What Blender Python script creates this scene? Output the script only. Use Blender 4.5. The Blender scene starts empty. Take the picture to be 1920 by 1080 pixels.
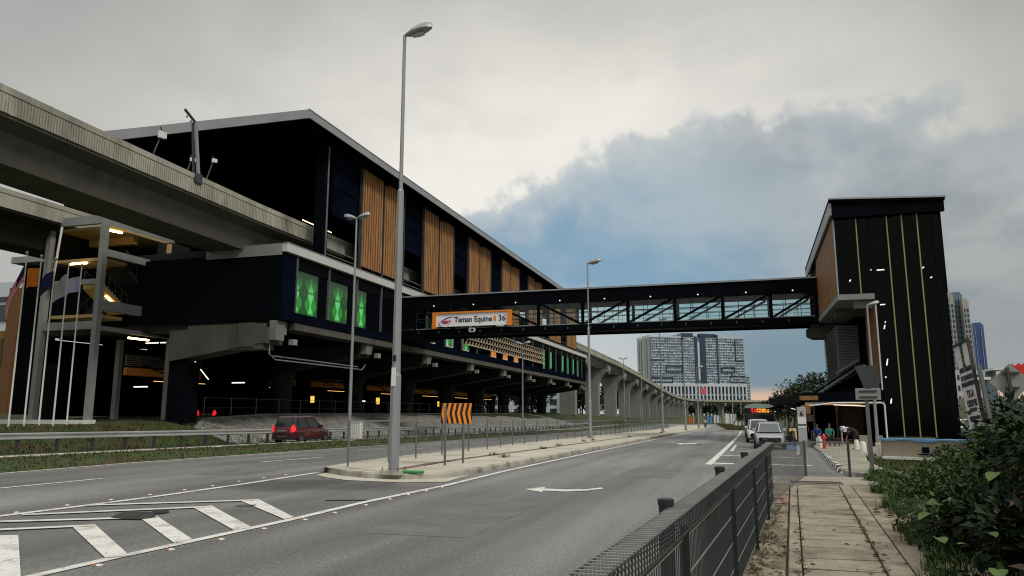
import bpy, bmesh, math, random
from mathutils import Vector, Matrix
R = math.radians
random.seed(7)
scene = bpy.context.scene
col = scene.collection

# ------------------------------------------------------------------ camera
PSI = R(16.8); TH = math.atan(235/1400); FPX = 1400.0; EYE = 1.55
cam_data = bpy.data.cameras.new("camera")
cam = bpy.data.objects.new("camera", cam_data); col.objects.link(cam)
cam.location = (0, 0, EYE)
cam.rotation_euler = (math.pi/2 + TH, 0, PSI)
cam_data.sensor_width = 36.0
cam_data.lens = 36.0*FPX/1920.0
cam_data.clip_start = 0.05; cam_data.clip_end = 6000
scene.camera = cam

# ------------------------------------------------------------------ sky and sun
SUN_EL, SUN_AZ = 42.0, 118.0            # azimuth clockwise from +Y
world = bpy.data.worlds.new("World"); scene.world = world
world.use_nodes = True
wn = world.node_tree.nodes; wl = world.node_tree.links
wn.clear()

def wmath(op, a, b=None, c=None, clamp=False):
    n = wn.new("ShaderNodeMath"); n.operation = op; n.use_clamp = clamp
    for i, v in enumerate((a, b, c)):
        if v is None: continue
        if isinstance(v, (int, float)): n.inputs[i].default_value = v
        else: wl.new(v, n.inputs[i])
    return n.outputs[0]
def wsmooth(v, lo, hi, t0=0.0, t1=1.0):
    n = wn.new("ShaderNodeMapRange"); n.interpolation_type = 'SMOOTHSTEP'
    wl.new(v, n.inputs[0])
    for i, x in enumerate((lo, hi, t0, t1)): n.inputs[i+1].default_value = x
    return n.outputs[0]
def wmix(f, a, b):
    n = wn.new("ShaderNodeMix"); n.data_type = 'RGBA'
    if isinstance(f, (int, float)): n.inputs[0].default_value = f
    else: wl.new(f, n.inputs[0])
    for i, v in ((6, a), (7, b)):
        if isinstance(v, tuple): n.inputs[i].default_value = (*v, 1)
        else: wl.new(v, n.inputs[i])
    return n.outputs[2]
def wnoise(scale, detail, rough, stretch=(1, 1, 1), dist=0.0):
    mp = wn.new("ShaderNodeMapping"); mp.inputs['Scale'].default_value = stretch
    wl.new(tc.outputs['Generated'], mp.inputs[0])
    n = wn.new("ShaderNodeTexNoise"); n.inputs['Scale'].default_value = scale
    n.inputs['Detail'].default_value = detail; n.inputs['Roughness'].default_value = rough
    n.inputs['Distortion'].default_value = dist
    wl.new(mp.outputs[0], n.inputs['Vector'])
    return n.outputs[0]
tc = wn.new("ShaderNodeTexCoord")
sep = wn.new("ShaderNodeSeparateXYZ"); wl.new(tc.outputs['Generated'], sep.inputs[0])
az = wmath('MULTIPLY', wmath('ARCTAN2', sep.outputs[0], sep.outputs[1]), 57.2958)
el = wmath('MULTIPLY', wmath('ARCSINE', sep.outputs[2]), 57.2958)
n_big = wnoise(3.2, 7, 0.55, (1, 1, 1.6))
n_edge = wnoise(6.5, 6, 0.55, (1, 1, 1.2), 0.0)
n_fine = wnoise(5.0, 6, 0.6, (1, 1, 2.4))
# high bright overcast: brightest behind the roof, dimmer towards the sides
d2 = wmath('ADD', wmath('POWER', wmath('MULTIPLY', wmath('ADD', az, 15.0), 0.72), 2.0),
           wmath('POWER', wmath('MULTIPLY', wmath('SUBTRACT', el, 16.0), 1.45), 2.0))
dist = wmath('SQRT', d2)
dist = wmath('ADD', dist, wmath('MULTIPLY', wmath('SUBTRACT', n_big, 0.5), 14.0))
high = wmix(wsmooth(dist, 3, 36), (0.95, 0.915, 0.83), (0.375, 0.38, 0.365))
high = wmix(wsmooth(n_fine, 0.42, 0.68, 0, 0.25), high, (0.48, 0.48, 0.465))
# the lower bank of blue grey cloud with a billowing upper edge
t = wmath('SUBTRACT', az, 3.0)
edge = wmath('SUBTRACT', 21.3, wmath('MULTIPLY', wmath('MULTIPLY', t, t), 0.0105))
edge = wmath('ADD', edge, wmath('MULTIPLY', wmath('SUBTRACT', n_edge, 0.5), 9.0))
bl_ = wmath('SUBTRACT', wnoise(15.0, 4, 0.5), 0.5)
billow = wmath('SQRT', wmath('ADD', wmath('MULTIPLY', bl_, bl_), 0.0012))
edge = wmath('ADD', edge, wmath('MULTIPLY', wmath('SUBTRACT', 0.10, billow), 11.0))
below = wmath('SUBTRACT', edge, el)
bank_m = wmath('ADD', wmath('MULTIPLY', wsmooth(below, -0.7, 1.0), 0.62), wmath('MULTIPLY', wsmooth(below, -1.2, 5.0), 0.38))
blue = wmix(wsmooth(n_big, 0.38, 0.62), (0.225, 0.375, 0.51), (0.42, 0.51, 0.56))
dk = wmath('MULTIPLY', wmath('MULTIPLY', wsmooth(below, -0.5, 1.2), wsmooth(below, 6.5, 2.5)), wsmooth(n_big, 0.40, 0.58))
blue = wmix(wsmooth(az, -6, 16), blue, wmix(wsmooth(n_fine, 0.35, 0.65), (0.27, 0.315, 0.345), (0.43, 0.445, 0.44)))
blue = wmix(wsmooth(below, 0.0, 6.0, 0.7, 0.0), blue, (0.45, 0.51, 0.54))
blue = wmix(wmath('MULTIPLY', dk, wsmooth(az, -6, 6, 0.0, 0.75)), blue, (0.29, 0.335, 0.375))
puff = wmath('MULTIPLY', wsmooth(n_edge, 0.54, 0.70), wsmooth(el, 3, 12, 0.15, 0.55))
blue = wmix(puff, blue, (0.56, 0.58, 0.59))
# towards the horizon: pale on the left, slate on the right, a peach gap low down
low = wmix(wsmooth(az, -9, 2), (0.55, 0.585, 0.60), (0.20, 0.29, 0.35))
low = wmix(wsmooth(az, 6, 14), low, (0.33, 0.35, 0.36))
blue = wmix(wsmooth(el, 4, 10.5, 1.0, 0.0), blue, low)
peach = wmath('MULTIPLY', wsmooth(el, 1.1, 2.1, 1.0, 0.0), wsmooth(az, -6, 1))
blue = wmix(peach, blue, (0.72, 0.50, 0.36))
rim = wmath('MULTIPLY', wmath('MULTIPLY', wsmooth(below, -7, -0.8), wsmooth(az, 9, -14)), 0.75)
high = wmix(rim, high, (0.93, 0.90, 0.83))
cloud = wmix(bank_m, high, blue)
lift = wmath('MULTIPLY', wsmooth(el, 31, 62, 1.0, 2.6), wsmooth(wmath('ABSOLUTE', az), 55, 115, 1.0, 1.7))
lp = wn.new("ShaderNodeVectorMath"); lp.operation = 'SCALE'
wl.new(cloud, lp.inputs[0]); wl.new(lift, lp.inputs['Scale'])
bg_cloud = wn.new("ShaderNodeBackground"); wl.new(lp.outputs[0], bg_cloud.inputs[0])
bg_cloud.inputs[1].default_value = 1.0
sky = wn.new("ShaderNodeTexSky"); sky.sky_type = 'NISHITA'; sky.sun_disc = False
sky.sun_elevation = R(SUN_EL); sky.sun_rotation = R(SUN_AZ)
bg_sky = wn.new("ShaderNodeBackground"); wl.new(sky.outputs[0], bg_sky.inputs[0])
bg_sky.inputs[1].default_value = 0.06
mixs = wn.new("ShaderNodeMixShader"); mixs.inputs[0].default_value = 0.93
wl.new(bg_sky.outputs[0], mixs.inputs[1]); wl.new(bg_cloud.outputs[0], mixs.inputs[2])
wout = wn.new("ShaderNodeOutputWorld"); wl.new(mixs.outputs[0], wout.inputs[0])

sun_data = bpy.data.lights.new("sun", 'SUN'); sun_data.energy = 1.7; sun_data.angle = R(11)
sun_data.color = (1.0, 0.93, 0.84)
sun = bpy.data.objects.new("sun", sun_data); col.objects.link(sun)
sd = Vector((math.sin(R(SUN_AZ))*math.cos(R(SUN_EL)), math.cos(R(SUN_AZ))*math.cos(R(SUN_EL)), math.sin(R(SUN_EL))))
sun.rotation_euler = sd.to_track_quat('Z', 'Y').to_euler()
sun.location = (20, -20, 60)

vs = scene.view_settings
scene.display_settings.display_device = 'sRGB'
vs.view_transform = 'Standard'; vs.look = 'None'; vs.gamma = 1.0; vs.exposure = 0.0
scene.cycles.max_bounces = 6; scene.cycles.transparent_max_bounces = 12
scene.cycles.sample_clamp_indirect = 4.0
scene.cycles.filter_width = 1.1

# ------------------------------------------------------------------ measuring helpers
def ray(px, py):
    u = (px-960)/FPX; v = (540-py)/FPX
    f = math.cos(TH)-v*math.sin(TH); up = math.sin(TH)+v*math.cos(TH)
    return Vector((u*math.cos(PSI)-f*math.sin(PSI), u*math.sin(PSI)+f*math.cos(PSI), up))
def onx(px, py, X):
    r = ray(px, py); return Vector((0, 0, EYE)) + r*(X/r.x)
def ony(px, py, Y):
    r = ray(px, py); return Vector((0, 0, EYE)) + r*(Y/r.y)
def gz(x, y):
    """height of the road surface: it falls gently away from the camera"""
    z = -0.009*max(0.0, min(y, 120.0)-20.0)
    return z - 0.022*max(0.0, min(x, 4.0)+3.5)*min(1.0, max(0.0, (y-16.0)/14.0))
def G(px, py, dz=0.0):
    r = ray(px, py); z = dz
    for _ in range(30):
        t = (z-EYE)/r.z; p = Vector((r.x*t, r.y*t, z)); z = gz(p.x, p.y)+dz
    return Vector((p.x, p.y, z))

# ------------------------------------------------------------------ mesh helpers
class MB:
    def __init__(s): s.v = []; s.f = []; s.m = []
    def face(s, pts, mi=0):
        i = len(s.v); s.v += [tuple(p) for p in pts]; s.f.append(tuple(range(i, i+len(pts)))); s.m.append(mi)
    def hexa(s, p, mi=0):
        i = len(s.v); s.v += [tuple(q) for q in p]
        for f in ((3, 2, 1, 0), (4, 5, 6, 7), (0, 1, 5, 4), (1, 2, 6, 5), (2, 3, 7, 6), (3, 0, 4, 7)):
            s.f.append(tuple(i+k for k in f)); s.m.append(mi)
    def box(s, x0, x1, y0, y1, z0, z1, mi=0):
        s.hexa([(x0, y0, z0), (x1, y0, z0), (x1, y1, z0), (x0, y1, z0), (x0, y0, z1), (x1, y0, z1), (x1, y1, z1), (x0, y1, z1)], mi)
    def bar(s, p, q, w, h, up=(0, 0, 1), mi=0):
        p = Vector(p); q = Vector(q); d = (q-p).normalized(); up = Vector(up)
        if abs(d.dot(up)) > 0.98: up = Vector((0, 1, 0))
        a = d.cross(up).normalized()*w/2; b = a.cross(d).normalized()*h/2
        s.hexa([p-a-b, p+a-b, q+a-b, q-a-b, p-a+b, p+a+b, q+a+b, q-a+b], mi)
    def loft(s, rings, mi=0, caps=True, closed=True):
        n = len(rings[0]); i = len(s.v)
        for r in rings: s.v += [tuple(p) for p in r]
        for k in range(len(rings)-1):
            for j in range(n if closed else n-1):
                a = i+k*n+j; b = i+k*n+(j+1) % n
                s.f.append((a, b, b+n, a+n)); s.m.append(mi)
        if caps and closed:
            s.f.append(tuple(i+j for j in reversed(range(n)))); s.m.append(mi)
            s.f.append(tuple(i+(len(rings)-1)*n+j for j in range(n))); s.m.append(mi)
    def tube(s, p, q, r0, r1=None, n=8, mi=0, caps=True):
        s.path([p, q], [r0, r0 if r1 is None else r1], n, mi, caps)
    def path(s, pts, rads, n=8, mi=0, caps=True):
        pts = [Vector(p) for p in pts]
        if isinstance(rads, (int, float)): rads = [rads]*len(pts)
        rings = []; ref = None
        for k, p in enumerate(pts):
            d = (pts[min(k+1, len(pts)-1)]-pts[max(k-1, 0)]).normalized()
            if ref is None:
                ref = Vector((0, 0, 1)) if abs(d.z) < 0.9 else Vector((1, 0, 0))
            a = (ref-d*ref.dot(d)).normalized(); b = d.cross(a); ref = a
            rings.append([p+(a*math.cos(2*math.pi*j/n)+b*math.sin(2*math.pi*j/n))*rads[k] for j in range(n)])
        s.loft(rings, mi, caps)
    def lathe(s, c, prof, n=12, mi=0, axis='z'):
        rings = []
        for r, h in prof:
            ring = []
            for j in range(n):
                a = 2*math.pi*j/n; x, y = r*math.cos(a), r*math.sin(a)
                q = {'z': (x, y, h), 'y': (x, h, -y), 'x': (h, x, y)}[axis]
                ring.append((c[0]+q[0], c[1]+q[1], c[2]+q[2]))
            rings.append(ring)
        s.loft(rings, mi)
    def prism(s, poly, axis, lo, hi, mi=0):
        def pt(a, b, t):
            return {'y': (a, t, b), 'x': (t, a, b), 'z': (a, b, t)}[axis]
        s.loft([[pt(a, b, lo) for a, b in poly], [pt(a, b, hi) for a, b in poly]], mi)
    def ball(s, c, rx, ry=None, rz=None, n=10, m=7, mi=0):
        ry = rx if ry is None else ry; rz = rx if rz is None else rz
        prof = [(math.sin(math.pi*k/m), -math.cos(math.pi*k/m)) for k in range(m+1)]
        rings = [[(c[0]+rx*max(r, .01)*math.cos(2*math.pi*j/n), c[1]+ry*max(r, .01)*math.sin(2*math.pi*j/n), c[2]+rz*h) for j in range(n)] for r, h in prof]
        s.loft(rings, mi)
    def xform(s, mtx):
        s.v = [tuple(mtx @ Vector(p)) for p in s.v]; return s
    def build(s, name, mats, parent=None, smooth=False, bevel=0.0):
        me = bpy.data.meshes.new(name)
        o = Vector((0, 0, 0))
        if parent is not None:
            q = parent
            while q is not None: o += q.location; q = q.parent
        me.from_pydata([(p[0]-o.x, p[1]-o.y, p[2]-o.z) for p in s.v], [], s.f)
        if not isinstance(mats, (list, tuple)): mats = [mats]
        for m_ in mats: me.materials.append(m_)
        me.polygons.foreach_set('material_index', s.m)
        if smooth: me.polygons.foreach_set('use_smooth', [True]*len(s.f))
        me.update()
        bm = bmesh.new(); bm.from_mesh(me); bmesh.ops.recalc_face_normals(bm, faces=bm.faces[:]) if not getattr(s, 'raw', False) else None
        bm.to_mesh(me); bm.free()
        ob = bpy.data.objects.new(name, me); col.objects.link(ob)
        if smooth:
            try: me.set_sharp_from_angle(angle=R(40))
            except Exception: pass
        if bevel:
            md = ob.modifiers.new("bevel", 'BEVEL'); md.width = bevel; md.segments = 2; md.limit_method = 'ANGLE'
        if parent is not None: ob.parent = parent
        return ob

def tag(o, label=None, cat=None, group=None, kind=None):
    if label: o['label'] = label
    if cat: o['category'] = cat
    if group: o['group'] = group
    if kind: o['kind'] = kind
    return o
def thing(name, loc, label, cat, group=None):
    o = bpy.data.objects.new(name, None); col.objects.link(o); o.location = loc
    o.empty_display_size = 0.2
    return tag(o, label, cat, group)
def dup(root, loc, rotz=None, label=None, group=None):
    def cp(o, parent):
        c = o.copy(); col.objects.link(c); c.parent = parent
        for ch in list(o.children): cp(ch, c)
        return c
    r = cp(root, None); r.location = loc
    if rotz is not None: r.rotation_euler.z = rotz
    if label: r['label'] = label
    if group: r['group'] = group
    return r
def structure(o): o['kind'] = 'structure'; return o

# ------------------------------------------------------------------ materials
def M(name, c, rough=0.75, metal=0.0, var=0.2, scale=2.0, bump=0.0, bscale=40.0, streak=None, spec=0.4, c2=None, c2lo=0.45, c2hi=0.65, c2scale=0.6, fine=0.0, fscale=60.0, world_co=False, coat=0.0):
    m = bpy.data.materials.new(name); m.use_nodes = True
    nt = m.node_tree; N = nt.nodes; L = nt.links
    b = N['Principled BSDF']; b.inputs['Roughness'].default_value = rough; b.inputs['Metallic'].default_value = metal
    b.inputs['Specular IOR Level'].default_value = spec
    if coat: b.inputs['Coat Weight'].default_value = coat; b.inputs['Coat Roughness'].default_value = 0.08
    if world_co:
        g = N.new('ShaderNodeNewGeometry'); vec = g.outputs['Position']
    else:
        t = N.new('ShaderNodeTexCoord'); vec = t.outputs['Object']
    mp = N.new('ShaderNodeMapping'); L.new(vec, mp.inputs[0])
    if streak: mp.inputs['Scale'].default_value = streak
    def noise(s, d=5, r=.6, v=None):
        n = N.new('ShaderNodeTexNoise'); n.inputs['Scale'].default_value = s; n.inputs['Detail'].default_value = d
        n.inputs['Roughness'].default_value = r; L.new(v or mp.outputs[0], n.inputs['Vector']); return n.outputs[0]
    def mr(v, a, b_, lo, hi):
        n = N.new('ShaderNodeMapRange'); L.new(v, n.inputs[0])
        for i, x in enumerate((a, b_, lo, hi)): n.inputs[i+1].default_value = x
        return n.outputs[0]
    cur = None
    if c2 is not None:
        mx = N.new('ShaderNodeMix'); mx.data_type = 'RGBA'
        L.new(mr(noise(c2scale), c2lo, c2hi, 0, 1), mx.inputs[0])
        mx.inputs[6].default_value = (*c, 1); mx.inputs[7].default_value = (*c2, 1); cur = mx.outputs[2]
    for amt, s in ((var, scale), (fine, fscale)):
        if not amt: continue
        v = N.new('ShaderNodeVectorMath'); v.operation = 'SCALE'
        if cur is None: v.inputs[0].default_value = c
        else: L.new(cur, v.inputs[0])
        L.new(mr(noise(s), .3, .7, 1-amt, 1+amt), v.inputs['Scale']); cur = v.outputs[0]
    if cur is None: b.inputs['Base Color'].default_value = (*c, 1)
    else: L.new(cur, b.inputs['Base Color'])
    if bump:
        bp = N.new('ShaderNodeBump'); bp.inputs['Strength'].default_value = bump; bp.inputs['Distance'].default_value = 0.02
        L.new(noise(bscale, 4, .6, vec), bp.inputs['Height']); L.new(bp.outputs[0], b.inputs['Normal'])
    return m
def EM(name, c, s):
    m = bpy.data.materials.new(name); m.use_nodes = True
    b = m.node_tree.nodes['Principled BSDF']
    b.inputs['Base Color'].default_value = (*[x*.6 for x in c], 1)
    b.inputs['Emission Color'].default_value = (*c, 1); b.inputs['Emission Strength'].default_value = s
    # a faint unevenness along the lamp
    N = m.node_tree.nodes; L = m.node_tree.links
    n = N.new('ShaderNodeTexNoise'); n.inputs['Scale'].default_value = 1.5
    r = N.new('ShaderNodeMapRange'); L.new(n.outputs[0], r.inputs[0]); r.inputs[3].default_value = s*.85; r.inputs[4].default_value = s*1.15
    L.new(r.outputs[0], b.inputs['Emission Strength'])
    return m
def GLASS(name, tint, refl=0.12, rough=0.05):
    m = bpy.data.materials.new(name); m.use_nodes = True
    nt = m.node_tree; N = nt.nodes; L = nt.links; N.remove(N['Principled BSDF'])
    tr = N.new('ShaderNodeBsdfTransparent'); tr.inputs[0].default_value = (*tint, 1)
    gl = N.new('ShaderNodeBsdfGlossy'); gl.inputs['Roughness'].default_value = rough
    fr = N.new('ShaderNodeFresnel'); fr.inputs[0].default_value = 1.45
    ad = N.new('ShaderNodeMath'); ad.operation = 'MULTIPLY'; L.new(fr.outputs[0], ad.inputs[0]); ad.inputs[1].default_value = refl/0.12
    ad.use_clamp = True
    mx = N.new('ShaderNodeMixShader'); L.new(ad.outputs[0], mx.inputs[0]); L.new(tr.outputs[0], mx.inputs[1]); L.new(gl.outputs[0], mx.inputs[2])
    L.new(mx.outputs[0], N['Material Output'].inputs[0])
    return m

ASPHALT = M("asphalt", (0.178, 0.176, 0.168), .62, spec=.5, var=.18, scale=.35, c2=(0.115, 0.114, 0.110), c2lo=.38, c2hi=.62, c2scale=.22, fine=.42, fscale=42, bump=.5, bscale=60, streak=(1, .28, 1))
ASPHALT_FAR = M("asphalt far", (0.12, 0.118, 0.112), .85, var=.15, scale=.4, fine=.15, fscale=20)
ASPHALT_PATCH = M("asphalt dark patch", (0.072, 0.070, 0.068), .85, var=.3, scale=.9, fine=.25, fscale=40)
ASPHALT_NEW = M("asphalt loose", (0.03, 0.029, 0.027), .9, var=.3, scale=6, bump=.5)
def asphalt_stain(m):
    N = m.node_tree.nodes; L = m.node_tree.links; b = N['Principled BSDF']
    src = b.inputs['Base Color'].links[0].from_socket
    g = N.new('ShaderNodeNewGeometry'); sp = N.new('ShaderNodeSeparateXYZ'); L.new(g.outputs['Position'], sp.inputs[0])
    def mt(op, a, c=None):
        n = N.new('ShaderNodeMath'); n.operation = op
        for i, v in enumerate((a, c)):
            if v is None: continue
            if isinstance(v, (int, float)): n.inputs[i].default_value = v
            else: L.new(v, n.inputs[i])
        return n.outputs[0]
    nz = N.new('ShaderNodeTexNoise'); nz.inputs['Scale'].default_value = .9; nz.inputs['Detail'].default_value = 6; L.new(g.outputs['Position'], nz.inputs['Vector'])
    dx = mt('DIVIDE', mt('ADD', sp.outputs[0], 8.9), 2.6); dy = mt('DIVIDE', mt('SUBTRACT', sp.outputs[1], 15.0), 1.7)
    d = mt('ADD', mt('SQRT', mt('ADD', mt('MULTIPLY', dx, dx), mt('MULTIPLY', dy, dy))), mt('MULTIPLY', mt('SUBTRACT', nz.outputs[0], .5), 1.3))
    r = N.new('ShaderNodeMapRange'); r.interpolation_type = 'SMOOTHSTEP'; L.new(d, r.inputs[0])
    for i, x in enumerate((.35, 1.25, .42, 1.0)): r.inputs[i+1].default_value = x
    # lengthwise tyre wear
    mp = N.new('ShaderNodeMapping'); mp.inputs['Scale'].default_value = (1.1, .03, 1); L.new(g.outputs['Position'], mp.inputs[0])
    n2 = N.new('ShaderNodeTexNoise'); n2.inputs['Scale'].default_value = 1.0; n2.inputs['Detail'].default_value = 5; L.new(mp.outputs[0], n2.inputs['Vector'])
    r2 = N.new('ShaderNodeMapRange'); L.new(n2.outputs[0], r2.inputs[0])
    for i, x in enumerate((.35, .65, .70, 1.22)): r2.inputs[i+1].default_value = x
    v = N.new('ShaderNodeVectorMath'); v.operation = 'SCALE'; L.new(src, v.inputs[0]); L.new(mt('MULTIPLY', r.outputs[0], r2.outputs[0]), v.inputs['Scale'])
    L.new(v.outputs[0], b.inputs['Base Color'])
asphalt_stain(ASPHALT)
PAINT = M("road paint", (0.62, 0.61, 0.565), .75, var=.10, scale=1.2, c2=(0.34, 0.33, 0.30), c2lo=.52, c2hi=.72, c2scale=2.5, fine=.10, fscale=50)
def worn(m, lo=.57, hi=.66, scale=9):
    """let the asphalt show through where the paint has worn away"""
    N = m.node_tree.nodes; L = m.node_tree.links; b = N['Principled BSDF']
    g = N.new('ShaderNodeNewGeometry'); n = N.new('ShaderNodeTexNoise'); n.inputs['Scale'].default_value = scale; n.inputs['Detail'].default_value = 8; n.inputs['Roughness'].default_value = .75
    L.new(g.outputs['Position'], n.inputs['Vector'])
    r = N.new('ShaderNodeMapRange'); L.new(n.outputs[0], r.inputs[0])
    for i, x in enumerate((lo, hi, 1.0, .25)): r.inputs[i+1].default_value = x
    L.new(r.outputs[0], b.inputs['Alpha'])
worn(PAINT)
PAINT_BLUE = M("blue bay paint", (0.10, 0.24, 0.42), .8, var=.2, scale=2)
PAVE = M("pale concrete paving", (0.44, 0.41, 0.34), .9, var=.10, scale=.5, c2=(0.30, 0.27, 0.21), c2lo=.5, c2hi=.72, c2scale=.7, fine=.12, fscale=22, bump=.2)
KERB = M("kerb concrete", (0.36, 0.34, 0.29), .9, var=.2, scale=1.5, c2=(0.14, 0.12, 0.09), c2lo=.5, c2hi=.68, c2scale=1.6, fine=.15, fscale=30)
KERB_W = M("kerb white", (0.62, 0.61, 0.56), .8, var=.15, scale=3)
KERB_B = M("kerb black", (0.012, 0.012, 0.012), .7, var=.3, scale=3)
SLAB = M("drain cover concrete", (0.265, 0.236, 0.175), .92, var=.22, scale=1.4, c2=(0.115, 0.095, 0.064), c2lo=.45, c2hi=.68, c2scale=2.2, fine=.2, fscale=40, bump=.4, bscale=50)
PAVE_N = M("worn path concrete", (0.285, 0.262, 0.21), .9, var=.14, scale=.8, c2=(0.19, 0.165, 0.125), c2lo=.46, c2hi=.68, c2scale=1.2, fine=.18, fscale=30, bump=.35)
SOIL = M("bare soil", (0.10, 0.07, 0.045), .95, var=.35, scale=2, c2=(0.20, 0.165, 0.12), c2lo=.42, c2hi=.62, c2scale=1.5, fine=.3, fscale=40, bump=.7, bscale=30)
LITTER = M("leaf litter", (0.06, 0.032, 0.018), .9, var=.5, scale=8)
GRASS_G = M("grass ground", (0.035, 0.055, 0.012), .95, var=.4, scale=.8, c2=(0.06, 0.035, 0.018), c2lo=.5, c2hi=.66, c2scale=.35, fine=.4, fscale=15, bump=.6, bscale=25)
GRASS_B = M("grass blades", (0.050, 0.075, 0.014), .85, var=.5, scale=1.5, c2=(0.075, 0.045, 0.018), c2lo=.44, c2hi=.62, c2scale=.35)
STONE = M("rubble facing", (0.22, 0.22, 0.195), .95, var=.35, scale=1.0, fine=.7, fscale=3.2, bump=1.0, bscale=3.0)
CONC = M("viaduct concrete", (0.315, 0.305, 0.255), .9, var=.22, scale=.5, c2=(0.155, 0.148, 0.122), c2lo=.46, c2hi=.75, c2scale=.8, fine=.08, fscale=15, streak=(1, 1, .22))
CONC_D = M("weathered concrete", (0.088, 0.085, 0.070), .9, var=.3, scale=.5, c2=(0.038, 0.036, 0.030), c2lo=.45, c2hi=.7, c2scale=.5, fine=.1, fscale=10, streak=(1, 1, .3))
CONC_M = M("pier concrete", (0.20, 0.205, 0.195), .9, var=.22, scale=.4, c2=(0.13, 0.13, 0.12), c2lo=.48, c2hi=.7, c2scale=.35, fine=.08, fscale=10, streak=(1, 1, .25))
CONC_G = M("grey painted frame", (0.20, 0.21, 0.205), .8, var=.12, scale=.6, fine=.06, fscale=8)
DARKCONC = M("shade dark concrete", (0.010, 0.010, 0.0095), .9, var=.25, scale=.4)  # near-black base holds the shade under decks and girders
BLACK = M("black cladding", (0.0030, 0.0036, 0.0056), .6, var=.25, scale=.5, spec=.02)
NAVY = M("navy cladding", (0.0038, 0.0056, 0.0125), .6, var=.25, scale=.4, spec=.0)
SOFFIT = M("black soffit", (0.0028, 0.003, 0.0036), .9, var=.2, scale=.4, spec=.0)  # black colour stands in for shade indoors and below the deck
FASCIA = M("grey metal fascia", (0.27, 0.285, 0.30), .5, .2, var=.1, scale=.4)
BAND = M("pale platform edge", (0.46, 0.465, 0.45), .7, var=.10, scale=.4, fine=.05, fscale=6)
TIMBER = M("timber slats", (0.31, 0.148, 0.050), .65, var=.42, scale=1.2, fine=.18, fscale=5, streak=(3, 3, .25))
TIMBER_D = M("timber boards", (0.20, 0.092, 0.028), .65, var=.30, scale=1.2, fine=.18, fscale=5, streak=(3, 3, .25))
GOLD = M("gold edge trim", (0.30, 0.25, 0.125), .5, .3, var=.12, scale=.5)
FIN = M("perforated fins", (0.58, 0.50, 0.36), .6, var=.12, scale=.7)
STEEL = M("galvanised steel", (0.30, 0.315, 0.325), .5, .5, var=.14, scale=1.5, c2=(0.20, 0.21, 0.21), c2lo=.45, c2hi=.7, c2scale=1.5, streak=(1, 1, .3))
STEEL_D = M("dull steel", (0.13, 0.135, 0.135), .55, .4, var=.2, scale=2, streak=(1, 1, .3))
STEEL_DD = M("dark post steel", (0.05, 0.053, 0.055), .6, .3, var=.2, scale=2)
RAILST = M("guardrail steel", (0.42, 0.43, 0.42), .5, .5, var=.2, scale=.8, streak=(1, .3, 1))
FENCE = M("painted mesh", (0.016, 0.021, 0.021), .45, .2, var=.25, scale=6)
FENCE_W = M("mesh wire", (0.046, 0.052, 0.052), .45, .4, var=.2, scale=8)
WIRE_PALE = M("pale mesh wire", (0.27, 0.28, 0.275), .5, .4, var=.2, scale=4)
RUST = M("rust", (0.10, 0.05, 0.025), .9, var=.4, scale=10)
WHITE = M("white panel", (0.62, 0.62, 0.60), .6, var=.06, scale=1.5)
GREYP = M("grey panel", (0.22, 0.23, 0.22), .65, var=.1, scale=2)
ORANGE = M("sign orange", (0.75, 0.22, 0.015), .5, var=.08, scale=2)
ORANGE_D = M("ochre wall", (0.20, 0.085, 0.015), .8, var=.2, scale=.5, fine=.1, fscale=5)
SIGNBLACK = M("sign black", (0.008, 0.008, 0.009), .5, var=.1, scale=2)
INK = M("sign lettering", (0.012, 0.014, 0.028), .6, var=.05, scale=5)
INK_R = M("sign red", (0.42, 0.02, 0.06), .6, var=.05, scale=5)
INK_P = M("sign purple", (0.13, 0.03, 0.12), .6, var=.05, scale=5)
RED = M("red enamel", (0.42, 0.03, 0.025), .45, var=.1, scale=3)
GREEN_P = M("green pipe", (0.03, 0.22, 0.05), .5, var=.1, scale=3)
TARP = M("blue tarpaulin", (0.10, 0.25, 0.45), .6, var=.2, scale=2)
BEIGE = M("beige render", (0.27, 0.235, 0.175), .9, var=.12, scale=.8, c2=(0.17, 0.15, 0.11), c2lo=.5, c2hi=.72, c2scale=.7, fine=.08, fscale=12)
RUBBER = M("tyre rubber", (0.012, 0.012, 0.012), .85, var=.2, scale=5)
ALLOY = M("alloy rim", (0.42, 0.42, 0.43), .35, .8, var=.1, scale=4)
CARGLASS = M("dark car glass", (0.010, 0.012, 0.014), .06, var=.1, scale=1, spec=.6)
CARGLASS2 = M("reflecting windscreen", (0.055, 0.07, 0.075), .08, var=.15, scale=1, spec=.8)
BLKPLASTIC = M("black plastic", (0.012, 0.012, 0.013), .55, var=.15, scale=4)
TAIL = EM("tail lamp lit", (1.0, 0.02, 0.035), .75)
LAMPGLASS = M("lamp lens", (0.45, 0.46, 0.45), .25, var=.08, scale=4)
TUBE_W = EM("white tube lamp", (1.0, 0.93, 0.80), 1.3)
FILL_B = EM("added beam light", (1.0, 0.55, 0.16), 1.6)  # glow for the tubes added to light the ochre beams
TUBE_Y = EM("warm tube lamp", (1.0, 0.66, 0.24), 14.0)
TUBE_O = EM("platform lamp", (1.0, 0.72, 0.42), 2.0)
YELLOWLIT = EM("lit yellow wall lamp", (1.0, 0.66, 0.10), 1.0)
YELLOW_C = M("lamplit yellow soffit", (0.40, 0.28, 0.11), .8, var=.15, scale=.6)  # yellow carries the lamplight on ceiling, landings and one flight
LAMPDOT = EM("small downlight", (1.0, 0.97, 0.92), 1.2)
GLASS_B = GLASS("bridge glass", (0.94, 0.99, 0.975), .08)
GLASS_T = GLASS("tower dark glass", (0.55, 0.58, 0.60), .025, .12)
DKGLASS = M("dark glazing", (0.003, 0.004, 0.006), .4, var=.2, scale=.6, spec=.0)
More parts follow.
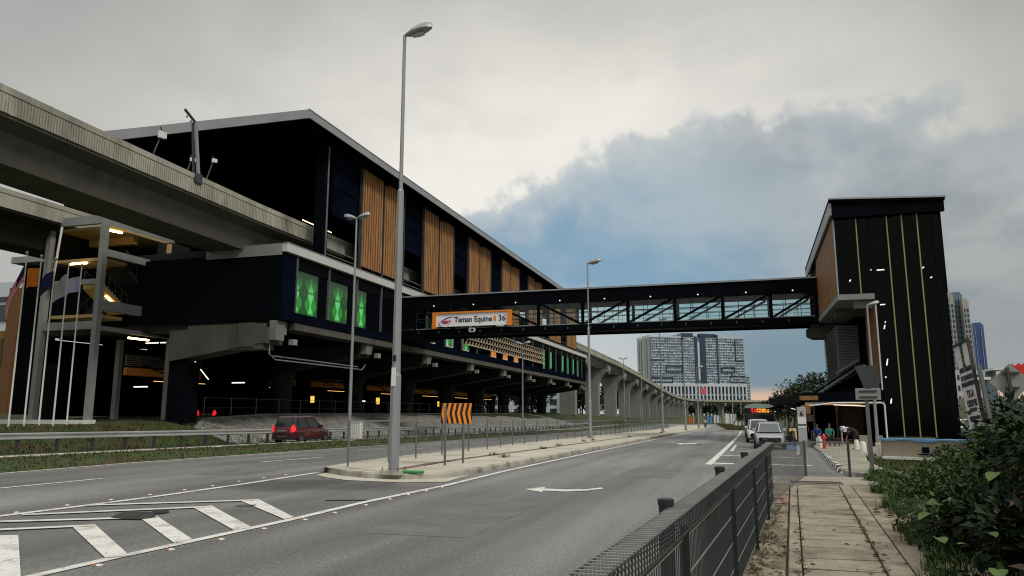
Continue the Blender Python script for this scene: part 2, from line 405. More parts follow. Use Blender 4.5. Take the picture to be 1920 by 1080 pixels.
LEAF = M("leaves", (0.034, 0.066, 0.012), .55, var=.5, scale=.9, fine=.45, fscale=14, spec=.25)
LEAF_L = M("pale leaves", (0.058, 0.098, 0.018), .5, var=.35, scale=2.0, fine=.25, fscale=12, spec=.25)
LEAF_D = M("dark leaves", (0.010, 0.020, 0.006), .6, var=.65, scale=1.4, fine=.5, fscale=8, spec=.15)
LEAF_F = M("far leaves", (0.022, 0.036, 0.014), .7, var=.45, scale=.12, fine=.3, fscale=.8)
BARK = M("bark", (0.05, 0.038, 0.026), .9, var=.3, scale=4, streak=(1, 1, .2))
SKIN = M("skin", (0.22, 0.11, 0.07), .6, var=.08, scale=6)

def text(body, size, loc, rot, mat, parent, name, align='CENTER', offset=0.0, extrude=0.004, sx=1.0, shear=0.0):
    cu = bpy.data.curves.new(name, 'FONT'); cu.body = body; cu.size = size; cu.align_x = align; cu.align_y = 'CENTER'
    cu.extrude = extrude; cu.offset = offset; cu.shear = shear
    tmp = bpy.data.objects.new(name+"_tmp", cu); col.objects.link(tmp)
    dg = bpy.context.evaluated_depsgraph_get(); dg.update()
    me = bpy.data.meshes.new_from_object(tmp.evaluated_get(dg))
    bpy.data.objects.remove(tmp); bpy.data.curves.remove(cu)
    me.materials.clear(); me.materials.append(mat)
    mtx = Matrix.Translation(loc) @ rot.to_4x4() @ Matrix.Diagonal((sx, 1, 1, 1))
    o = Vector((0, 0, 0)); q = parent
    while q is not None: o += q.location; q = q.parent
    me.transform(Matrix.Translation(-o) @ mtx)
    ob = bpy.data.objects.new(name, me); col.objects.link(ob); ob.parent = parent
    return ob
FACE_S = Matrix.Rotation(math.pi/2, 3, 'X')       # text that faces -Y

# ================================================================== THE SETTING
def lerp_tab(tab, y):
    if y <= tab[0][0]: return tab[0][1]
    for (a, b), (c, d) in zip(tab, tab[1:]):
        if y <= c: return b+(d-b)*(y-a)/(c-a)
    return tab[-1][1]
P1 = [(-60, -44), (20, -42.5), (38, -39.5), (47, -38.5), (60, -37), (120, -36), (3000, -36)]
P2 = [(-60, -31.4), (20, -31.2), (42, -30.6), (82, -30.2), (150, -30), (3000, -30)]
PLZ = [(-60, .75), (40, .80), (46, 1.0), (55, 1.42), (160, 1.42), (230, .6), (330, -.7), (3000, -.8)]
def gl(y): return gz(-10, y)
def ground_profile(y):
    p1, p2 = lerp_tab(P1, y), lerp_tab(P2, y); pz = lerp_tab(PLZ, y); g = gl(y)
    return [(-3000, pz), (p1, pz), (p2, g-.22), (-26.0, g-.25), (-25.6, g-.02), (-22, g+.06), (-18.6, g-.03), (-18.2, g-.06),
            (-3.5, g-.06), (-1, gz(-1, y)-.06), (2.6, gz(2.6, y)-.06), (4, gz(4, y)-.06), (12, gz(4, y)-.05), (3000, gz(4, y)-.05)]
ys = [-300, -60, -20, 0, 8, 14, 16, 20, 25, 30, 38, 44, 52, 60, 70, 82, 95, 108, 120, 135, 150, 180, 230, 330, 500, 900, 3000]
mb = MB(); rows = [[(x, y, z) for x, z in ground_profile(y)] for y in ys]
mb.loft(rows, caps=False, closed=False)
structure(mb.build('ground', GRASS_G, smooth=True))

def drape(mb, poly_l, poly_r, dz, step=2.0, mi=0):
    """strip between two polylines with the same number of points, laid on the road surface"""
    L_, R_ = [], []
    for k in range(len(poly_l)-1):
        a0, a1, b0, b1 = [Vector(p[:2]) for p in (poly_l[k], poly_l[k+1], poly_r[k], poly_r[k+1])]
        n = max(1, int(max((a1-a0).length, (b1-b0).length)/step))
        for i in range(n):
            L_.append(a0+(a1-a0)*i/n); R_.append(b0+(b1-b0)*i/n)
    L_.append(Vector(poly_l[-1][:2])); R_.append(Vector(poly_r[-1][:2]))
    mb.loft([[(p.x, p.y, gz(p.x, p.y)+dz), (q.x, q.y, gz(q.x, q.y)+dz)] for p, q in zip(L_, R_)], mi, caps=False, closed=False)
def line(mb, pts, w, dz=.010, mi=0):
    l, r = [], []
    pts = [Vector(p[:2]) for p in pts]
    for k, p in enumerate(pts):
        d = (pts[min(k+1, len(pts)-1)]-pts[max(k-1, 0)]).normalized(); n = Vector((-d.y, d.x))*w/2
        l.append(p+n); r.append(p-n)
    drape(mb, l, r, dz, mi=mi)

# main road: one asphalt sheet for the left carriageway, the island's bed and the right carriageway
mb = MB()
def road_right(y):
    if y < 19.0: return 0.34
    if y < 20.6: return 2.9
    if y < 24.2: return 2.72
    if y < 75: return 3.2+min(1.0, (y-24)*.03)
    return max(1.2, 4.0-(y-75)*.06)
yy = [-60, -30, -10, 0] + [2.0*k for k in range(1, 9)] + [17.5, 18.99, 19.0, 20.0, 20.6, 22, 24.2] + [26.0+2*k for k in range(0, 60)] + [150, 165, 180]
rr = []
for y in yy:
    xs = [-18.6, -16, -13.5, -11, -8.5, -6, -3.5, -2.5, -1.5, -.6, .1]
    xr = road_right(y)
    xs = xs+[xs[-1]+(xr-xs[-1])*k/3 for k in (1, 2, 3)]
    rr.append([(x, y, gz(x, y)) for x in xs])
mb.loft(rr, caps=False, closed=False)
structure(mb.build('main_road', ASPHALT, smooth=True))
mb = MB()
drape(mb, [(-29.6, -60), (-29.4, 200)], [(-26.1, -60), (-26.1, 200)], -.14, 4)
structure(mb.build('far_road', ASPHALT_FAR))

# ---- painted markings, all on the road sheet
mb = MB()
line(mb, [(-6.75, 3)]+[tuple(G(*p)[:2]) for p in ((65, 1081), (200, 1050), (330, 1022), (440, 998), (548, 974.5), (680, 943))]+[(-6.2, 15.6), (-6.2, 32), (-6.0, 60), (-5.5, 120), (-5.2, 150)], .15)
line(mb, [tuple(G(*p)[:2]) for p in ((-80, 979), (0, 968.5), (150, 950), (300, 930.5), (450, 909), (596, 886.5))], .16)
line(mb, [(-18.55, -20), (-18.45, 60), (-18.45, 150)], .14)
for a in range(-3, 16):                                   # lane dashes of the left carriageway
    y0 = 11.2+a*10.15
    line(mb, [(-14.95, y0), (-14.75, y0+3.6)], .13)
def quad_px(pts, dz=.014):
    q = [G(*p) for p in pts]
    drape(mb, [q[0], q[3]], [q[1], q[2]], dz, .8)
# hatching between the two solid lines: broad bars, each with a thin arm
quad_px([(-40, 1006), (34, 1005), (39, 1090), (-45, 1090)])
quad_px([(134, 988), (177, 984), (243, 1044), (197, 1048)])
quad_px([(262, 972), (294, 969), (361, 1013), (326, 1020)])
quad_px([(364, 954), (396, 949), (471, 990), (439, 996)])
quad_px([(453, 941), (484, 937), (551, 971), (533, 975)])
for a, b, w in (((-40, 997), (177, 987), .17), ((-40, 981), (294, 971.5), .17), ((40, 967), (396, 951.5), .17), ((163, 949), (484, 939), .17)):
    line(mb, [G(*a), G(*b)], w, .018)
# turn arrow
ap = [G(*p) for p in ((983, 918), (1024, 913.6), (1020, 916.6), (1062, 918.6), (1100, 918), (1127, 914.8), (1131, 917), (1100, 921), (1060, 922.4), (1016, 920.5), (1018, 923.8))]
mb.face([(p.x, p.y, p.z+.010) for p in ap])
ap = [G(*p) for p in ((1268, 832.3), (1280, 830.4), (1279, 831.6), (1306, 831.3), (1306, 833), (1279, 832.9), (1280, 834.3))]
mb.face([(p.x, p.y, p.z+.010) for p in ap])
# parking bay lines beside the kerb
line(mb, [(-1.08, 25.4), (-.75, 45), (-.3, 75), (0, 110)], .22)
line(mb, [(-1.0, 26.4), (2.2, 27.0)], .60)
line(mb, [(-.9, 25.5), (-.1, 25.7)], .10)
line(mb, [(-.95, 32.6), (2.4, 33.3)], .42)
line(mb, [(-.55, 37.6), (1.9, 38.0)], .16); line(mb, [(-.5, 37.6), (-.35, 47)], .14)
line(mb, [(2.35, 36), (3.3, 50), (3.75, 62)], .14)
for y in (52.5, 60): line(mb, [(-.35, y), (3.4, y+.3)], .16)
mb2 = MB(); drape(mb2, [(2.2, 42), (2.6, 54)], [(3.1, 43), (3.5, 55)], .006)
structure(mb.build('road_markings', PAINT))
structure(mb2.build('blue_bay_marking', PAINT_BLUE))
# tar seams and a manhole lid in the near lane
mb = MB()
s = MB()
line(mb, [G(610, 939), G(688, 938.5)], .10, .012)
line(mb, [G(443, 949.5), G(480, 949)], .10, .02)
structure(mb.build('road_seams', ASPHALT_NEW))
# mended patches in the carriageways
mb = MB()
rnd = random.Random(15)
for x0, x1, y0, y1 in ((-4.9, -3.4, 9.2, 13.0), (-3.0, -1.7, 19.0, 22.5), (-17.2, -15.6, 27, 31), (-5.2, -4.0, 38, 47), (-13.6, -12.2, 16.5, 18.4)):
    n = 5; a = [(x0+rnd.uniform(-.08, .08), y0+(y1-y0)*k/n) for k in range(n+1)]; b = [(x1+rnd.uniform(-.08, .08), y0+(y1-y0)*k/n+rnd.uniform(-.05, .05)) for k in range(n+1)]
    drape(mb, a, b, .003, .8)
structure(mb.build('road_patches', M('mended asphalt', (0.125, 0.124, 0.12), .7, spec=.4, var=.2, scale=1.5, fine=.4, fscale=45, bump=.4, bscale=60)))
q = G(1305, 833.5); mb = MB(); mb.lathe((q.x, q.y, q.z), [(.34, .002), (.34, .008), (.28, .010), (.27, .006), (.01, .008)], 20)
tag(mb.build('manhole_cover', STEEL_DD), 'round dark manhole cover in the right hand lane beyond the arrow', 'manhole cover')
# loose asphalt crumbs beside the hatching, two torn pieces
for px, py, w, d in ((252, 970, .75, .34), (297, 963, .26, .16)):
    c = G(px, py); mb = MB(); n = 9; ring = []
    rnd = random.Random(px)
    for k in range(n):
        a = 2*math.pi*k/n; r = 1+rnd.uniform(-.3, .25); ring.append((c.x+w*r*math.cos(a)*.5, c.y+d*r*math.sin(a)))
    mb.loft([[(x, y, c.z+.015) for x, y in ring], [(c.x+(x-c.x)*.8, c.y+(y-c.y)*.8, c.z+.05) for x, y in ring]])
    o = mb.build('asphalt_lump', ASPHALT_NEW)
    tag(o, 'large torn slab of dark asphalt lying on the white hatching' if px < 280 else 'small dark asphalt chunk beside the larger torn slab', 'asphalt piece')

# ---- road studs along both solid lines
stud_grp = 'road studs along the solid white lines'
def stud(p, rx, mat, lab):
    r = thing('road_stud', (p.x, p.y, p.z), lab, 'road stud', stud_grp)
    b = MB(); b.loft([[(p.x+sx*w, p.y+sy*d, p.z+h) for sx, sy in ((-1, -1), (1, -1), (1, 1), (-1, 1))] for w, d, h in ((.036, .034, .004), (.030, .027, .014), (.018, .015, .018))])
    b.build('base', KERB_W, r)
    f = MB(); f.hexa([(p.x-.04, p.y-.042, p.z+.006), (p.x+.0, p.y-.042, p.z+.006), (p.x+.0, p.y-.03, p.z+.018), (p.x-.04, p.y-.03, p.z+.018),
                      (p.x-.04, p.y-.035, p.z+.008), (p.x+.0, p.y-.035, p.z+.008), (p.x+.0, p.y-.022, p.z+.02), (p.x-.04, p.y-.022, p.z+.02)])
    f.build('reflector', mat, r)
REFL_O = M("stud reflector", (0.36, 0.10, 0.04), .35, var=.2, scale=9)
for k, (px, py) in enumerate([(184, 1061), (320, 1031.5), (414, 1012), (494, 992), (571, 975), (627, 962), (685, 947.5), (730, 936.5), (765, 928), (798, 921), (828, 914)]):
    stud(G(px, py), 0, REFL_O, ['orange and white road stud beside the right hand line, nearest the photo\'s bottom edge', 'orange and white road stud beside the foot of the broad left hatching bar',
        'road stud below the third hatching bar', 'road stud below the fourth hatching bar', 'road stud just past the last hatching bar', 'road stud midway between hatching and dark strip', 'road stud right beside the dark strip on the road',
        'road stud just beyond the dark strip', 'second road stud beyond the dark strip', 'road stud nearing the island nose on the right line', 'farthest road stud beside the island kerb'][k])
for k, (px, py) in enumerate([(30, 961.5), (125, 948), (207, 937.5), (280, 928), (345, 919), (398, 911), (447, 903), (494, 896.5), (535, 891)]):
    stud(G(px, py), 0, REFL_O, 'road stud number %s along the left diagonal line, counted from the photo edge' % ['one', 'two', 'three', 'four', 'five', 'six', 'seven', 'eight', 'nine'][k])

# ---- the island (median) with its kerb
nose = [G(612, 886), G(640, 892.5), G(690, 897.5), G(760, 899), G(830, 898)]
med_r = [(p.x, p.y) for p in nose]+[(-6.72, 18.4), (-6.62, 22), (-6.55, 30), (-6.5, 45), (-6.2, 80), (-5.75, 120), (-5.5, 150)]
med_l = [(-10.55, 17.75), (-10.75, 18.6), (-10.95, 20), (-11.15, 22), (-11.25, 24), (-11.3, 26), (-11.35, 28), (-11.4, 34), (-11.5, 46), (-11.6, 80), (-11.6, 120), (-11.6, 150)]
def raised(name, left, right, h, top_mat, side_mat, wk=.14):
    """paving slab with a kerb strip round it"""
    out = left[::-1]+right
    mb = MB(); n = len(left)
    tl = [Vector(p) for p in left]; tr = [Vector(p) for p in right]
    steps = []
    for k in range(n-1):
        m = max(1, int((tl[k+1]-tl[k]).length/3))
        for i in range(m): steps.append((tl[k]+(tl[k+1]-tl[k])*i/m, tr[k]+(tr[k+1]-tr[k])*i/m))
    steps.append((tl[-1], tr[-1]))
    rows = []
    for a, b in steps:
        d = (b-a).normalized()*wk
        z = lambda p, dz: gz(p.x, p.y)+dz
        a1, b1 = a+d*.3, b-d*.3
        rows.append([(a.x, a.y, z(a, -.05)), (a.x, a.y, z(a, h-.04)), (a1.x, a1.y, z(a1, h)), ((a+d).x, (a+d).y, z(a+d, h+.002)), ((b-d).x, (b-d).y, z(b-d, h+.002)), (b1.x, b1.y, z(b1, h)), (b.x, b.y, z(b, h-.04)), (b.x, b.y, z(b, -.05))])
    i0 = 0; N8 = 8
    for r_ in rows: mb.v += r_
    for k in range(len(rows)-1):
        for j in range(7):
            a = k*8+j; mb.f.append((a, a+1, a+9, a+8)); mb.m.append(0 if j == 3 else 1)
    for k in (0, len(rows)-1):
        mb.f.append(tuple(k*8+j for j in range(8))); mb.m.append(1)
    return structure(mb.build(name, [top_mat, side_mat]))
raised('median_island', med_l, med_r, .15, PAVE, KERB)
mb = MB()                                                  # the low apron round the nose
ap = [G(*p) for p in ((592, 891), (612, 896), (650, 901), (750, 905.5), (835, 904.5), (872, 894))]
inn = [nose[0], nose[0], nose[1], nose[3], nose[4], Vector((-6.72, 18.4, 0))]
drape(mb, [(p.x, p.y) for p in ap], [(p.x+.05, p.y+.15) for p in inn], .012, .5)
structure(mb.build('island_apron', PAVE))
# drain slot with soil and weeds in the island
mb = MB(); line(mb, [(-8.4, 17.6), (-8.5, 22.5), (-8.35, 30), (-8.2, 45), (-7.7, 80)], .28, .158); structure(mb.build('island_drain', SOIL))

def tuft(mb, c, n, r, h, rnd, w=.012, lean=.6):
    for _ in range(n):
        a = rnd.uniform(0, 6.283); b = rnd.uniform(0, 6.283); q = Vector((c[0]+r*rnd.random()*math.cos(a), c[1]+r*rnd.random()*math.sin(a), c[2]))
        hh = h*rnd.uniform(.5, 1.1); l = lean*hh*rnd.random()
        d = Vector((math.cos(b)*l, math.sin(b)*l, hh)); s = Vector((-math.sin(b), math.cos(b), 0))*w*rnd.uniform(.6, 1.4)
        m1 = q+d*.55+Vector((0, 0, hh*.12))
        mb.face([q-s, q+s, m1+s*.8, m1-s*.8]); mb.face([m1-s*.8, m1+s*.8, q+d])
rnd = random.Random(5)
for k, (px, py) in enumerate([(1018, 842), (925, 854), (1047, 836), (1095, 828), (1112, 826), (1240, 812), (1180, 820), (945, 858)]):
    p = G(px, py, .15); mb = MB(); mb.raw = True; tuft(mb, p, 45, .2, .14, rnd, .008)
    tag(mb.build('weed_tuft', GRASS_B), 'dry weed tuft in the island drain, %s one along from the chevron board' % ['third', 'first', 'fourth', 'fifth', 'sixth', 'last', 'seventh', 'second'][k], 'weed', 'weeds in the island drain')

# ---- grass verge between the carriageways: blades are uncountable
mb = MB(); mb.raw = True; rnd = random.Random(11)
for _ in range(5200):
    y = 9+rnd.random()**1.4*85; x = rnd.uniform(-25.7, -18.75)
    e = min(1, (x+25.7)/.5)
    z = gl(y)+(-.02+.08*min(1, (x+25.6)/3.6) if x < -22 else .06-.09*(x+22)/3.4)
    s_ = 1+y/50
    tuft(mb, (x, y, z), 4, .16*s_, .055+.05*rnd.random(), rnd, .010*s_, 1.3)
tag(mb.build('verge_grass', GRASS_B), 'short rough grass on the verge between the two carriageways', 'grass', kind='stuff')
# grass on the slope below the stair frame
mb = MB(); mb.raw = True
for _ in range(3000):
    y = rnd.uniform(18, 46); t = rnd.random(); x0, x1 = lerp_tab(P2, y), lerp_tab(P1, y); x = x0+(x1-x0)*t
    z = (gl(y)-.22)*(1-t)+lerp_tab(PLZ, y)*t
    tuft(mb, (x, y, z), 3, .2, .2, rnd, .02, .9)
tag(mb.build('slope_grass', GRASS_B), 'dark rough grass on the slope behind the crash barrier', 'grass', kind='stuff')
mb = MB(); mb.raw = True
for _ in range(3600):
    y = rnd.uniform(122, 260); x0, x1 = lerp_tab(P2, y), lerp_tab(P1, y)-8; t = rnd.random(); x = x0+(x1-x0)*t
    tt = min(1, t*1.6); z = (gl(y)-.22)*(1-tt)+lerp_tab(PLZ, y)*tt
    tuft(mb, (x, y, z-.05), 3, .6, .45, rnd, .06, .8)
tag(mb.build('bank_grass', GRASS_B), 'green grass bank below the viaduct piers', 'grass', kind='stuff')
# verge kerb
mb = MB()
ykb = [-10+4*k for k in range(45)]
mb.loft([[(-26.02, y, gl(y)-.3), (-25.80, y, gl(y)-.3), (-25.80, y, gl(y)+.015), (-26.02, y, gl(y)+.015)] for y in ykb])
structure(mb.build('verge_kerb', KERB_W))

# ---- rubble-faced embankment under the station
mb = MB(); rows = []
for y in [41, 44, 48, 54, 60, 70, 80, 90, 100, 110, 120, 128, 136, 145, 153]:
    x0, x1 = lerp_tab(P2, y)+.05, lerp_tab(P1, y)-.3
    z0, z1 = gl(y)-.20, lerp_tab(PLZ, y)+.04
    t1 = 1.0 if y < 130 else max(.02, 1-(y-130)/24); t1 = min(t1, max(.02, (y-40.8)/5))
    rows.append([(x0+(x1-x0)*t*t1, y, z0+(z1-z0)*t*t1+.05) for t in (0, .2, .4, .6, .8, 1)])
mb.loft(rows, caps=False, closed=False)
structure(mb.build('stone_embankment', STONE))
mb = MB()
for k in range(len(rows)-1): mb.bar(rows[k][5], rows[k+1][5], .4, .1)
structure(mb.build('embankment_edge', CONC_M))

# ---- footpath beside the near fence
mb = MB()
mb.hexa([(-1.45, -8, -.05), (3.6, -8, -.05), (3.6, 19, -.05), (.80, 19, -.05), (-1.45, -8, .05), (3.6, -8, .05), (3.6, 19, .05), (.80, 19, .05)])
structure(mb.build('footpath_bed', SOIL))
SLX = lambda y: (.02+.061*y, .655+.0695*y)                # left and right edge of the covered drain
for s_ in (0, 1):
    mb = MB(); rows = []
    for y in [-3, 0, 3, 6, 9, 12, 15, 16.9]:
        a = SLX(y)[0]-.135 if s_ == 0 else SLX(y)[1]+.018
        w = .12 if s_ == 0 else .22
        rows.append([(a, y, .03), (a+w, y, .03), (a+w, y, .118), (a, y, .118)])
    mb.loft(rows); structure(mb.build('drain_kerb', SLAB, bevel=.01))
mb = MB(); rows = []
for y in [-3, 3, 8, 12, 17, 19]:
    a = SLX(y)[1]+.26; rows.append([(a, y, .02), (a+1.3, y, .02), (a+1.3, y, .10), (a, y, .105)])
mb.loft(rows); structure(mb.build('footpath', M("muddy path", (0.25, 0.215, 0.155), .95, var=.15, scale=1.2, c2=(0.11, 0.085, 0.055), c2lo=.43, c2hi=.64, c2scale=.9, fine=.2, fscale=30, bump=.4, bscale=30)))
mb = MB(); rows = []
for y in [-3, 3, 8, 12, 17]:
    a = -.63+.0815*y-.13; rows.append([(a, y, .03), (max(a+.1, SLX(y)[0]-.16), y, .03), (max(a+.1, SLX(y)[0]-.16), y, .092), (a, y, .088)])
mb.loft(rows); structure(mb.build('fence_strip', M("dirty strip", (0.25, 0.215, 0.16), .95, var=.2, scale=2, c2=(0.09, 0.065, 0.04), c2lo=.45, c2hi=.65, c2scale=1.6, fine=.25, fscale=40, bump=.5, bscale=40)))
rnd = random.Random(3); y = .8; JD = MB()
while y < 16.6:
    d = rnd.uniform(.56, .70); a, b = SLX(y+.02), SLX(y+d-.02); t = rnd.uniform(-.006, .006)
    mb = MB()
    t2 = rnd.uniform(-.004, .004); g_ = rnd.uniform(.03, .06); t += rnd.uniform(-.008, .008)
    mb.hexa([(a[0], y+g_, .05), (a[1], y+g_+t, .05), (b[1], y+d-.012+t, .05), (b[0], y+d-.012, .05), (a[0], y+g_, .118+t), (a[1], y+g_+t, .121-t), (b[1], y+d-.012+t, .119+t2), (b[0], y+d-.012, .121-t2)])
    JD.hexa([(a[0], y-.011, .05), (a[1], y-.011, .05), (a[1], y+g_-.002, .05), (a[0], y+g_-.002, .05), (a[0], y-.011, .112), (a[1], y-.011, .112), (a[1], y+g_+t-.004, .112), (a[0], y+g_-.004, .112)])
    o = mb.build('drain_slab', SLAB, bevel=.008)
    tag(o, 'weathered concrete drain cover slab in the row along the footpath', 'paving slab', 'concrete slabs covering the drain'); y += d
structure(JD.build('joint_dirt', M('joint dirt', (.030, .024, .014), .95, var=.5, scale=12)))
mb = MB(); mb.box(.36, 3.4, 16.95, 19.0, .02, .112); structure(mb.build('path_apron', PAVE_N))
gr = thing('drain_grate', (1.25, 17.3, .112), 'dark steel grate set in the path just past the slabs', 'grate')
mb = MB(); mb.box(.95, 1.95, 17.05, 17.12, .113, .125); mb.box(.95, 1.95, 17.5, 17.57, .113, .125); mb.box(.95, 1.0, 17.12, 17.5, .113, .125); mb.box(1.9, 1.95, 17.12, 17.5, .113, .125); mb.build('frame', STEEL_DD, gr)
mb = MB()
for k in range(14): mb.box(1.03+k*.062, 1.055+k*.062, 17.12, 17.5, .114, .122)
mb.build('bars', RUST, gr)
# weeds rooted in the joints of the drain covers
mb = MB(); mb.raw = True; rnd = random.Random(44)
for _ in range(90):
    y = rnd.uniform(4, 16.5); s_ = rnd.choice((0, 1, 1)); x = SLX(y)[s_]+(.0 if s_ else -.01)
    tuft(mb, (x, y, .10), 5, .03, .05, rnd, .004, 1.2)
for _ in range(120):
    y = rnd.uniform(3, 13); tuft(mb, (-.63+.0815*y+rnd.uniform(.0, .12), y, .09), 5, .04, .06, rnd, .004, 1.2)
tag(mb.build('joint_weeds', GRASS_B), 'small weeds growing in the joints of the footpath', 'weeds', kind='stuff')
# leaf litter
mb = MB(); mb.raw = True
def flat_leaf(mb, x, y, z, s, rnd):
    a = rnd.uniform(0, 6.28); c, sn = math.cos(a)*s, math.sin(a)*s; k = rnd.uniform(.35, .6); t = s*rnd.uniform(.05, .5)
    mb.face([(x-c, y-sn, z), (x+sn*k, y-c*k, z+t), (x+c, y+sn, z+t*.4), (x-sn*k, y+c*k, z+t*.1)])
for _ in range(1500):
    y = rnd.uniform(1.5, 15)*rnd.uniform(.55, 1)+.8; a = SLX(y); q = rnd.random()
    if q < .62: x = rnd.uniform(-.63+.0815*y-.08, max(-.5+.0815*y, a[0]-.1)); z = .096
    elif q < .75: x = a[0]-rnd.uniform(-.03, .08); z = .12
    elif q < .88: x = a[1]+rnd.uniform(-.03, .05); z = .122
    else: x = rnd.uniform(a[0], a[1]+1.2); z = .124
    flat_leaf(mb, x, y, z, rnd.uniform(.012, .038), rnd)
tag(mb.build('leaf_litter', LITTER), 'brown dead leaves scattered along the footpath and fence foot', 'leaf litter', kind='stuff')
for k, (px, py) in enumerate([(1468, 941), (1645, 962), (1666, 968)]):
    p = G(px, py, .12); mb = MB(); mb.raw = True
    for i in range(5): flat_leaf(mb, p.x+rnd.uniform(-.04, .04), p.y+rnd.uniform(-.04, .04), .125+.015*i, .07, rnd)
    tag(mb.build('dead_leaf', RED if k == 0 else LITTER), ['crumpled red brown wrapper beside the fence end', 'curled dead leaf on the path, nearer the slabs', 'curled dead leaf on the path, nearer the bushes'][k], 'litter')

# ---- pavement and grass beyond the driveway
raised('pavement', [(2.62, 21.6), (2.66, 24), (2.9, 27), (3.35, 34), (3.7, 42), (4.15, 52), (4.3, 75)], [(3.9, 19.4), (4.1, 21.5), (3.85, 24), (4.3, 30), (5.3, 38), (7.0, 44), (8.0, 75)], .12, PAVE_N, KERB)
raised('roadside_paving', [(2.62, 18.95), (2.75, 19.8)], [(3.9, 18.95), (3.9, 19.38)], .09, PAVE_N, PAVE_N)
mb = MB(); mb.raw = True; rnd = random.Random(21)
for _ in range(2600):
    y = rnd.uniform(20.5, 36); xl = 4.05+max(0, y-24)*.09; x = xl+rnd.random()**1.2*4.5
    tuft(mb, (x, y, gz(4, y)-.04), 5, .2, .10, rnd, .012, 1.1)
tag(mb.build('lawn_grass', GRASS_B), 'patch of short grass between the pavement and the beige wall', 'grass', kind='stuff')
# striped kerb stones
pts = [(2.72, 23.0), (2.76, 24.3), (2.86, 26), (2.98, 28), (3.1, 30), (3.22, 32), (3.34, 34), (3.5, 37)]
def pl(pts, t):
    for a, b in zip(pts, pts[1:]):
        d = math.dist(a, b)
        if t <= d: return (a[0]+(b[0]-a[0])*t/d, a[1]+(b[1]-a[1])*t/d)
        t -= d
    return pts[-1]
for k in range(26):
    a, b = pl(pts, k*.55), pl(pts, k*.55+.54); mb = MB(); h = .02+.13*min(1, (k+.5)/4)
    z0, z1 = gz(*a), gz(*b)
    mb.hexa([(a[0]-.14, a[1], z0-.02), (a[0]+.05, a[1], z0-.02), (b[0]+.05, b[1], z1-.02), (b[0]-.14, b[1], z1-.02), (a[0]-.09, a[1], z0+h), (a[0]+.05, a[1], z0+h+.01), (b[0]+.05, b[1], z1+h+.01), (b[0]-.09, b[1], z1+h)])
    tag(mb.build('kerb_stone', KERB_B if k % 2 else KERB_W, bevel=.012), 'black painted kerb stone of the striped kerb beside the bay' if k % 2 else 'white painted kerb stone of the striped kerb beside the bay', 'kerb stone', 'black kerb stones' if k % 2 else 'white kerb stones')

# ================================================================== STATION
XF = -30.0                               # face of the concourse and of the platform screens
ST = thing('railway_station', (-43, 98, 1.4), 'long elevated railway station with black roof and tall timber slat screens', 'station')
Y0, Y1 = 44.2, 152.0
# roof: a shallow slab with a grey fascia all round
mb = MB(); mb.box(-45.9, -28.6, Y0+.1, 150, 22.55, 22.98); mb.box(-52.5, -45.9, Y0+.1, 150, 22.6, 23.0)
mb.build('roof', SOFFIT, ST)
mb = MB()
mb.hexa([(-52.5, Y0, 22.65), (-28.5, Y0, 22.35), (-28.5, Y0+.1, 22.35), (-52.5, Y0+.1, 22.65), (-52.5, Y0, 23.57), (-28.5, Y0, 23.0), (-28.5, Y0+.1, 23.0), (-52.5, Y0+.1, 23.57)])
mb.build('front_fascia', FASCIA, ST)
mb = MB(); mb.box(-28.6, -28.5, Y0+.1, 150, 22.42, 23.0); mb.box(-28.62, -28.46, Y0, 150, 23.0, 23.05); mb.build('side_fascia', FASCIA, ST)
for k in range(8):
    mb = MB(); mb.box(-52, -28.8, 46+k*13.2, 46.4+k*13.2, 22.0, 22.54); mb.build('roof_beam', SOFFIT, ST)
# back wall, interior ceiling and the platform deck
mb = MB(); mb.box(-52.4, -52.0, Y0+2, 150, 7.9, 22.5); mb.build('rear_wall', SOFFIT, ST)
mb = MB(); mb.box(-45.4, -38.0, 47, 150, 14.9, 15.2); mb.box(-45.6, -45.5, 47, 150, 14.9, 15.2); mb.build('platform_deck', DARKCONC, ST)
# platform-level side wall: slat screens, dark panels between them, a slot with the lit platform
PITCH = 13.15; S0 = 55.2
for k in range(8):
    ya = S0+k*PITCH
    if ya < 147:
        for j in (0, 1):
            a = ya+j*4.15+.05; b = ya+j*4.15+4.0 if j == 0 else ya+8.3
            if a > 149: break
            b = min(b, 149.5)
            mb = MB(); n = 9; w = (b-a)/n
            for i in range(n):
                mb.box(XF-.14, XF+.03, a+i*w+.02, a+i*w+w*.60, 13.8, 22.3)
            mb.build('timber_screen', TIMBER, ST)
        mb = MB(); mb.box(XF-.16, XF+.10, ya-.14, ya+.03, 13.35, 22.4); mb.box(XF-.16, XF+.06, ya+4.06, ya+4.18, 13.35, 22.4); mb.box(XF-.16, XF+.06, ya+8.32, ya+8.46, 13.35, 22.4)
        mb.build('screen_frame', STEEL_DD, ST)
        mb = MB(); mb.box(XF-.5, XF-.24, ya, ya+8.4, 13.35, 22.5); mb.build('backing_panel', BLACK, ST)
    # gap towards the camera from this screen
    g0, g1 = (ya-4.75 if k else 49.9), ya-.1
    mb = MB(); mb.box(XF-.5, XF-.3, g0 if k else 51.0, g1, 17.15, 22.5); mb.box(XF-.3, XF-.2, g0 if k else 51.0, g1, 19.4, 19.5); mb.build('clerestory_panel', NAVY, ST)
    mb = MB(); mb.tube((XF-2.6, g0+.5, 16.72), (XF-2.6, (g0+g1)/2-.1, 16.72), .05, n=6); mb.tube((XF-2.6, (g0+g1)/2+.15, 16.72), (XF-2.6, g1-.3, 16.72), .05, n=6)
    mb.build('platform_lamp', TUBE_O, ST)
    mb = MB(); mb.box(XF-.26, XF-.2, g0, g1, 14.2, 14.28); mb.box(XF-.26, XF-.2, g0, g1, 13.75, 13.82); mb.build('gap_rail', STEEL_D, ST)
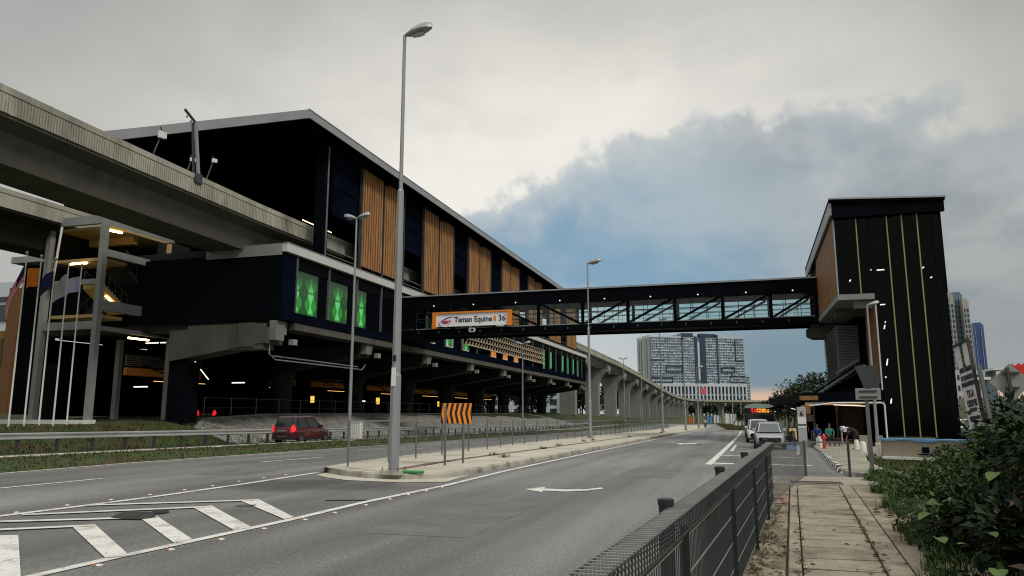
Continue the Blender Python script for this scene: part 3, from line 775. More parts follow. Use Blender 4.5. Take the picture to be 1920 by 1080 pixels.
mb = MB(); mb.box(XF-.9, XF-.05, 49.3, 49.95, 13.35, 22.45); mb.build('corner_column', BLACK, ST)
mb = MB(); mb.tube((XF+.02, 49.6, 13.4), (XF+.02, 49.6, 22.3), .075); mb.build('downpipe', STEEL_D, ST)
for a in (46.0, 47.6):
    mb = MB(); mb.tube((-33.4, a, 16.8), (-33.4, a+1.1, 16.8), .05, n=6); mb.build('platform_lamp', TUBE_O, ST)
# faint fittings inside
for x, y, z in ((-40, 58, 18.5), (-44, 64, 17.8), (-38, 70, 18.2)):
    mb = MB(); mb.tube((x, y, z), (x+2.2, y+.4, z+.05), .06, n=6); mb.build('ceiling_fitting', STEEL_D, ST)
# the pale platform edge band
mb = MB(); mb.box(XF-.15, XF+.25, Y0+.05, Y1, 12.72, 13.32); mb.build('platform_band', BAND, ST)
mb = MB(); mb.box(-36.5, XF-.17, Y0+.05, Y0+.45, 12.5, 13.32); mb.box(XF+.0, XF+.28, Y0, Y1, 13.325, 13.38); mb.build('band_return', CONC_G, ST)
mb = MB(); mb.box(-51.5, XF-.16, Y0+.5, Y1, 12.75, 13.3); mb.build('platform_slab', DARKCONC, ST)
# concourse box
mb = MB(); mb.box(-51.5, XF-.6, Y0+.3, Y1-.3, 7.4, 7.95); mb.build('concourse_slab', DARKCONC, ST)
mb = MB(); mb.box(-51.5, XF-.05, Y0+.1, Y0+.3, 7.95, 12.7); mb.build('end_wall', BLACK, ST)
mb = MB(); mb.box(-51.5, XF-.05, Y1-.3, Y1-.1, 7.95, 12.7); mb.build('end_wall', NAVY, ST)
mb = MB(); mb.box(XF-.30, XF-.06, Y0+.3, Y1-.3, 11.75, 12.7); mb.build('glazing_head', BLACK, ST)
mb = MB(); mb.box(XF-.30, XF-.04, Y0+.3, Y1-.3, 7.95, 8.62)
for k in range(25): mb.box(XF-.04, XF-.0, Y0+.4+k*4.4, Y0+.45+k*4.4, 7.96, 8.6)
mb.build('sill_panel', NAVY, ST)
mb = MB(); mb.box(XF-.55, XF-.12, 46.2, Y1-.3, 7.42, 7.93); mb.build('slab_edge', CONC_D, ST)
mb = MB(); mb.box(XF-.06, XF-.02, Y0+.1, 46.0, 8.63, 12.65)
for k in range(4): mb.box(XF-.02, XF+.01, Y0+.2+k*.45, Y0+.24+k*.45, 8.63, 12.6)
mb.build('corner_panel', NAVY, ST)
# mural: tall pale green vases on a green ground, lit from behind
def mural_mat():
    m = bpy.data.materials.new("lit green mural"); m.use_nodes = True
    N = m.node_tree.nodes; L = m.node_tree.links; b = N['Principled BSDF']
    g = N.new('ShaderNodeNewGeometry'); sp = N.new('ShaderNodeSeparateXYZ'); L.new(g.outputs['Position'], sp.inputs[0])
    def mt(op, a, c=None, d=None, cl=False):
        n = N.new('ShaderNodeMath'); n.operation = op; n.use_clamp = cl
        for i, v in enumerate((a, c, d)):
            if v is None: continue
            if isinstance(v, (int, float)): n.inputs[i].default_value = v
            else: L.new(v, n.inputs[i])
        return n.outputs[0]
    PY = 1.95
    u = mt('SUBTRACT', mt('MODULO', mt('SUBTRACT', sp.outputs[1], 45.2), PY), PY/2)
    zz = mt('SUBTRACT', sp.outputs[2], 8.6)
    wv = mt('ADD', .25, mt('MULTIPLY', .15, mt('COSINE', mt('MULTIPLY', zz, 2*math.pi/1.62))))
    lens = mt('ADD', .62, mt('MULTIPLY', .22, mt('COSINE', mt('ADD', mt('MULTIPLY', zz, 2*math.pi/1.62), 3.14))))
    pale = mt('MULTIPLY', mt('SUBTRACT', wv, mt('ABSOLUTE', u)), 30, cl=True)
    gap = mt('MULTIPLY', mt('SUBTRACT', mt('ABSOLUTE', mt('SUBTRACT', mt('MODULO', mt('ADD', zz, .72), 1.62), .81)), .06), 12, cl=True)
    pale = mt('MULTIPLY', pale, gap)
    mid = mt('MULTIPLY', mt('SUBTRACT', lens, mt('ABSOLUTE', u)), 9, cl=True)
    fade = mt('SUBTRACT', 1.0, mt('MULTIPLY', mt('SUBTRACT', zz, 1.7), .85, cl=True), cl=True)
    mx1 = N.new('ShaderNodeMix'); mx1.data_type = 'RGBA'; L.new(mid, mx1.inputs[0]); mx1.inputs[6].default_value = (.004, .030, .006, 1); mx1.inputs[7].default_value = (.012, .19, .015, 1)
    mx2 = N.new('ShaderNodeMix'); mx2.data_type = 'RGBA'; L.new(pale, mx2.inputs[0]); L.new(mx1.outputs[2], mx2.inputs[6]); mx2.inputs[7].default_value = (.10, .50, .16, 1)
    L.new(mx2.outputs[2], b.inputs['Emission Color']); L.new(fade, b.inputs['Emission Strength'])
    b.inputs['Base Color'].default_value = (.02, .06, .02, 1); b.inputs['Roughness'].default_value = .3
    return m
MURAL = mural_mat()
GREENLIT = EM("green lit glass", (.035, .30, .10), .6)
AMBER = EM("amber lit interior", (.62, .20, .03), .8)
PALELIT = EM("pale lit interior", (.5, .5, .38), .45)
def mullion(y):
    mb = MB(); mb.box(XF-.12, XF+.06, y-.06, y+.06, 8.6, 12.6); mb.build('mullion', STEEL_D, ST)
for k in range(5):
    y = 45.95+4.45*k; mullion(y)
    if k < 3:
        mb = MB(); mb.box(XF-.16, XF-.13, y+.1, y+3.1 if k < 2 else y+1.9, 8.64, 11.75); mb.build('mural_window', MURAL, ST)
        mb = MB(); mb.box(XF-.20, XF-.14, y+3.1 if k < 2 else y+1.9, y+4.4, 8.62, 11.75); mb.build('dark_pane', DKGLASS, ST)
    else:
        mb = MB(); mb.box(XF-.20, XF-.14, y+.1, y+4.35, 8.62, 11.75); mb.build('dark_pane', DKGLASS, ST)
for k in range(9):                                        # between bridge and lattice: small lit panes
    y = 69.5+5.1*k
    mullion(y)
    mb = MB(); mb.box(XF-.20, XF-.14, y+.1, y+5.0, 8.62, 11.75); mb.build('dark_pane', DKGLASS, ST)
    mt_ = [MURAL, MURAL, MURAL, None, AMBER, AMBER, AMBER, None, None][k]
    if mt_:
        w = 1.9 if mt_ is MURAL else 2.0
        mb = MB(); mb.box(XF-.14, XF-.11, y+.5, y+.5+w, 8.75, 10.6 if mt_ is MURAL else 10.0); mb.build('lit_window', mt_, ST)
        mb = MB()
        mb.box(XF-.11, XF-.06, y+.42, y+.5, 8.7, 10.3); mb.box(XF-.11, XF-.06, y+.5+w, y+.58+w, 8.7, 10.3); mb.box(XF-.11, XF-.06, y+.5, y+.5+w, 8.66, 8.74); mb.build('window_frame', WHITE, ST)
        if mt_ is AMBER:
            mb = MB(); mb.tube((XF-.08, y+.7, 9.75), (XF-.08, y+2.2, 9.75), .07, n=6); mb.build('interior_lamp', TUBE_O, ST)
for k in range(8):
    y = 116.6+4.45*k; mullion(y)
    mb = MB(); mb.box(XF-.20, XF-.14, y+.1, y+4.4, 8.62, 11.75); mb.build('dark_pane', DKGLASS, ST)
    if k % 5 != 2:
        mb = MB(); mb.box(XF-.14, XF-.11, y+.5+.3*(k % 3), y+1.5+.35*(k % 2), 8.7+.3*(k % 2), 11.7); mb.build('lit_window', GREENLIT, ST)
# the pale lattice of perforated fins
mb = MB()
for r_ in range(3): mb.box(XF+.05, XF+.40, 80.2, 116.4, 9.40+r_*.72+.63, 9.40+r_*.72+.67)
mb.box(XF+.05, XF+.4, 80.2, 116.4, 9.32, 9.40)
mb.build('lattice_frame', FIN, ST)
mb = MB(); mb.box(XF+.02, XF+.045, 80.2, 116.4, 9.42, 11.5); mb.build('lattice_back', BLACK, ST)
for k in range(34):
    y = 80.5+k*1.06; mb = MB()
    for r_ in range(3):
        z = 9.42+r_*.72
        mb.hexa([(XF+.06, y, z), (XF+.26, y-.10, z), (XF+.26, y-.04, z), (XF+.06, y+.06, z), (XF+.06, y+.42, z+.58), (XF+.26, y+.32, z+.58), (XF+.26, y+.38, z+.58), (XF+.06, y+.48, z+.58)])
    mb.build('lattice_fin', FIN, ST)
BRK = M('bracket concrete', (.15, .15, .14), .9, var=.2, scale=.8)
WEATHER = M('stained beam concrete', (.055, .053, .045), .9, var=.3, scale=.6, fine=.1, fscale=8, streak=(1, 1, .3))
# transverse beams, pillars and brackets below
for k in range(9):
    y = 45.0+k*13.15
    if y > 151: break
    mb = MB(); mb.prism(([(-51.8, 7.4), (-51.8, 6.0), (-46, 5.1), (-39, 5.1)] if k else [(-39, 7.4), (-39, 5.2)])+[(-31.5, 6.3), (-30.9, 6.3), (-30.9, 7.4)], 'y', y-.95, y+.95)
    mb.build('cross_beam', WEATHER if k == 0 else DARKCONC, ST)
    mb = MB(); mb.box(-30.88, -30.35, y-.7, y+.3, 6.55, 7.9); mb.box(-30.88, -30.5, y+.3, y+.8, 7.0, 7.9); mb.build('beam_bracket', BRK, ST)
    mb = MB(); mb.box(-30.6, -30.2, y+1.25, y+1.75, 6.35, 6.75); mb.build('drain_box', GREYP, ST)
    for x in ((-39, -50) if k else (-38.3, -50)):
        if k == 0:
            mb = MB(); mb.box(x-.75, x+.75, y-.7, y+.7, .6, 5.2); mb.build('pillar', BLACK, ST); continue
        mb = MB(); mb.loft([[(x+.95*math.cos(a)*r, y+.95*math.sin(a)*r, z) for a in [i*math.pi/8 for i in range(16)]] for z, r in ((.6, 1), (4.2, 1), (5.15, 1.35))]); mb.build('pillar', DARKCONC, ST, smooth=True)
mb = MB(); mb.box(-51.5, -31.6, 46.2, 151, 7.30, 7.38)
for k in range(8): mb.box(-51.5, -31.6, 50.5+k*13.15, 51.3+k*13.15, 6.9, 7.3)
mb.build('underside', SOFFIT, ST)
mb = MB(); mb.box(-37.5, -31.2, 44.1, 45.4, 5.9, 7.7); mb.box(-33.2, -31.9, 44.0, 44.1, 6.1, 7.75); mb.build('end_beam', WEATHER, ST)
mb = MB(); mb.path([(-31.0, 44.6, 7.2), (-31.0, 44.6, 5.6), (-31.0, 45.4, 5.25), (-31.0, 58, 5.25), (-31.0, 58.6, 5.7)], .05, 6); mb.path([(-31.4, 45.6, 5.55), (-31.4, 58, 5.5)], .05, 6); mb.build('conduit', STEEL, ST)
# yellow lights and strip lamps under the station
for k, (px, py, X) in enumerate([(403, 745, -49), (427, 736, -51), (531, 744, -49), (582, 748, -50), (666, 748, -46), (705, 751, -44), (768, 755, -46), (820, 757, -46)]):
    p = onx(px, py, X); mb = MB(); mb.box(p.x, p.x+.25, p.y, p.y+.5, p.z-.45, p.z+.35); mb.build('wall_lamp', YELLOWLIT, ST)
p, q = onx(409, 743, -50), onx(436, 771, -46); mb = MB(); mb.tube(p, q, .06, n=6); mb.build('strip_lamp', TUBE_W, ST)
p = onx(675, 752, -46); mb = MB(); mb.tube(p, p+Vector((0, 1.3, 0)), .09, n=6); mb.build('strip_lamp', TUBE_W, ST)
OCHRE = M('ochre painted beam', (.42, .17, .03), .8, var=.15)
# hoarding behind the pillars closes the undercroft, coloured black for the shade there
mb = MB(); mb.box(-52.3, -52.05, 46, 152, 1.3, 7.3); mb.build('undercroft_wall', SOFFIT, ST)
for k in range(7):
    y0, y1 = 46.6+k*13.15, 56.6+k*13.15
    p = MB(); p.box(-45.3, -45.0, y0, y1, 4.45, 5.04); p.build('ochre_beam', OCHRE, ST)
    p = MB()
    for i in range(6): p.box(-45.25, -45.05, y0, y1-1.0, 5.2+i*.15, 5.27+i*.15)
    p.build('louvre', STEEL_D, ST)
    p = MB(); p.bar((-44.9, y0+1.5, 5.3), (-44.9, y0+5, 4.5), .08, .08, up=(1, 0, 0)); p.build('brace', SOFFIT, ST)
    p = MB(); p.tube((-44.2, y0+2, 4.05), (-44.2, y1-2, 4.05), .02, n=6); p.build('added_beam_light', FILL_B, ST)  # tube added only to brighten the ochre beam
# fence along the top of the embankment
ef = thing('bank_fence', (-36.4, 90, 1.45), 'thin wire fence along the top of the stone embankment', 'fence')
yy_ = 47.0
while yy_ < 128:
    x = lerp_tab(P1, yy_)+.5; mb = MB(); mb.tube((x, yy_, 1.4), (x, yy_, 2.75), .03, n=6); mb.build('post', STEEL_D, ef); yy_ += 2.7
mb = MB(); mb.bar((lerp_tab(P1, 47)+.5, 47, 2.7), (lerp_tab(P1, 128)+.5, 128, 2.7), .025, .025); mb.bar((lerp_tab(P1, 47)+.5, 47, 2.0), (lerp_tab(P1, 128)+.5, 128, 2.0), .012, .012); mb.build('wire', STEEL_D, ef)

# ================================================================== VIADUCT
def guideway(root, pts, mats, half=4.6, wb=None):
    """U shaped deck swept along a plan line given as (x, y, z of parapet top)"""
    P = [Vector(p) for p in pts]
    wb = wb or half-2.2
    sec_web = [(-wb, -3.15), (wb, -3.15), (half-1.0, -1.75), (half-.1, -1.42), (half-.1, -1.28), (-half+.1, -1.28), (-half+.1, -1.42), (-half+1.0, -1.75)]
    def sweep(sec, name, mat, smooth=False):
        mb = MB(); rings = []
        for k, p in enumerate(P):
            d = P[min(k+1, len(P)-1)]-P[max(k-1, 0)]; d.z = 0; d.normalize(); n = Vector((d.y, -d.x, 0))
            rings.append([p+n*a+Vector((0, 0, b)) for a, b in sec])
        mb.loft(rings); return mb.build(name, mat, root, smooth)
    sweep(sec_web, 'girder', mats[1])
    for s in (1, -1):
        sweep([(s*(half-.22), -1.27), (s*(half-.02), -1.27), (s*(half-.02), -.34), (s*(half-.22), -.34)], 'parapet', mats[0])
        sweep([(s*(half-.26), -.335), (s*(half+.03), -.335), (s*(half+.05), -.02), (s*(half-.02), 0), (s*(half-.26), 0)], 'parapet_cap', mats[0])
    return P
VL = thing('viaduct', (-36.5, 20, 0), 'near concrete rail viaduct with ribbed parapet running into the station', 'viaduct')
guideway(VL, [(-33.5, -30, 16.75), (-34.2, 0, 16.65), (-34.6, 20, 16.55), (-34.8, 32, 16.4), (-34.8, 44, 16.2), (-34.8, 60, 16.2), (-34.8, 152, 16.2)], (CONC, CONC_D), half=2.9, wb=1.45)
mb = MB()                                                   # cast ribs of the parapet panels
for k in range(330):
    y = -2+k*.165
    x = -36.3+4.58 if y < 20 else -36.5+4.58
    t = lerp_tab([(-30, -33.5), (0, -34.2), (20, -34.6), (32, -34.8), (152, -34.8)], y)
    zt = lerp_tab([(-30, 16.75), (0, 16.65), (20, 16.55), (32, 16.4), (44, 16.2), (152, 16.2)], y)
    if k % 18 == 0: continue
    mb.box(t+2.875, t+2.935, y, y+.085, zt-1.27, zt-.40)
mb.build('parapet_ribs', CONC, VL)
VR = thing('viaduct', (-50.2, 20, 0), 'far parallel concrete viaduct glimpsed beneath the near one', 'viaduct')
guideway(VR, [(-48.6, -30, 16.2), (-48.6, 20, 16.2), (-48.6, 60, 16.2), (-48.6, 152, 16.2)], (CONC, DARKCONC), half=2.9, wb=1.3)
# viaduct beyond the station, bending away to the right
pts = [(-36.5, 152.2, 16.2), (-36.5, 175, 16.1), (-36.6, 210, 15.9), (-36.8, 245, 15.2), (-37, 285, 14.2), (-37, 330, 12.9), (-37, 380, 11.6), (-36.8, 430, 10.9), (-36, 480, 10.9)]
for a in range(1, 12):
    t = a/11*R(84); pts.append((-36+105*(1-math.cos(t)), 500+105*math.sin(t), 11.0))
pts += [(120, 612, 11.2), (240, 618, 11.4), (420, 622, 11.6)]
VX = thing('viaduct', (-36.5, 200, 0), 'long curving concrete viaduct on flared piers beyond the station', 'viaduct')
PX = guideway(VX, pts, (CONC, CONC_M))
# noise barrier on its far side
mb = MB(); rows = []
for k, (y, h) in enumerate([(152.5, 3.6), (165, 3.4), (180, 2.6), (195, 1.4), (208, .2)]):
    rows.append([(-40.9, y, 16.1), (-40.7, y, 16.1), (-40.5, y, 16.1+h), (-40.7, y, 16.1+h)])
mb.loft(rows); mb.build('noise_barrier', BLACK, VX)
def along(P, dist):
    for a, b in zip(P, P[1:]):
        L_ = math.hypot(b.x-a.x, b.y-a.y)
        if dist <= L_:
            t = dist/L_; d = (b-a); d.z = 0; return a+(b-a)*t, d.normalized()
        dist -= L_
    d = P[-1]-P[-2]; d.z = 0
    return P[-1], d.normalized()
def pier_mesh(h, half=4.4):
    """flared pier, origin at its foot, across the local x axis; h = underside of the deck"""
    mb = MB(); w = 1.75
    prof = [(w, 0), (w, h-4.4), (w+.12, h-3.6), (w+.5, h-2.6), (w+1.2, h-1.6), (w+2.0, h-.9), (half, h-.55), (half, h+.95), (half-.35, h+.95), (half-.35, h)]
    mb.prism(prof+[(-a, b) for a, b in prof[::-1]], 'y', -1.1, 1.1)
    return mb
k = 0; dist = 12
while dist < 900:
    p, d = along(PX, dist)
    foot = lerp_tab(PLZ, p.y) - .2 if p.y < 480 else -1
    foot = max(foot, -1.0)
    r_ = thing('viaduct_pier', (p.x, p.y, foot), '', 'pier', 'piers of the curving viaduct')
    r_['label'] = 'flared concrete pier under the curving viaduct beyond the station'
    mb = pier_mesh(p.z-3.15-foot)
    ang = math.atan2(d.y, d.x)-math.pi/2
    mb.xform(Matrix.Translation((p.x, p.y, foot)) @ Matrix.Rotation(ang, 4, 'Z')); mb.build('column', CONC_M, r_)
    mb = MB(); h = p.z-3.15-foot
    for s in (1,):
        mb.box(s*4.42, s*4.42+.45*s, -.25, .25, h-.3, h+.6); mb.box(s*4.42, s*4.42+.25*s, -.2, .2, h-1.3, h-.3)
    mb.xform(Matrix.Translation((p.x, p.y, foot)) @ Matrix.Rotation(ang, 4, 'Z')); mb.build('bracket', M('drain bracket', (.34, .34, .32), .8) if 'drain bracket' not in bpy.data.materials else bpy.data.materials['drain bracket'], r_)
    dist += 29; k += 1
# signal mast on the near parapet, leaning
ms = thing('trackside_mast', (-31.85, 37.3, 16.3), 'leaning steel mast with a bracket arm on the viaduct parapet', 'mast')
mb = MB(); mb.bar((-31.85, 37.45, 16.1), (-32.0, 37.0, 19.7), .16, .16); mb.build('pole', STEEL, ms)
mb = MB(); mb.bar((-32.1, 37.3, 16.2), (-32.15, 36.95, 19.6), .12, .12); mb.build('back_post', STEEL_DD, ms)
mb = MB(); mb.bar((-32.0, 37.05, 19.6), (-32.0, 36.0, 20.1), .12, .12)
for a in (.35, .7): mb.tube((-32.0, 37.05-a, 19.55+.48*a), (-31.9, 36.8-a, 19.3+.48*a), .03, n=5); mb.ball((-31.9, 36.8-a, 19.3+.48*a), .06, n=6, m=4)
mb.build('arm', STEEL_DD, ms)
mb = MB(); mb.box(-32.2, -31.75, 37.1, 37.7, 15.75, 16.35); mb.build('foot_clamp', STEEL_DD, ms)
for lab, px, py, s in (('white floodlight pair under the roof edge left of the mast', 302, 254, .26), ('small white camera box right of the mast', 400, 302, .16), ('white box with dome on the parapet left of the mast', 359, 300, .15)):
    p = onx(px, py, -33.2); r_ = thing('wall_box', p, lab, 'fixture')
    mb = MB(); mb.box(p.x, p.x+.2, p.y-s, p.y+s*.1, p.z-s*.8, p.z+s*.8); mb.box(p.x, p.x+.2, p.y+s*.2, p.y+s, p.z-s*.6, p.z+s*.9); mb.build('housing', WHITE, r_)
    mb = MB(); mb.tube((p.x, p.y, p.z), (p.x-.1, p.y-.5, p.z-1.6), .04, n=5); mb.tube((p.x, p.y+.1, p.z+s*.8), (p.x, p.y-.1, p.z+s*2), .04, n=5); mb.build('bracket', STEEL_DD, r_)

# ================================================================== STAIR FRAME at the left
SF = thing('stair_tower', (-44.4, 44, 1.0), 'open grey concrete stair frame with warm lit landings beneath the viaducts', 'stair tower')
for x, y in ((-42, 40.5), (-46.8, 40.5), (-42, 47.6), (-46.8, 47.6)):
    mb = MB(); mb.box(x-.2, x+.2, y-.2, y+.2, .7, 15.0); mb.build('column', CONC_G, SF)
for z0, z1 in ((7.25, 7.8), (10.4, 10.75), (14.7, 15.3)):
    mb = MB(); mb.box(-46.59, -42.21, 40.35, 40.65, z0, z1); mb.build('front_beam', CONC_G, SF)
for z0, z1 in ((8.6, 9.3), (7.2, 7.5), (12.4, 12.9), (14.6, 15.2)):
    mb = MB(); mb.box(-42.15, -41.85, 40.71, 47.39, z0, z1); mb.build('side_beam', CONC_G, SF)
for x0, x1, y0, y1, z in ((-46.4, -42.3, 40.8, 43.0, 12.35), (-46.4, -42.3, 44.9, 47.5, 10.6), (-46.4, -42.3, 40.8, 43.0, 8.35),):
    mb = MB(); mb.box(x0, x1, y0, y1, z-.22, z); mb.build('landing', YELLOW_C if z > 8 else DARKCONC, SF)
mb = MB(); mb.box(-46.5, -41.8, 40.75, 49.5, 14.45, 14.6); mb.box(-46.4, -42.3, 43.4, 43.8, 13.9, 14.45); mb.build('ceiling', YELLOW_C, SF)
def flight(ya, za, yb, zb, x0, x1, mat_=None):
    mat_ = mat_ or DARKCONC
    mb = MB(); n = 10; poly = [(ya, za-.3)]
    for k in range(n):
        y0, y1 = ya+(yb-ya)*k/n, ya+(yb-ya)*(k+1)/n; z = za+(zb-za)*k/n
        poly += [(y0, z), (y1, z)] if zb < za else [(y0, z+(zb-za)/n), (y1, z+(zb-za)/n)]
    poly += [(yb, zb-.3)]
    mb.prism(poly, 'x', x0, x1); mb.build('stair_flight', mat_, SF)
    mb = MB()
    for x in (x0+.05, x1-.05):
        mb.bar((x, ya, za+1), (x, yb, zb+1), .05, .05)
        for k in range(5): t = k/4; mb.bar((x, ya+(yb-ya)*t, za+(zb-za)*t), (x, ya+(yb-ya)*t, za+(zb-za)*t+1), .03, .03)
    mb.build('handrail', STEEL_DD, SF)
flight(45.2, 10.5, 43.0, 12.3, -44.2, -42.4); flight(43.0, 8.3, 45.2, 10.5, -46.3, -44.5); flight(41.0, 10.5, 43.4, 8.95, -44.0, -42.3, YELLOW_C)
for a, b in (((-42.3, 40.9, 14.35), (-42.0, 42.0, 14.35)), ((-45.3, 40.95, 12.05), (-43.8, 40.95, 12.05)), ((-42.55, 41.6, 9.72), (-42.55, 42.7, 9.01)), ((-42.6, 44, 7.0), (-42.6, 46, 7.0))):
    mb = MB(); mb.tube(a, b, .07, n=6); mb.build('tube_lamp', TUBE_Y, SF)
for a, b in (((-44.6, 47.9, 7.0), (-43.4, 47.9, 7.0)), ((-43.2, 47.9, 7.0), (-42.7, 47.9, 7.0)), ((-41.9, 50, 6.0), (-41.2, 50, 5.2)), ((-41.0, 50, 5.0), (-40.2, 50, 4.2)), ((-39.5, 52, 4.0), (-38.3, 52, 4.0)), ((-45.5, 48, 3.6), (-44.2, 48, 3.6))):
    mb = MB(); mb.tube(a, b, .05, n=6); mb.build('white_lamp', TUBE_W, SF)
mb = MB(); mb.tube((-45.9, 40.15, 10.2), (-45.5, 40.15, 14.6), .08); mb.build('downpipe', WHITE, SF)
mb = MB(); mb.box(-41.9, -40.6, 45.4, 47.6, 12.6, 14.3); mb.build('lift_box', DARKCONC, SF)
mb = MB(); mb.box(-41.0, -40.58, 45.34, 45.4, 13.3, 14.2); mb.build('lit_panel', YELLOW_C, SF)
mb = MB(); mb.box(-41.9, -41.0, 47.3, 47.9, .7, 8.6); mb.build('rear_pier', CONC_G, SF)
mb = MB(); mb.box(-52, -41.75, 39.9, 40.18, .5, 1.12); mb.box(-42.0, -41.72, 40.18, 40.9, .5, 1.12); mb.build('base_wall', KERB_W, SF)
mb = MB(); mb.box(-51, -38.2, 55.0, 55.2, 1.3, 7.3); mb.build('back_wall', SOFFIT, SF)
# flagpoles with flags
FLAGM = [M("flag stripes", (0.5, .03, .03), .8, var=.1), M("flag orange", (0.62, .16, .01), .8, var=.15), M("flag navy", (0.01, .012, .06), .8, var=.2), M("flag grey white", (0.36, .36, .38), .8, var=.08), M("flag lilac white", (0.42, .41, .58), .8, var=.08)]
STRIPE_W = M("flag white stripe", (0.5, .48, .45), .8, var=.1)
for k in range(5):
    y = 34.0+k*1.0; x = -41.05; H = 9.9
    r_ = thing('flagpole', (x, y, 1.2), ['leftmost of the five white flagpoles by the stair frame', 'second flagpole from the left, flying the orange flag', 'middle flagpole of five, flying the navy flag', 'fourth flagpole from the left, flying the grey white flag', 'rightmost of the five white flagpoles, nearest the station'][k], 'flagpole', 'flagpoles by the stair frame')
    mb = MB(); mb.tube((x, y, .7), (x, y, 1.2+H), .055, .035, 8); mb.build('pole', KERB_W, r_, smooth=True)
    mb = MB(); mb.ball((x, y, 1.2+H+.07), .10, n=8, m=6); mb.build('finial', STEEL, r_, smooth=True)
    # the cloth hangs towards smaller y and flutters
    mb = MB(); nU, nV = 10, 7; top = 1.2+H-.7
    W, Hf, drop = [(1.25, 1.0, 2.6), (.9, 1.15, .25), (.95, 1.1, .8), (.85, 1.5, .95), (.85, 1.0, .35)][k]
    grid = []
    for th in (0, .012):
        for i in range(nU+1):
            u = i/nU
            for j in range(nV+1):
                v = j/nV
                zz = top-v*Hf*(1-.25*u*(k == 3))-drop*u**(1.5)
                grid.append((x+.14*math.sin(5.5*u+1.3*k+1.5*v)*u+th, y-.05-W*u*(1 if k else .72), zz-.05*math.sin(7*u)*u))
    off = (nU+1)*(nV+1); mb.v = grid; A_ = nV+1
    def stripe(i, j): return 1 if k == 0 and (j % 2) else 0
    for s in (0, 1):
        for i in range(nU):
            for j in range(nV):
                a = s*off+i*A_+j; mb.f.append((a, a+1, a+A_+1, a+A_)); mb.m.append(stripe(i, j) if not (k == 0 and i < 5 and j < 4) else 2)
    o = mb.build('flag', [FLAGM[k], STRIPE_W, FLAGM[2]], smooth=True)
    tag(o, ['red and white striped flag drooping from the leftmost pole', 'orange flag flying from the second pole', 'dark navy flag on the middle pole', 'grey white pennant like flag on the fourth pole', 'pale lilac white flag on the rightmost pole'][k], 'flag')

# ================================================================== FOOTBRIDGE
YB, YBF, ZB = 63.0, 66.6, 8.55
FB = thing('footbridge', (-11, 64.8, ZB), 'long black covered footbridge with glass sides spanning the road', 'footbridge')
mb = MB(); mb.box(-30.0, 6.45, YB-.1, YBF+.1, 11.05, 12.15); mb.build('roof_fascia', BLACK, FB)
mb = MB(); mb.box(-30.0, 6.5, YB-.22, YBF+.22, 12.16, 12.27); mb.build('roof_edge', FASCIA, FB)
mb = MB(); mb.box(-30, 6.3, YB+.05, YBF-.05, 12.275, 12.33); mb.build('roof_sheet', BLACK, FB)
mb = MB(); mb.box(-30.0, 6.3, YB-.05, YB+.2, ZB, 9.12); mb.box(-30, 6.3, YB-.15, YB-.05, 8.6, 8.72); mb.build('near_girder', BLACK, FB)
mb = MB(); mb.box(-30.0, 6.3, YBF-.2, YBF+.05, ZB, 9.12); mb.build('far_girder', BLACK, FB)
mb = MB(); mb.box(-30.0, 6.3, YB+.2, YBF-.2, 8.7, 9.0); mb.build('floor', BLACK, FB)
mb = MB(); mb.box(-30.0, 6.3, YB-.01, YB+.1, 9.125, 9.2); mb.box(-30.0, 6.3, YBF-.1, YBF+.01, 9.125, 9.2); mb.build('kick_rail', CONC_G, FB)
posts = [-28.4, -24.55, -20.7, -16.6, -12.65, -8.75, -4.85, -1.0, 2.75, 6.15]
for x in posts:
    for y in (YB+.05, YBF-.05):
        mb = MB(); mb.box(x-.13, x+.13, y-.09, y+.09, 9.13, 11.04); mb.build('post', BLACK, FB)
for k, (a, b) in enumerate(zip(posts, posts[1:])):
    for y in (YB+.06, YBF-.06):
        if k >= 4: p, q = (a+.15, y, 9.2), (b-.25, y, 11.0)
        else: p, q = (a+.25, y, 11.0), (b-.15, y, 9.2)
        mb = MB(); mb.bar(p, q, .17, .17, up=(0, 1, 0)); mb.build('diagonal', BLACK, FB)
    for y in (YB+.16, YBF-.16):
        mb = MB(); mb.box(a+.13, b-.13, y, y+.012, 9.22, 11.04); mb.build('glass_pane', GLASS_B, FB)
        mb = MB()
        for i in range(1, 3):
            x = a+(b-a)*i/3; mb.box(x-.025, x+.025, y-.03, y-.002, 9.2, 11.04)
        mb.box(a+.13, b-.13, y-.05, y-.002, 10.62, 10.70); mb.build('mullion', BLACK if y > 65 else STEEL_DD, FB)
    mb = MB(); mb.ball(((a+b)/2, YB-.13, 11.25), .055, n=8, m=6); mb.build('downlight', LAMPDOT, FB)
for y in (YB+.4, YBF-.4):
    mb = MB(); mb.bar((-29.5, y, 10.15), (6.2, y, 10.15), .05, .05); mb.bar((-29.5, y, 9.85), (6.2, y, 9.85), .03, .03)
    for k in range(18): mb.bar((-29.3+2*k, y, 9.0), (-29.3+2*k, y, 10.15), .03, .03)
    mb.build('handrail', STEEL_D, FB)
for k in range(17):
    mb = MB(); mb.box(-28+k*2, -27.9+k*2, YB-.2, YB-.05, 8.73, 8.93); mb.build('bracket_lug', STEEL_DD, FB)
mb = MB(); mb.box(-30.2, -27.6, YB-.3, YBF+.3, 8.3, 8.54); mb.box(-29.9, -28.6, YB-.12, YB-.06, 9.2, 11); mb.build('abutment_panel', BLACK, FB)
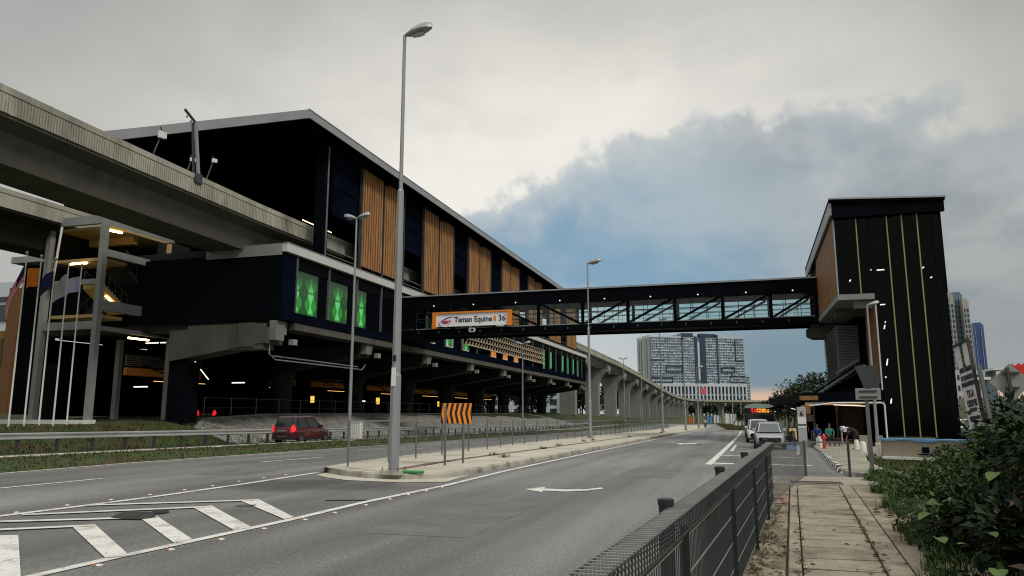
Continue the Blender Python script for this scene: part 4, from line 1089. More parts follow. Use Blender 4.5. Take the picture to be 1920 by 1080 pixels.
# station name sign fixed to the bridge
SG = thing('station_sign', (-22.7, 62.7, 9.2), 'long white station name board in an orange frame on the footbridge', 'sign')
mb = MB(); mb.box(-26.1, -19.3, 62.62, 62.75, 9.28, 10.46); mb.build('board', M("sign face", (0.80, .80, .82), .5, var=.04), SG)
mb = MB(); mb.box(-26.45, -26.1, 62.5, 62.8, 9.12, 10.6); mb.box(-19.3, -18.95, 62.5, 62.8, 9.2, 10.6); mb.box(-26.1, -19.3, 62.5, 62.8, 10.46, 10.6); mb.build('frame', ORANGE, SG)
text("Taman Equine", .70, (-22.55, 62.605, 9.86), FACE_S, INK, SG, 'lettering', offset=.016, sx=.90)
text("36", .70, (-19.83, 62.605, 9.87), FACE_S, INK, SG, 'lettering', offset=.012)
text("MRT", .40, (-25.15, 62.605, 9.66), FACE_S, INK_R, SG, 'logo_letters', offset=.022, shear=.3, sx=1.05)
mb = MB(); mb.box(-20.62, -20.38, 62.60, 62.618, 9.66, 10.12); mb.build('orange_mark', ORANGE, SG)
mb = MB()
c0 = []
for k in range(15):
    t = k/14; x = -25.85+1.5*t; z = 9.55+.66*math.sin(t*1.45)**.75-.05*t*t
    c0.append((x, z, .10*math.sin(math.pi*min(1, t*.9+.1))+.012))
for (a, b, w0), (c, d, w1) in zip(c0, c0[1:]):
    mb.hexa([(a, 62.60, b-w0*.5), (c, 62.60, d-w1*.5), (c, 62.617, d-w1*.5), (a, 62.617, b-w0*.5), (a, 62.60, b+w0*.5), (c, 62.60, d+w1*.5), (c, 62.617, d+w1*.5), (a, 62.617, b+w0*.5)])
mb.build('logo_swoosh', INK_P, SG)
mb = MB(); mb.path([(-25.85, 62.606, 9.55), (-25.83, 62.606, 9.45), (-25.7, 62.606, 9.38), (-25.5, 62.606, 9.36)], [.04, .035, .03, .01], 6); mb.build('logo_tail', INK_P, SG)
RS = thing('round_sign', (-22.68, 62.7, 9.0), 'small pair of round white discs on the girder below the name board', 'sign')
for dx, tx in ((-.12, "\u2190"), (.12, "\u2192")):
    mb = MB(); mb.lathe((-22.68+dx, 62.72, 8.93), [(.001, 0), (.21, 0), (.21, .04), (.001, .04)], 20, axis='y'); mb.xform(Matrix.Translation((0, 0, 0))); mb.build('disc', WHITE, RS)
    mb = MB(); mb.tube((-22.68+dx, 62.70, 8.86), (-22.68+dx*1.2, 62.70, 8.99), .035, n=6); mb.box(-22.68+dx-.09, -22.68+dx+.09, 62.695, 62.71, 8.88, 8.92); mb.build('symbol', INK, RS)

# ================================================================== LIFT AND STAIR TOWER on the right
TW = thing('lift_tower', (9.4, 60, 0), 'tall black glazed stair tower with gold edge strips at the bridge end', 'tower')
TX0, TX1, TXL, TYN, TYF = 6.35, 12.4, 8.42, 51.0, 70.0
def tz(y): return 14.75-(y-50)*.05
TLT = .40                                # the roof rises towards the road side
mb = MB()
mb.hexa([(TX0-.25, TYN-.5, tz(50.5)-.1+TLT), (TX1+.35, TYN-.5, tz(50.5)-.1), (TX1+.35, TYF, tz(TYF)-.1), (TX0-.25, TYF, tz(TYF)-.1+TLT), (TX0-.25, TYN-.5, tz(50.5)+.1+TLT), (TX1+.35, TYN-.5, tz(50.5)+.1), (TX1+.35, TYF, tz(TYF)+.1), (TX0-.25, TYF, tz(TYF)+.1+TLT)])
mb.build('roof', BLACK, TW)
mb = MB(); mb.hexa([(TX0-.28, TYN-.56, tz(50.5)+.03+TLT), (TX1+.4, TYN-.56, tz(50.5)+.03), (TX1+.4, TYN-.51, tz(50.5)+.03), (TX0-.28, TYN-.51, tz(50.5)+.03+TLT), (TX0-.28, TYN-.56, tz(50.5)+.13+TLT), (TX1+.4, TYN-.56, tz(50.5)+.13), (TX1+.4, TYN-.51, tz(50.5)+.13), (TX0-.28, TYN-.51, tz(50.5)+.13+TLT)]); mb.build('roof_trim', FASCIA, TW)
mb = MB(); mb.hexa([(TX0-.09, TYN-.35, tz(51)-.75), (TX1+.3, TYN-.35, tz(51)-.75), (TX1+.3, TYN-.05, tz(51)-.75), (TX0-.09, TYN-.05, tz(51)-.75), (TX0-.09, TYN-.35, tz(51)-.12+TLT), (TX1+.3, TYN-.35, tz(51)-.12), (TX1+.3, TYN-.05, tz(51)-.12), (TX0-.09, TYN-.05, tz(51)-.12+TLT)]); mb.build('front_fascia', BLACK, TW)
mb = MB(); mb.hexa([(TX0-.24, TYN-.3, tz(51)-.55), (TX0-.1, TYN-.3, tz(51)-.55), (TX0-.1, TYF, tz(TYF)-.45), (TX0-.24, TYF, tz(TYF)-.45), (TX0-.24, TYN-.3, tz(51)-.13+TLT), (TX0-.1, TYN-.3, tz(51)-.13+TLT), (TX0-.1, TYF, tz(TYF)-.13+TLT), (TX0-.24, TYF, tz(TYF)-.13+TLT)]); mb.build('side_fascia', FASCIA, TW)
# timber side wall above the landing
n = 22
for k in range(n):
    y0 = TYN+.15+k*(TYF-TYN-.3)/n; y1 = y0+(TYF-TYN-.3)/n*.86
    if 62.6 < y0 < 66.6: continue
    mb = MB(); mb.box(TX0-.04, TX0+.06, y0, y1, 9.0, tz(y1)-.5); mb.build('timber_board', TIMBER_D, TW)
mb = MB(); mb.box(TX0+.07, TX0+.2, TYN+.1, TYF, 9.0, tz(TYF)); mb.build('side_wall', BLACK, TW)
mb = MB(); mb.box(TX0-.06, TX0+.02, TYN-.02, TYN+.12, 9.0, tz(51)-.8); mb.build('corner_trim', STEEL, TW)
# front: tinted glass in front of a dark shaft
mb = MB(); mb.box(TX0+.02, TX1, TYN, TYN+.03, 9.0, tz(51)-.76); mb.build('upper_glass', GLASS_T, TW)
mb = MB(); mb.box(TXL+.05, TX1, TYN, TYN+.03, .10, 8.99); mb.build('lower_glass', GLASS_T, TW)
for x in (7.66, 9.45, 10.31, 11.18): 
    lo = 9.0 if x < 8 else .12
    mb = MB(); mb.box(x-.033, x+.033, TYN-.06, TYN-.002, lo, 14.22); mb.build('gold_strip', GOLD, TW)
mb = MB(); mb.box(TXL-.03, TXL+.05, TYN-.07, TYN-.002, .12, 8.55); mb.build('white_strip', BAND, TW)
for x in (8.4, 12.0): 
    mb = MB(); mb.box(x-.02, x+.02, TYN-.03, TYN-.002, .12 if x > 8.5 else 9, 14.2); mb.build('glazing_bar', BLACK, TW)
mb = MB(); mb.hexa([(TX1, TYN+.05, 8.9), (TX1+.15, TYN+.05, 8.9), (TX1+.15, TYF, 8.9), (TX1, TYF, 8.9), (TX1, TYN+.05, tz(51)-.1), (TX1+.15, TYN+.05, tz(51)-.1), (TX1+.15, TYF, tz(70)-.1), (TX1, TYF, tz(70)-.1)]); mb.box(TX1-.02, TX1+.11, TYN+.05, TYF, .1, 8.9); mb.build('right_wall', BLACK, TW)
mb = MB(); mb.box(TX0+.2, TX1, TYF-.2, TYF, 9, 13.8); mb.box(TXL+.1, TX1, TYN+2.3, TYN+2.5, .1, 8.9); mb.box(TX0+.2, TX1, TYN+2.3, TYN+2.5, 9.0, 14); mb.build('shaft_wall', SOFFIT, TW)
mb = MB(); mb.box(TXL+.1, TX1-.05, TYN+.1, TYN+2.2, 5.9, 6.05); mb.box(TXL+.1, TX1-.05, TYN+.1, TYN+2.2, 2.9, 3.05); mb.build('stair_landing', SOFFIT, TW)
for (px, py), (dx, dz), s in (((1651, 506), (1, .02), .5), ((1633, 506), (1, 0), .06), ((1594, 526), (.6, .8), .16), ((1730, 502), (.9, .5), .22), ((1746, 520), (.8, .5), .14), ((1655, 571), (1, .05), .34), ((1660, 604), (.2, 1), .09), ((1658.5, 613), (.2, 1), .30), ((1654.5, 641), (.2, 1), .1), ((1663.5, 679), (.2, 1), .48), ((1671, 752), (.2, 1), .36), ((1661, 707), (1, 0), .1)):
    p = ony(px, py, TYN+.6); d = Vector((dx, 0, dz)).normalized()*s*.5
    mb = MB(); mb.bar(p-d*.85, p+d*.85, .06, .06); mb.build('stair_lamp', EM("stair lamp", (1, .93, .82), 4.0) if 'stair lamp' not in bpy.data.materials else bpy.data.materials['stair lamp'], TW)
# landing slab, its beams and the timber-clad lower shaft
mb = MB(); mb.box(TX0-.1, 8.38, TYN-.25, TYF, 8.62, 8.97); mb.build('landing_slab', CONC_G, TW)
mb = MB(); mb.box(TX0+.9, TXL-.05, TYN+.4, TYN+.9, 8.15, 8.61); mb.build('landing_beam', CONC_G, TW)
mb = MB(); mb.box(TX0+.2, TXL, TYN+4, TYN+4.6, 8.1, 8.6); mb.build('landing_beam', CONC_D, TW)
mb = MB(); mb.prism([(5.5, 8.3), (5.5, 7.75), (6.0, 7.5), (8.5, 7.5), (8.5, 8.55), (6.3, 8.55), (6.2, 8.3)], 'y', 63.9, 66.0); mb.box(5.8, 6.3, 63.5, 66.2, 8.31, 8.53); mb.build('bridge_bearing', CONC_D, TW)
for k in range(6):
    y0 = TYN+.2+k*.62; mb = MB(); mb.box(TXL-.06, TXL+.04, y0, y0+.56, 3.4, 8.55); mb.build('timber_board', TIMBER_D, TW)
mb = MB(); mb.box(TXL+.05, TXL+.15, TYN+.1, 60, .1, 8.6); mb.build('lower_wall', BLACK, TW)
LT = thing('louvre_tower', (7.6, 62, 0), 'grey louvred service tower behind the timber column under the landing', 'louvre tower')
mb = MB(); mb.box(6.95, 8.3, 58.1, 66, 0, 7.8); mb.build('core', STEEL_DD, LT)
mb = MB()
for k in range(44):
    z = 3.0+k*.108
    mb.hexa([(6.85, 57.95, z), (8.3, 57.95, z), (8.3, 58.09, z+.02), (6.85, 58.09, z+.02), (6.85, 57.95, z+.015), (8.3, 57.95, z+.015), (8.3, 58.09, z+.085), (6.85, 58.09, z+.085)])
mb.build('front_louvres', GREYP, LT)
mb = MB()
for k in range(44):
    z = 3.0+k*.108; mb.hexa([(6.8, 58.1, z), (6.94, 58.1, z+.02), (6.94, 66, z+.02), (6.8, 66, z), (6.8, 58.1, z+.015), (6.94, 58.1, z+.085), (6.94, 66, z+.085), (6.8, 66, z+.015)])
mb.build('side_louvres', GREYP, LT)
mb = MB(); mb.hexa([(6.7, 57.8, 4.3), (8.2, 57.8, 5.2), (8.2, 58, 5.2), (6.7, 58, 4.3), (6.7, 57.8, 4.5), (8.2, 57.8, 5.4), (8.2, 58, 5.4), (6.7, 58, 4.5)]); mb.build('sloping_gutter', CONC_G, LT)
EC = thing('escalator_canopy', (6, 56, 2.8), 'sloping black canopy rails rising to the louvred tower', 'canopy')
for o_ in (0, .22, .5):
    mb = MB(); mb.bar((4.9+o_*1.3, 56.5, 2.9), (8.1+o_*.3, 57.2, 4.95-o_*.5), .10, .09); mb.build('rail', BLACK if o_ != .22 else FASCIA, EC)
mb = MB(); mb.hexa([(5.6, 56.6, 2.8), (8.2, 57.3, 2.8), (8.2, 57.6, 2.8), (5.6, 56.9, 2.8), (5.7, 56.6, 2.95), (8.2, 57.3, 4.5), (8.2, 57.6, 4.5), (5.7, 56.9, 2.95)]); mb.build('side_sheet', SOFFIT, EC)

# ================================================================== BUS STOP under the tower
BS = thing('bus_shelter', (6, 60, -.3), 'black flat roofed bus shelter with lit ceiling beside the tower', 'bus shelter')
mb = MB(); mb.hexa([(3.6, 50, 2.25), (8.35, 50, 2.25), (8.35, 84, 2.4), (2.9, 84, 2.4), (3.6, 50, 2.78), (8.35, 50, 2.95), (8.35, 84, 3.1), (2.9, 84, 3.1)]); mb.build('roof', BLACK, BS)
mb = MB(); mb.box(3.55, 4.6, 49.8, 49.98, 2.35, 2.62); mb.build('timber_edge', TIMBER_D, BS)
mb = MB(); mb.hexa([(2.0, 66, 1.85), (3.4, 66, 2.0), (3.4, 90, 2.2), (2.0, 90, 2.0), (2.0, 66, 1.95), (3.4, 66, 2.25), (3.4, 90, 2.4), (2.0, 90, 2.1)]); mb.build('lean_to_roof', BLACK, BS)
mb = MB(); mb.box(3.9, 8.0, 50.3, 50.6, 2.10, 2.24); mb.build('edge_gutter', WHITE, BS)
mb = MB(); mb.path([(3.6, 49.9, 1.95), (5.5, 49.9, 2.18), (8.15, 49.9, 2.18), (8.3, 49.9, 2.05), (8.3, 49.9, -.1)], .05, 8); mb.build('white_pipe', WHITE, BS)
mb = MB(); mb.box(4.3, 7.5, 51.5, 56, 2.12, 2.2); mb.build('lit_ceiling', EM("amber ceiling", (.85, .30, .05), .8), BS)  # the glow under the roof is put into the ceiling as emission
for a, b in (((5.6, 51.2, 2.08), (7.6, 51.0, 1.98)), ((3.9, 60, 1.85), (4.0, 66, 1.95)), ((3.0, 72, 1.7), (3.2, 78, 1.75))):
    mb = MB(); mb.tube(a, b, .022, n=6); mb.build('tube_lamp', TUBE_W, BS)
for x, y in ((4.4, 51), (5.9, 52.5), (4.4, 58), (4.4, 66), (4.2, 74)):
    mb = MB(); mb.tube((x, y, gz(4, y)), (x, y, 2.26), .06); mb.build('post', STEEL_DD, BS)
mb = MB(); mb.box(4.2, 8.3, 61.5, 61.7, -.35, 2.3); mb.box(8.25, 8.35, 50.5, 61.5, -.3, 2.25); mb.build('back_wall', SOFFIT, BS)
mb = MB(); mb.box(4.7, 5.35, 61.38, 61.48, .95, 1.45); mb.build('notice', M("cream notice", (.45, .38, .25), .8), BS)
mb = MB()
for z in (.25, .5, .75): mb.bar((3.9, 47.6, z-.25), (4.7, 50.8, z-.25), .05, .05)
for k in range(4): mb.bar((3.9+.27*k, 47.6+1.07*k, -.4), (3.9+.27*k, 47.6+1.07*k, .55), .05, .05)
mb.build('railing', STEEL_DD, BS)
# totem with a number
p = ony(1507, 800, 47.5); p = Vector((p.x, p.y, gz(p.x, p.y)+.12))
TT = thing('bus_stop_totem', p, 'grey bus stop pillar carrying the number 6', 'bus stop sign')
mb = MB(); mb.box(p.x-.32, p.x+.16, p.y, p.y+.2, p.z-.1, p.z+2.2); mb.build('pillar', M('pillar grey', (.33, .34, .34), .7, var=.08), TT, bevel=.02)
mb = MB(); mb.box(p.x-.31, p.x+.15, p.y-.02, p.y-.002, p.z+1.22, p.z+1.62); mb.box(p.x-.31, p.x+.15, p.y-.02, p.y-.002, p.z+1.0, p.z+1.10); mb.build('notice', WHITE, TT)
mb = MB(); mb.box(p.x-.31, p.x+.15, p.y-.02, p.y-.002, p.z+1.13, p.z+1.18); mb.build('black_band', SIGNBLACK, TT)
text("6", .40, (p.x-.08, p.y-.012, p.z+1.80), FACE_S, INK, TT, 'number', offset=.012)
mb = MB(); mb.box(p.x+.0, p.x+.45, p.y+.25, p.y+.5, p.z+1.8, p.z+2.3); mb.build('side_flag', TIMBER_D, TT)

# ================================================================== STREET LAMPS
def zat(x, y, py):
    fy = -x*math.sin(PSI)+y*math.cos(PSI); v = (540-py)/FPX
    return EYE+fy*(math.sin(TH)+v*math.cos(TH))/(math.cos(TH)-v*math.sin(TH))
def luminaire(parent, p, d, s=1.0):
    """teardrop lamp head on a short spigot; p = pole top, d = direction"""
    d = Vector((d[0], d[1], 0)).normalized(); n = Vector((-d.y, d.x, 0)); up = Vector((0, 0, 1))
    rings = []
    for t, w, h0, h1 in ((0, .05, -.05, .05), (.10, .08, -.07, .08), (.28, .16, -.10, .15), (.55, .20, -.09, .21), (.8, .16, -.05, .22), (.95, .08, .02, .19), (1.0, .03, .07, .14)):
        c = p+d*(.02+.86*s*t)+up*(t*.14*s); r_ = []
        for j in range(12):
            a = 2*math.pi*j/12; hh = math.sin(a)
            r_.append(c+n*w*s*math.cos(a)+up*s*(hh*h1 if hh > 0 else -hh*h0))
        rings.append(r_)
    mb = MB(); mb.loft(rings); o = mb.build('lamp_head', STEEL, parent, smooth=True)
    mb = MB(); c = p+d*.5*s+up*(-.075+.075)*s; rr_ = []
    for t, w in ((.28, .09), (.5, .14), (.72, .11)):
        c = p+d*(.02+.86*s*t)+up*(t*.14*s-.115*s); rr_.append([c+n*w*s, c+n*w*s*.5-up*.02*s, c-n*w*s*.5-up*.02*s, c-n*w*s])
    mb.loft(rr_, caps=False, closed=False); mb.build('lens', LAMPGLASS, o)
def street_lamp(base, top_row, dirs, label, r0=.10, s=1.0, stepped=True, group=None, sleeve=None):
    b = Vector(base); zt = zat(b.x, b.y, top_row)
    t = thing('street_lamp', b, label, 'street lamp', group)
    H = zt-b.z
    mb = MB()
    if stepped:
        h1 = H*(sleeve or .62)
        mb.lathe(b, [(r0, .05), (r0*.98, h1*.33), (r0*.82, h1*.34), (r0*.62, h1), (r0*.40, h1+.06), (r0*.34, H)], 8)
    else: mb.lathe(b, [(r0, 0), (r0*.5, H)], 8)
    mb.build('pole', STEEL, t)
    mb = MB()
    mb.hexa([(b.x+sx*w, b.y+sy*w, b.z+z) for w, z in ((r0*2.0, -.04), (r0*1.85, .06)) for sx, sy in ((-1, -1), (1, -1), (1, 1), (-1, 1))])
    mb.build('base_plate', KERB, t)
    mb = MB()
    for sx, sy in ((-1, -1), (1, -1), (1, 1), (-1, 1)): mb.tube((b.x+sx*r0*1.5, b.y+sy*r0*1.5, b.z+.06), (b.x+sx*r0*1.5, b.y+sy*r0*1.5, b.z+.13), .014, n=6)
    mb.build('bolts', STEEL_DD, t)
    for d in dirs: luminaire(t, Vector((b.x, b.y, zt)), d, s)
    return t
p = G(738, 886, .15)
SL1 = street_lamp(p, 66, [(1, .05)], 'tall galvanised street lamp on the tip of the traffic island', r0=.135, s=.86)
mb = MB(); mb.box(p.x-.05, p.x+.05, p.y-.155, p.y-.12, p.z+2.05, p.z+2.5); mb.build('sticker', WHITE, SL1)
mb = MB(); mb.box(p.x-.03, p.x+.05, p.y-.150, p.y-.13, p.z+2.65, p.z+2.8); mb.build('cable_hole', SIGNBLACK, SL1)
mb = MB(); mb.tube((p.x+.26, p.y-.02, p.z+.03), (p.x+.75, p.y+.1, p.z+.02), .035, n=8); tag(mb.build('plastic_pipe', GREEN_P), 'short green plastic pipe lying at the foot of the tall lamp', 'pipe')
for (px, py), row, lab in (((1107, 822), 494, 'island street lamp standing in front of the viaduct pillars, second from the near lamp'), ((1243, 810), 600, 'third lamp along the island, its top behind the footbridge'), ((1286, 807), 640, 'fourth lamp along the island, in front of the apartment block'), ((1310.5, 803), 690, 'farthest single lamp along the island')):
    p = G(px, py, .15); street_lamp(p, row, [(1, .05)], lab, r0=.13, s=1.15, group='lamps along the island')
for X, px, row, lab in ((-24.3, 655, 409, 'double headed street lamp on the grass verge beside the red car'), (-24.3, 980, 645, 'double headed lamp in front of the pale lattice'), (-24.3, 1172, 673, 'double headed lamp before the first viaduct piers'), (-24.3, 1205, 700, 'slim double headed lamp beside the curving viaduct')):
    q = onx(px, 800, X); b = Vector((X, q.y, gl(q.y)+.02)); street_lamp(b, row, [(1, 0), (-1, 0)], lab, r0=.12, s=1.1, stepped=False, group='double lamps on the verge')
for px, py, row in ((1374, 800, 712), (1390, 799, 705)):
    q = ony(px, 780, 150); street_lamp((q.x, q.y, gz(q.x, q.y)), row, [(-1, 0)], 'thin far lamp to the left of the bus, %s of two' % ('left' if px < 1380 else 'right'), r0=.1, s=1.1, stepped=False)
p = G(1648, 858, .05)
street_lamp(p, 572, [(1, .1)], 'slender grey lamp in front of the black tower', r0=.07, s=.55, stepped=False)
mb = MB(); mb.lathe((p.x, p.y, p.z), [(.10, 0), (.10, .55), (.08, .6)], 10)
tag(mb.build('pole_sleeve', KERB_W), 'white concrete sleeve round the foot of the slender lamp', 'post base')

# ================================================================== CHEVRON BOARD
a, b = G(834, 872, .15), G(868, 868, .15)
CH = thing('chevron_sign', ((a.x+b.x)/2, (a.y+b.y)/2, .1), 'orange and black chevron board on two posts on the island', 'road sign')
for q in (a, b):
    mb = MB(); mb.tube((q.x, q.y, q.z-.05), (q.x, q.y, zat(q.x, q.y, 762)), .035, n=8); mb.build('post', STEEL_D, CH)
yb_ = (a.y+b.y)/2-.06
L_, R_ = ony(827, 775, yb_-.2), ony(885, 775, yb_+.05); zb, zt = ony(856, 794, yb_).z, ony(856, 756, yb_).z
W = (R_-L_).length; u = (R_-L_); u.z = 0; u.normalize(); nrm = Vector((u.y, -u.x, 0))
def bp(s, z, o=0): q = Vector((L_.x, L_.y, 0))+u*s*W+nrm*o; return (q.x, q.y, z)
mb = MB(); mb.hexa([bp(0, zb, 0), bp(1, zb, 0), bp(1, zb, -.03), bp(0, zb, -.03), bp(0, zt, 0), bp(1, zt, 0), bp(1, zt, -.03), bp(0, zt, -.03)]); mb.build('board', SIGNBLACK, CH, bevel=.01)
mb = MB(); zm = (zb+zt)/2
for k in range(6):
    s0 = .015+k*.168; w = .085; lean = .07
    for za, zb_, sa, sb in ((zb, zm, s0+lean, s0), (zm, zt, s0, s0+lean)):
        sa2, sb2 = min(1, sa+w), min(1, sb+w)
        mb.face([bp(sa, za, .004), bp(sa2, za, .004), bp(sb2, zb_, .004), bp(sb, zb_, .004)])
mb.build('chevrons', ORANGE, CH)

# ================================================================== ISLAND FENCE (posts, rail, wire mesh)
MF = thing('median_fence', (-10.2, 40, .1), 'long low wire fence with steel posts along the traffic island', 'fence')
fl = [(-10.08, 18.25), (-9.96, 20.44), (-10.05, 22.6), (-10.2, 25.2), (-10.3, 28.2), (-10.4, 30.8), (-10.6, 33.3), (-10.75, 35.7)]
y = 38.2
while y < 122: fl.append((-10.85, y)); y += 2.5 if y < 70 else 2.6
for x, y in fl:
    z = gz(x, y)+.14; mb = MB(); mb.tube((x, y, z), (x, y, z+1.22), .028, n=6); mb.build('post', STEEL_D, MF) if y < 90 else None
    if y >= 90: mb.build('far_post', STEEL_D, MF)
mb = MB()
for (x0, y0), (x1, y1) in zip(fl, fl[1:]):
    z0, z1 = gz(x0, y0)+.14, gz(x1, y1)+.14
    mb.bar((x0, y0, z0+1.2), (x1, y1, z1+1.2), .03, .03)
mb.build('top_rail', STEEL, MF)
for (x0, y0), (x1, y1) in zip(fl, fl[1:]):
    z0, z1 = gz(x0, y0)+.14, gz(x1, y1)+.14; mb = MB()
    n = 24
    for i in range(1, n):
        t = i/n; x, y, z = x0+(x1-x0)*t, y0+(y1-y0)*t, z0+(z1-z0)*t
        mb.bar((x, y, z+.08), (x, y, z+1.18), .0045, .0045)
    for h in (.1, .45, .8): mb.bar((x0, y0, z0+h), (x1, y1, z1+h), .0045, .0045)
    mb.build('mesh_panel', STEEL_D, MF)

# ================================================================== NEAR FENCE, with a folded top
FX = lambda y: -.63+.0815*y
NF = thing('mesh_fence', (FX(8), 8, .09), 'near dark green welded mesh fence with folded top beside the footpath', 'fence')
py_ = [1.5, 3.95, 6.4, 8.85, 11.3, 13.2]
for k, y in enumerate(py_):
    x = FX(y)-.075
    mb = MB(); mb.tube((x, y, .0), (x, y, 1.115), .036, n=10); o = mb.build('post', FENCE, NF, smooth=True)
    mb = MB(); mb.lathe((x, y, 1.115), [(.041, -.02), (.041, .008), (.03, .013)], 12); mb.build('cap', FENCE, o)
for (y0, y1) in zip(py_, py_[1:]):
    mb = MB(); y = y0+.02
    while y < y1-.01:
        x = FX(y)
        mb.path([(x, y, .14), (x, y, .93), (x+.045, y, .99), (x+.045, y, 1.078)], .0032, 4); mb.path([(x-.055, y, 1.078), (x-.055, y, 1.0), (x-.01, y, .94)], .0032, 4)
        y += .05
    mb.build('wire_panel', FENCE_W, NF)
    mb = MB(); y = y0+.02
    while y < y1-.01:
        mb.bar((FX(y)-.06, y, 1.083), (FX(y)+.05, y, 1.083), .008, .006); y += .05
    mb.build('top_rungs', WIRE_PALE, NF)
    mb = MB()
    for z in (.16, .34, .54, .74, .93): mb.bar((FX(y0), y0, z), (FX(y1), y1, z), .009, .007)
    mb.build('cross_wires', WIRE_PALE, NF)
    mb = MB()
    for dx, z in ((.045, 1.08), (-.055, 1.08), (.045, .99), (-.055, 1.0)): mb.bar((FX(y0)+dx, y0, z), (FX(y1)+dx, y1, z), .009, .009)
    mb.build('top_wires', FENCE_W, NF)
    mb = MB(); mb.bar((FX(y0+.02)+.012, y0+.02, .52), (FX(y0+.02)+.012, y0+.02, .02), .04, .012); mb.bar((FX(y0)+.012, y0, .02), (FX(y0)+.012, y0, 1.0), .045, .012); mb.build('clamp_strip', FENCE, NF)
F2 = thing('mesh_fence', (1.9, 19.7, .09), 'short see through mesh fence closing the end of the footpath', 'fence')
c2 = [(FX(13.2), 13.25), (1.39, 19.15), (2.47, 20.16)]
for k, (x, y) in enumerate(c2[1:]):
    mb = MB(); zt = zat(x, y, 826); mb.tube((x, y, 0.02), (x, y, zt), .03, n=8); mb.build('post', STEEL_DD, F2)
zt = .95
for (x0, y0), (x1, y1) in zip(c2, c2[1:]):
    za, zb_ = (1.05 if y0 < 14 else zat(x0, y0, 829)), zat(x1, y1, 829)
    mb = MB(); mb.bar((x0, y0, za), (x1, y1, zb_), .03, .03); mb.build('rail', STEEL_D, F2)
    L2 = math.dist((x0, y0), (x1, y1)); n = int(L2/.06); mb = MB()
    for i in range(1, n):
        t = i/n; x, y = x0+(x1-x0)*t, y0+(y1-y0)*t; mb.bar((x, y, .12), (x, y, za+(zb_-za)*t), .0035, .0035)
    for h in (.15, .4, .65): mb.bar((x0, y0, h), (x1, y1, h), .004, .004)
    mb.build('wire_panel', STEEL_D, F2)

# ================================================================== GUARD RAIL
GR = thing('guardrail', (-31, 60, -.3), 'long galvanised crash barrier in front of the station embankment', 'guardrail')
gx = lambda y: lerp_tab([(-60, -30.9), (24, -30.7), (42, -30.3), (82, -29.9), (160, -29.7)], y)
gzr = lambda y: gl(y)+lerp_tab([(-60, .1), (24, .02), (45, .0), (160, -.08)], y)
yv = [6+4*k for k in range(38)]
prof = [(0, .42), (.07, .45), (.07, .50), (.01, .54), (.01, .60), (.07, .64), (.07, .69), (0, .73)]
mb = MB(); mb.loft([[(gx(y)+a, y, gzr(y)+h) for a, h in prof]+[(gx(y)+a-.012, y, gzr(y)+h) for a, h in prof[::-1]] for y in yv]); mb.build('rail', RAILST, GR)
for k in range(72):
    y = 8+k*2.0; mb = MB(); mb.box(gx(y)-.16, gx(y)-.02, y-.05, y+.05, gzr(y)-.15, gzr(y)+.68); mb.build('post', STEEL_DD, GR)
# cabinet and low stones by the rail
p = onx(667, 821, -25.2)
UC = thing('utility_cabinet', (p.x, p.y, gl(p.y)), 'small white utility cabinet on the verge behind the lamp', 'cabinet')
s_ = 1.0
q0, q1 = ony(656.5, 821, p.y), ony(677.5, 821, p.y); zt = zat(p.x, p.y, 791)
mb = MB(); mb.box(q0.x, q1.x, p.y-.2, p.y+.2, gl(p.y)+.05, zt-.05); mb.build('body', WHITE, UC, bevel=.06)
mb = MB(); mb.box(q0.x-.02, q1.x+.02, p.y-.24, p.y+.24, zt-.06, zt); mb.build('lid', WHITE, UC, bevel=.03)
mb = MB(); mb.box((q0.x+q1.x)/2-.006, (q0.x+q1.x)/2+.006, p.y-.205, p.y-.198, gl(p.y)+.15, zt-.15); mb.box(q0.x+.08, q1.x-.08, p.y-.205, p.y-.198, gl(p.y)+.45, gl(p.y)+.46); mb.build('door_seam', GREYP, UC)

# ================================================================== SIGNS on the right
p = G(1637, 891, .1)
S1 = thing('sign_post', p, 'grey post with backs of a triangular and a square sign beside the tower', 'road sign')
zt = zat(p.x, p.y, 684)
mb = MB(); mb.bar((p.x, p.y, p.z-.1), (p.x-.02, p.y, zt), .085, .07); mb.build('post', STEEL_D, S1)
cx = p.x+.02
zA, zB = zat(p.x, p.y, 686), zat(p.x, p.y, 729)
mb = MB(); mb.prism([(cx-.27, zA), (cx+.27, zA), (cx+.07, zB-.0), (cx-.07, zB-.0)], 'y', p.y-.07, p.y-.055); mb.box(cx+.06, cx+.28, p.y-.052, p.y-.04, zB-.02, zA-.1); mb.build('triangle_plate', STEEL_DD, S1)
zA, zB = zat(p.x, p.y, 728), zat(p.x, p.y, 750)
mb = MB(); mb.box(cx-.29, cx+.29, p.y-.07, p.y-.055, zB, zA); mb.build('square_plate', GREYP, S1, bevel=.004)
mb = MB()
for t in (.25, .75):
    z = zB+(zA-zB)*t; mb.box(cx-.2, cx+.2, p.y-.095, p.y-.072, z-.02, z+.02)
mb.build('bracket', STEEL_DD, S1)
